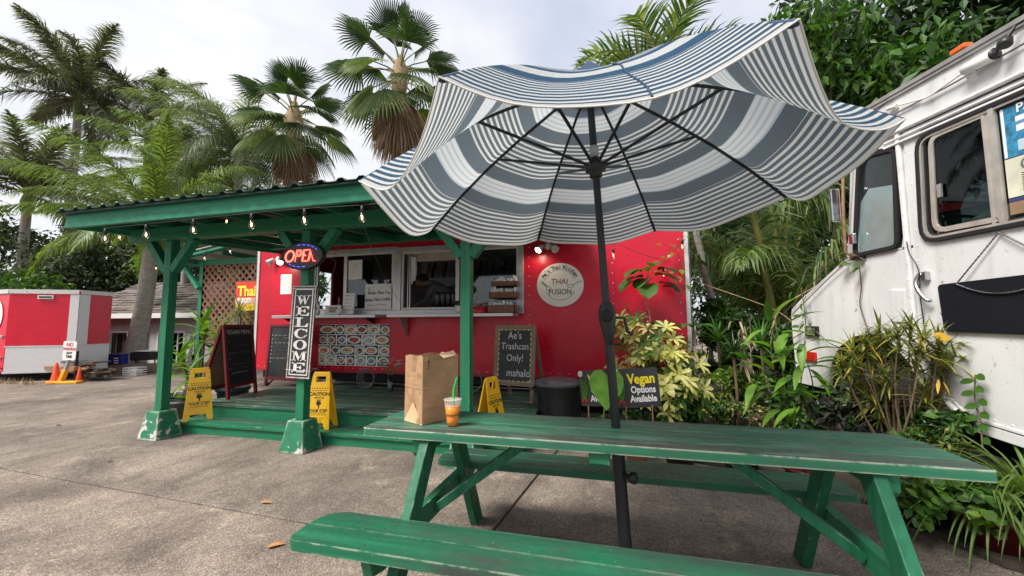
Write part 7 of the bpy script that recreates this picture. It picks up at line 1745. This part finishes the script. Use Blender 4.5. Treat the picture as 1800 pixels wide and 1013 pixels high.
# slim pale palm by the trailer end
sb_ = PD(1267, 596, 6.9); st_ = PD(1163, 128, 6.9); b_ = V(sb_.x+.06, sb_.y, 0)
t = thing('slim_palm', 'slim pale trunked palm leaning behind the right end of the trailer', 'palm tree', b_)
build('trunk', MB().tube(smooth_path([b_, sb_, PD(1224,410,6.9), st_], 5), .055, 10), palmtrunk('pale ringed trunk', (.40,.38,.33), 7, .3), t)
for i, (az, el, L_, dr_) in enumerate(((2.9,.9,1.75,1.5),(3.5,.75,1.7,1.7),(2.4,1.2,1.8,1.4),(.3,.8,1.6,1.6),(-.4,.6,1.5,1.6),(1.2,1.2,1.7,1.3),(4.3,.9,1.5,1.7),(5.2,1.1,1.6,1.6),(3.1,.45,1.6,1.3),(.8,1.35,1.5,.8))):
    frond(t, st_, az, el, L_, dr_, 30, .62, 'lf_coco', rr=.02, wl=.045, hang=1.3, seed=800+i, spread=.8)
# ------------------------------------------------------------------ planted bed, near plants
def whorl(mb, c, d, n, Ln, W, droop=.6, m=0, tilt=.35, prof='obov'):
    d = Vector(d).normalized(); a = d.cross(EZ); a = a.normalized() if a.length > .05 else V(1,0,0); b = a.cross(d); o = random.uniform(0,2*PI)
    for i in range(n):
        an = o+2*PI*i/n+random.uniform(-.12,.12); dd = (a*math.cos(an)+b*math.sin(an))+d*tilt
        mb.leaf(c, dd, Ln*random.uniform(.8,1.12), W, droop, 3, .25, prof, d, 0, m)
# variegated schefflera
q = spot(1165, 4.95); t = thing('variegated_shrub', 'cream and green variegated shrub beside the Vegan Options sign', 'shrub', q)
mbs, ml = MB(), MB()
for px, py, dd in [(random.gauss(1158,38), random.gauss(650,42), random.uniform(4.6,5.2)) for _ in range(105)]+[(random.gauss(1105,20), random.gauss(590,18), 4.7) for _ in range(14)]+[(random.gauss(1200,20), random.gauss(700,25), 4.5) for _ in range(14)]:
    if py > 745 or py < 560 or px < 1075+max(0,py-640)*.9: continue
    p = PD(px, py, dd); dr = (V((px-1160)/90, -.7, .55+(660-py)/150)).normalized()
    whorl(ml, p, dr, 7, .165, .052, .6, 1 if (random.random() < .55 and py < 690) or random.random() < .3 else 0); mbs.tube([q+V(random.uniform(-.15,.15), random.uniform(-.1,.1), .02), q.lerp(p,.6)+V(0,.05,.1), p], [.010,.006,.003], 4)
build('stems', mbs, M['stem'], t); build('foliage', ml, [M['lf_mid'], M['lf_cream']], t)
# big lobed leaves by the trailer wall
def bigleaf(parent, base, tip_dir, Ln, W, mat, droop=.8, stalk=None, prof='oval', fold=.25, nseg=6, nm='leaf', up=(0,0,1)):
    mb = MB(); mb.leaf(base, tip_dir, Ln, W, droop, nseg, fold, prof, up); lf = build(nm, mb, mat, parent)
    if stalk is not None: build('stalk', MB().tube([stalk, Vector(stalk).lerp(Vector(base),.5)+V(0,0,.02), base], [.005,.004,.003], 5), M['stemgreen'], lf)
    return lf
q = spot(1145, 5.45); s_ = [PD(1143,565,5.45), PD(1135,540,5.45), PD(1134,508,5.45)]
t = thing('climbing_plant', 'plant with a pink stem and broad drooping leaves against the red wall', 'plant', q)
build('stem', MB().tube(smooth_path([q]+s_), .011, 6), M['stempink'], t)
for px, py, az, L_, W_ in ((1130,488,3.4,.17,.13),(1140,478,2.2,.16,.12),(1150,485,.2,.17,.12),(1120,495,3.9,.16,.12),(1137,500,4.7,.19,.13),(1158,498,5.6,.15,.11),(1146,470,1.5,.13,.10),(1165,505,.0,.13,.09),(1128,478,2.8,.14,.10),(1156,476,.8,.14,.10),(1142,490,4.2,.16,.12)):
    p = PD(px, py, 5.40); bigleaf(t, p, (math.cos(az), -.55, .1+.2*math.sin(az)), L_*2.0, W_*2.0, M['lf_dark'] if px > 1155 else M['lf_mid'], 1.3, s_[2])
for px, py in ((1105,545),(1110,555),(1118,548),(1100,538)): bigleaf(t, PD(px,py,5.3), (random.uniform(-1,1), -.5, .2), .10, .06, M['lf_mid'], .8, PD(1115,580,5.4))
t = thing('flowering_vine', 'vine with pale green leaves and pinkish buds at the trailer right end', 'vine', PD(1208,445,5.55)-EZ*.0)
vp_ = smooth_path([PD(x,y,5.5) for x,y in ((1205,596),(1203,520),(1200,470),(1190,432),(1178,448),(1166,462),(1150,458))]); build('stem', MB().tube(vp_, .005, 5), M['stemgreen'], t)
for x, y in ((1192,418),(1176,430),(1163,432),(1185,445),(1170,455),(1155,460),(1180,478),(1188,486),(1196,474),(1160,478),(1205,500),(1200,415)):
    bigleaf(t, PD(x,y,5.48), (random.uniform(-1,1),-.4,random.uniform(-.7,.4)), .10, .065, M['lf_bright'], .8)
for x, y in ((1200,424),(1168,476),(1176,452)): build('bud', MB().ball(PD(x,y,5.45), .02, 8, 6, 0, 1,1,1.5), plain('pink bud', (.65,.35,.30), .6) if not bpy.data.materials.get('pink bud') else bpy.data.materials['pink bud'], t)
q = spot(1215, 5.2); t = thing('broad_leaf_plant', 'plant with broad dark leaves in a whorl above the variegated shrub', 'plant', q)
for hx, hy, n, L_ in ((1222,572,8,.21),(1160,568,7,.18)):
    h_ = PD(hx,hy,5.15); build('stem', MB().tube([q, q.lerp(h_,.5), h_], [.014,.011,.009], 6), M['stempink'], t)
    for i in range(n):
        a = 2*PI*i/n; bigleaf(t, h_+V(math.cos(a)*.05, math.sin(a)*.05, 0), (math.cos(a), math.sin(a), .25), L_, L_*.52, M['lf_mid'] if i % 2 else M['lf_dark'], 1.0)
# taro leaf in front of the sign
q = PZ(1062, 757, .03); q = V(q.x, 4.15, .03); t = thing('taro_plant', 'single big heart shaped taro leaf in front of the Vegan sign', 'plant', q)
def heart(parent, c, down, side, Ln, W, mat, nm='leaf'):
    mb = MB(); n_ = Vector(side).cross(Vector(down)).normalized(); c = Vector(c); down = Vector(down).normalized(); side = Vector(side).normalized()
    out_ = [(-.16,.0),(-.34,.16),(-.30,.36),(-.10,.50),(.15,.52),(.40,.44),(.66,.27),(.88,.09),(1.0,0)]
    P = [c]+[c+down*(a*Ln)+side*(b*W)-n_*(.10*Ln*b*b*4*.3) for a, b in out_]+[c+down*(a*Ln)-side*(b*W)-n_*(.10*Ln*b*b*4*.3) for a, b in out_]
    k = len(out_); P[1] = P[1]; mb.add(P, [(0,i,i+1) for i in range(1,k)]+[(0,k+i+1,k+i) for i in range(1,k)], 0, True); return build(nm, mb, mat, parent)
hc = PD(1066, 668, 4.05); heart(t, hc, (-.02,-.25,-1), (1,-.15,.0), .30, .33, leafmat('taro leaf', (.13,.34,.03), (.16,.40,.04), None, .4, .35)); build('stalk', MB().tube(smooth_path([q, q+V(.02,.06,.25), hc+V(.0,.05,-.02), hc]), .008, 6), M['stemgreen'], t)
heart(t, PD(1030,757,4.0), (.9,-.3,-.4), (.2,-.4,.8), .12, .12, M['lf_bright'])
# upright leafy plant with bright lance leaves
q = spot(1400, 4.05); t = thing('ginger_plant', 'leafy plant with glossy bright lance shaped leaves in front of the van nose', 'plant', q)
stems_ = [[(1405,790),(1405,700),(1412,640),(1415,600)], [(1425,790),(1430,690),(1420,640)], [(1385,790),(1380,690),(1370,610),(1362,560)], [(1400,790),(1398,740),(1395,715)], [(1360,790),(1355,720),(1340,640)]]
for k, st in enumerate(stems_):
    P_ = smooth_path([PD(x, y, 4.0+.10*(k%3)) for x, y in st], 4); build('stem', MB().tube(P_, .006, 5), M['stemgreen'], t)
LV = ((1352,565,-.2,1.0),(1345,580,-.9,-.5),(1374,585,.7,-.1),(1362,600,.1,-1),(1385,570,.8,.5),(1352,610,-.7,.1),(1410,605,-.2,-.9),(1425,600,.8,-.1),(1418,620,.9,.3),(1412,640,-.5,-.9),(1400,640,-.9,.1),(1424,650,.4,-.9),(1432,640,.9,.15),(1398,665,-.8,-.3),(1425,662,.9,-.5),(1410,680,.1,-1),(1392,700,-.9,.05),(1405,715,-.5,-.9),(1398,720,-.9,-.6),(1412,712,.1,-1),(1425,720,.5,-.9),(1390,735,.2,-1),(1410,745,.0,-1),(1430,700,.8,.3),(1380,690,-.9,.2),(1358,650,-.6,.5),(1340,650,-.9,.3),(1375,640,.3,.9),(1440,680,.9,-.2),(1372,720,-.8,-.5),(1345,690,-.7,-.6),(1360,560,.6,.9),(1445,735,.7,-.7),(1428,760,.4,-.9))
LV = LV+tuple((x+random.uniform(-38,30), y+random.uniform(-25,30), dx+random.uniform(-.5,.5), dz*.8) for x, y, dx, dz in LV[::2] if y > 590)
for i, (x, y, dx, dz) in enumerate(LV):
    p = PD(x, y, 3.95+.18*random.random()); bigleaf(t, p, (dx, -.35+random.uniform(-.2,.2), dz+.25), random.uniform(.27,.36), random.uniform(.075,.105), M['lf_bright'] if i % 4 else M['lf_mid'], .9, None, 'lance', .35, 6)
# spiky dracaena, dry leaves and small shrubs between
def spiky(px, py, dist, n, Ln, W, mat, label, cat='plant', name='spiky_plant', droop=.9, base_z=.03, stemr=.018, elev=(-.1,1.4), flat=1.0):
    h_ = PD(px, py, dist); q = V(h_.x, h_.y, base_z); t = thing(name, label, cat, q)
    if h_.z-base_z > .08: build('stem', MB().tube([q, q.lerp(h_,.5)+V(.015,0,0), h_], stemr, 7), M['stem'], t)
    for i in range(n):
        a = i*2.399; e = elev[0]+(elev[1]-elev[0])*(i/n)+random.uniform(-.12,.12); mb = MB()
        mb.leaf(h_+EZ*.03*(i/n), (math.cos(a)*math.cos(e), math.sin(a)*math.cos(e)*flat, math.sin(e)), Ln*random.uniform(.75,1.1), W, droop, 5, .35, 'strap'); build('leaf', mb, M[mat], t)
    return t
spiky(1290, 628, 4.75, 34, .36, .026, 'lf_dark', 'dark spiky plant left of the bright lance leaved plant', droop=.8)
spiky(1338, 610, 4.9, 30, .40, .030, 'lf_mid', 'green spiky plant just right of the withered hanging leaves', droop=.7)
spiky(1262, 600, 5.4, 30, .38, .028, 'lf_mid', 'green spiky plant at the foot of the slim pale palm', droop=.6)
q = spot(1318, 4.9); t = thing('dry_leaf_stalks', 'clump of withered cream and brown hanging leaves left of the lance leaved plant', 'plant', q)
dm = leafmat('withered leaf', (.30,.22,.13), (.55,.45,.30), (.16,.09,.06), .25, .7)
for i in range(30):
    p = PD(random.gauss(1312,14), random.uniform(560,700), 4.85+random.uniform(-.1,.1)); mb = MB(); mb.leaf(p, (random.uniform(-.5,.5), random.uniform(-.4,.2), -1), random.uniform(.10,.22), random.uniform(.02,.045), .4, 4, .8, 'lance', (0,1,0), random.uniform(-1,1)); build('leaf', mb, dm, t)
for x in (1308,1322): build('stem', MB().tube(smooth_path([q, PD(x,640,4.9), PD(x-4,560,4.9)]), .008, 5), M['stem'], t)
def shrub(label, px, py, dist, rad, n, size, mats, seed, aspect=.55, k=14, name='small_shrub', group=None, cr=(.3,.55), droop=.2, basez=.03, stems=10, org=None):
    c = PD(px, py, dist); b = V(c.x, c.y, basez); t = thing(name, label, 'shrub', b, group); cl = clumps_in(c, rad, k, seed, cr)
    mb = MB()
    for cc, r in cl[:stems]: e = Vector(cc); mb.tube([b+V(random.uniform(-.05,.05), random.uniform(-.05,.05), 0), b.lerp(e,.6)+V(random.uniform(-.04,.04),0,.05), e], [.008,.005,.002], 4)
    build('stems', mb, M['stem'], t)
    for i, mt in enumerate(mats): v, f = leafcloud(cl, n//len(mats), size, droop, aspect, .4, seed*10+i); np_mesh('foliage', v, f, M[mt], t)
    return t
shrub('low small leaved green shrub under the Vegan Options sign', 1110, 738, 4.08, (.42,.10,.12), 900, .050, ('lf_mid','lf_dark'), 70)
shrub('small leaved shrub with yellowish leaves right of the variegated shrub', 1272, 705, 4.55, (.36,.25,.26), 1500, .045, ('lf_mid','lf_croton','lf_dark'), 71)
shrub('dry twiggy shrub below the withered leaves', 1330, 735, 4.4, (.22,.2,.18), 700, .045, ('lf_mid','lf_dead'), 72, stems=14)
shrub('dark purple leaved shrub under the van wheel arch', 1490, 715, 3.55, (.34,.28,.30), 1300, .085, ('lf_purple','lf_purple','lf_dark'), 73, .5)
shrub('dark green shrub behind the lance leaved plant by the van nose', 1350, 640, 5.6, (.6,.4,.55), 1800, .10, ('lf_dark','lf_mid'), 74)
shrub('pale leaved shrub at the right end of the red trailer', 1210, 640, 5.5, (.3,.3,.35), 800, .07, ('lf_mid','lf_cream'), 75)
shrub('shrub with small green leaves at the foot of the lance leaved plant', 1430, 770, 3.9, (.4,.3,.16), 1100, .07, ('lf_dark','lf_mid'), 76)
shrub('dark low plant behind the table right end by the van', 1590, 765, 2.95, (.30,.14,.16), 900, .06, ('lf_dark','lf_mid','lf_purple'), 77)
for i, (lab, px, py, d, rad, n, sz_, mats) in enumerate((
    ('tall dark shrub filling the gap left of the coconut palm stem', 1300, 600, 6.2, (.75,.4,.75), 2600, .13, ('lf_dark','lf_mid','lf_mid')),
    ('dark shrub right of the coconut palm stem beside the van hood', 1440, 590, 6.3, (.55,.4,.75), 2200, .11, ('lf_dark','lf_mid','lf_dark')),
    ('dense dark shrub at the foot of the variegated shrub', 1190, 715, 4.75, (.40,.2,.22), 1300, .07, ('lf_dark','lf_mid')),
    ('bushy shrub with mixed green leaves in the middle of the bed', 1290, 690, 5.0, (.42,.3,.38), 1900, .08, ('lf_mid','lf_bright','lf_croton')),
    ('dark leaved shrub in the bed behind the lance leaved plant', 1420, 700, 4.6, (.42,.3,.42), 1700, .10, ('lf_mid','lf_dark','lf_mid')),
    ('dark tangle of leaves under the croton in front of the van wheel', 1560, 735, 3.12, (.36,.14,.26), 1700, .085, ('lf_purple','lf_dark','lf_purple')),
    ('low dark greenery at the right end of the bed below the van sill', 1655, 750, 2.75, (.22,.12,.12), 900, .07, ('lf_dark','lf_mid')))):
    shrub(lab, px, py, d, rad, n, sz_, mats, 120+i)
# narrow leaved croton
q = spot(1575, 2.95); t = thing('croton', 'yellow and green narrow leaved croton standing before the van wheel arch', 'shrub', q)
ms, ml = MB(), MB()
hubs = [(1520,600),(1545,580),(1500,620),(1560,595),(1535,630),(1580,590),(1600,575),(1620,600),(1650,605),(1670,590),(1610,625),(1575,640),(1510,650),(1480,640),(1495,675),(1530,690),(1640,640),(1660,625),(1680,615),(1560,665),(1625,690),(1650,690),(1545,715)]
for x, y in hubs:
    p = PD(x, y, 2.86+max(0,(1600-x))*.0022+random.uniform(-.12,.08)); ms.tube(smooth_path([q+V(random.uniform(-.15,.15), random.uniform(-.1,.1), 0), q.lerp(p,.55)+V(random.uniform(-.05,.05),0,.05), p], 3), [.010]*3+[.006]*4, 5)
    for i in range(46):
        a = random.uniform(0,2*PI); e = random.uniform(-.7,1.3); ml.leaf(p+EZ*random.uniform(-.12,.04), (math.cos(a)*math.cos(e), math.sin(a)*math.cos(e), math.sin(e)), random.uniform(.10,.21), .016, .6, 3, .3, 'strap')
build('stems', ms, M['stem'], t); build('foliage', ml, M['lf_croton'], t)
mb = MB(); mb.leaf(PD(1640,588,2.75), (.9,-.3,-.35), .095, .07, .3, 5, .12, 'oval', (0,-.8,.6)); build('yellow_leaf', mb, M['lf_yellow'], t)
for x, y in ((1528,605),(1540,620),(1650,668),(1658,672)): mb = MB(); mb.leaf(PD(x,y,2.75), (random.uniform(-.5,.5),-.3,-1), .10, .022, .3, 3, .3, 'lance'); build('yellow_leaf', mb, M['lf_yellow'], t)
# creeper on the van sill and other twigs
t = thing('van_creeper', 'thin creeper with paired oval leaves climbing the van door sill', 'vine', TP(2.93,.62,-.06)); pts = [TP(2.90,.50,-.08), TP(2.93,.66,-.05), TP(2.95,.80,-.05), TP(2.93,.96,-.05)]
build('stem', MB().tube(smooth_path(pts), .005, 5), M['stem'], t)
for i in range(11):
    z = .56+.04*i; s = 1 if i % 2 else -1; p = TP(2.925+.01*math.sin(i), z, -.055); mb = MB(); mb.leaf(p, TD*s*.9-TN*.3-EZ*.15, .085, .045, .4, 4, .2, 'oval', -TN+EZ*.5); build('leaf', mb, M['lf_mid'], t)
t = thing('nose_creeper', 'bare creeper stems with few leaves across the van hood', 'vine', TP(4.3,1.75,-.04))
for pts in ([TP(5.2,1.30,-.05), TP(4.5,1.72,-.04), TP(4.05,1.95,-.05), TP(3.75,1.84,-.05)], [TP(4.9,1.38,-.04), TP(4.3,1.72,-.03), TP(4.0,1.86,-.03)], [TP(3.86,1.80,-.03), TP(3.87,1.62,-.02), TP(3.90,1.45,-.02), TP(3.82,1.20,-.02)], [TP(4.68,1.68,-.05), TP(4.66,1.45,-.04), TP(4.64,1.20,-.05)], [TP(4.95,1.1,-.04), TP(4.55,1.22,-.05), TP(4.3,1.10,-.05), TP(4.0,1.03,-.06)]): build('stem', MB().tube(smooth_path(pts), .005, 5), M['stem'], t)
for s, z in ((3.93,1.83),(3.88,1.80),(3.98,1.86),(3.83,1.79),(3.80,1.84),(4.62,1.55),(4.70,1.50),(4.6,1.42),(4.72,1.36),(4.66,1.28),(4.55,1.30),(4.75,1.25),(4.5,1.24),(4.85,1.65)):
    mb = MB(); mb.leaf(TP(s,z,-.05), TD*random.uniform(-1,1)-TN*.3+EZ*random.uniform(-.8,.3), .10, .042, .5, 4, .3, 'lance', -TN+EZ*.4); build('leaf', mb, M['lf_mid'], t)
for s, z in ((3.86,1.90),(4.0,1.85)): mb = MB(); mb.leaf(TP(s,z,-.06), TD*.5-TN*.3-EZ*.4, .07, .03, .5, 3, .3); build('orange_leaf', mb, plain('orange leaf', (.7,.16,.03), .6) if not bpy.data.materials.get('orange leaf') else bpy.data.materials['orange leaf'], t)
mb = MB(); mb.tube(smooth_path([PD(1190,484,5.6), PD(1260,508,5.6), PD(1350,540,5.4), PD(1385,560,5.3), PD(1420,590,5.0)]), .006, 5); mb.tube(smooth_path([PD(1352,590,5.0), PD(1375,540,5.0), PD(1440,500,5.0), PD(1490,465,5.0)]), .006, 5); mb.tube(smooth_path([PD(1360,650,4.9), PD(1355,600,4.9), PD(1368,540,4.9)]), .006, 5)
single('bare_vine', mb, M['stalkpale'], 'bare tan vine strung from the trailer corner to the van hood', 'vine', PD(1368,540,5.0))
# pots at the right with trailing and spider plants
def pot(p, r0, r1, h, mat, parent, rim=True): 
    prof = [(.0,.002),(r0,.002),(r1*.96,h*.86)]+([(r1*1.05,h*.87),(r1*1.05,h),(r1*.92,h),(r1*.9,h*.93),(.0,h*.93)] if rim else [(r1,h),(r1*.93,h),(r1*.9,h*.93),(.0,h*.93)])
    return build('pot', MB().lathe(prof, p, 22), mat, parent)
p = PZ(1625, 925, 0); t = thing('trailing_plant', 'trailing round leaved plant spilling over a black pot behind the table end', 'potted plant', p); pot(p, .11, .145, .22, M['black'], t)
cl = clumps_in((p.x-.10,p.y-.15,.36), (.46,.32,.22), 18, 80, (.3,.6)); mb = MB()
for i in range(620):
    cc, r = random.choice(cl); d = V(random.gauss(0,1), random.gauss(0,1), random.gauss(0,1)).normalized(); q = Vector(cc)+V(d.x*r[0], d.y*r[1], d.z*r[2])*random.uniform(.5,1)
    mb.leaf(q, (random.uniform(-1,1), random.uniform(-1,.4), random.uniform(-.9,.4)), random.uniform(.04,.085), random.uniform(.035,.065), .4, 3, .25, 'oval', (random.uniform(-.5,.5), random.uniform(-.6,.2), 1), 0, 0 if random.random() < .7 else 1)
build('foliage', mb, [M['lf_mid'], M['lf_bright']], t)
mb = MB()
for i in range(16): a = random.uniform(PI*.8,PI*1.9); mb.tube(smooth_path([p+V(0,0,.27), p+V(math.cos(a)*.22,math.sin(a)*.22,.33), p+V(math.cos(a)*.36,math.sin(a)*.33,.14)]), .003, 4)
build('stems', mb, M['stemgreen'], t)
def spider(p, label, potm, n, Ln, r0, r1, h, seed):
    g = random.Random(seed); t = thing('spider_plant', label, 'potted plant', p); pot(p, r0, r1, h, potm, t)
    for i in range(n):
        a = g.uniform(0,2*PI); e = g.uniform(.25,1.35); mb = MB(); mb.leaf(p+V(math.cos(a)*.05,math.sin(a)*.05,h*.95), (math.cos(a)*math.cos(e), math.sin(a)*math.cos(e), math.sin(e)), Ln*g.uniform(.7,1.15), .017, 2.2, 8, .3, 'strap'); build('leaf', mb, M['lf_spider' if i % 3 else 'lf_palm'], t)
    return t
spider(PZ(1748, 975, 0)+V(.05,.05,0), 'spider plant with long arching blades in a dark red pot at the right edge', M['redpot'], 110, .52, .12, .17, .22, 90)
spider(V(2.28,3.05,0), 'spider plant with upright blades behind the red pot below the van sill', M['black'], 110, .60, .13, .18, .28, 91)
shrub('yellow green leafy plant between the table end and the van sill', 1640, 775, 2.65, (.24,.14,.12), 600, .07, ('lf_croton','lf_mid'), 92, .3)
# pots under the bed edge seen below the table
p = V(.14,4.16,0); t = thing('terracotta_pot', 'small terracotta pot with studs under the middle of the table top', 'pot', p); pot(p, .085, .125, .17, M['terracotta'], t)
for i in range(18): a = 2*PI*i/18; build('stud', MB().ball(p+V(math.cos(a)*.112, math.sin(a)*.112, .10), .010, 6, 4), plain('pale stud', (.5,.36,.22), .8) if not bpy.data.materials.get('pale stud') else bpy.data.materials['pale stud'], t)
for i, (x, y, mt, lab) in enumerate(((.52,4.10,'black','low black plant tray right of the terracotta pot'), (1.0,3.98,'darkmetal','dark pot below the twiggy shrub behind the bench'), (1.42,3.82,'redpot','dark red pot behind the right table leg'))):
    p = V(x,y,0); t = thing('plant_pot', lab, 'pot', p); pot(p, .11, .15, .15, M[mt], t); mb = MB()
    for k in range(14): a = random.uniform(0,2*PI); mb.leaf(p+V(0,0,.14), (math.cos(a), math.sin(a), .9), random.uniform(.07,.13), .04, .7, 3, .2, 'oval')
    build('leaves', mb, M['lf_mid'], t)
# ------------------------------------------------------------------ potted plants by the left end of the deck
def cornplant(p, label, potm, heads, pr=(.13,.18,.30)):
    t = thing('corn_plant', label, 'potted plant', p); pot(p, *pr, potm, t)
    for hx, hy, hz, n, L_ in heads:
        h_ = Vector((p.x+hx, p.y+hy, hz)); build('cane', MB().tube(smooth_path([p+V(0,0,.2), p.lerp(h_,.6)+V(.02,0,0), h_]), .018, 7), M['stem'], t)
        for i in range(n):
            a = i*2.399+random.uniform(-.2,.2); e = 1.3-1.6*i/n; mb = MB(); mb.leaf(h_-EZ*.012*i, (math.cos(a)*math.cos(e), math.sin(a)*math.cos(e), math.sin(e)), L_*random.uniform(.8,1.1), .075, 1.5, 6, .35, 'strap'); build('leaf', mb, M['lf_bright' if i % 3 else 'lf_mid'], t)
    return t
cornplant(V(-6.05,4.70,0), 'tall corn plant with arching bright leaves in a beige pot by the left post', M['beigepot'], [(-.05,.1,1.25,22,.50),(.30,.05,1.05,20,.48),(-.30,-.02,.80,18,.42),(.12,-.15,.62,14,.40)], (.13,.17,.42))
p = V(-6.30,4.55,0); t = thing('plant_pot', 'empty black nursery pot on the pavement left of the beige pot', 'pot', p); pot(p, .13, .17, .30, M['black'], t)
p = V(-5.86,4.38,0); t = thing('plant_pot', 'grey black pot on the pavement behind the left caution sign', 'pot', p); pot(p, .14, .19, .27, plain('charcoal pot', (.045,.047,.052), .5), t); mb = MB()
for k in range(16): a = random.uniform(0,2*PI); mb.leaf(p+V(0,0,.25), (math.cos(a), math.sin(a), 1.0), random.uniform(.12,.2), .05, .9, 4, .25, 'oval')
build('leaves', mb, M['lf_bright'], t)
p = V(-5.72,5.0,.0); t = thing('plant_pot', 'dark teal pot behind the vegan menu chalkboard', 'pot', p); pot(p, .17, .22, .36, M['bluepot'], t); mb = MB()
for k in range(14): a = random.uniform(0,2*PI); mb.leaf(p+V(0,0,.33), (math.cos(a), math.sin(a), .8), random.uniform(.2,.34), .03, .9, 5, .25, 'strap')
build('leaves', mb, M['lf_palm'], t)
h_ = PY(420, 560, 6.05); q = V(h_.x, h_.y, 0); t = thing('ponytail_plant', 'grey green spiky plant with drooping blades in front of the lattice', 'plant', q); pot(q, .18,.24,.35, M['blackmatt'], t)
build('stem', MB().tube([q+EZ*.3, q.lerp(h_,.5), h_], [.06,.05,.045], 8), M['barkgrey'], t)
for i in range(110):
    a = i*2.399; e = 1.45-1.9*(i/110)+random.uniform(-.1,.1); mb = MB(); mb.leaf(h_+EZ*.05, (math.cos(a)*math.cos(e), math.sin(a)*math.cos(e), math.sin(e)), random.uniform(.36,.55), .016, 1.3, 6, .3, 'strap'); build('leaf', mb, M['lf_palmgrey'], t)
tree('leafy tree beyond the left end of the trailer seen through its windows', 0, 0, 1.9, (1.3,.9,1.5), 2600, .17, 'lf_mid', 99, 22, .4, .06, base=(-9.2,9.9,0))
t = thing('lattice_shrub', 'leafy shrub with reddish leaves behind the lattice screen', 'shrub', V(-8.2,7.6,0)); cl = clumps_in((-8.2,7.6,1.35), (1.0,.5,.9), 16, 95, (.3,.6))
for i, mt in enumerate(('lf_mid','lf_dead','lf_bright')): v, f = leafcloud(cl, 500, .12, .3, .5, .4, 96+i); np_mesh('foliage', v, f, M[mt], t)
mb = MB()
for cc, r in cl[:8]: mb.tube([V(-8.2,7.6,0), V(-8.2,7.6,.6), Vector(cc)], [.03,.02,.006], 5)
build('stems', mb, M['stem'], t)
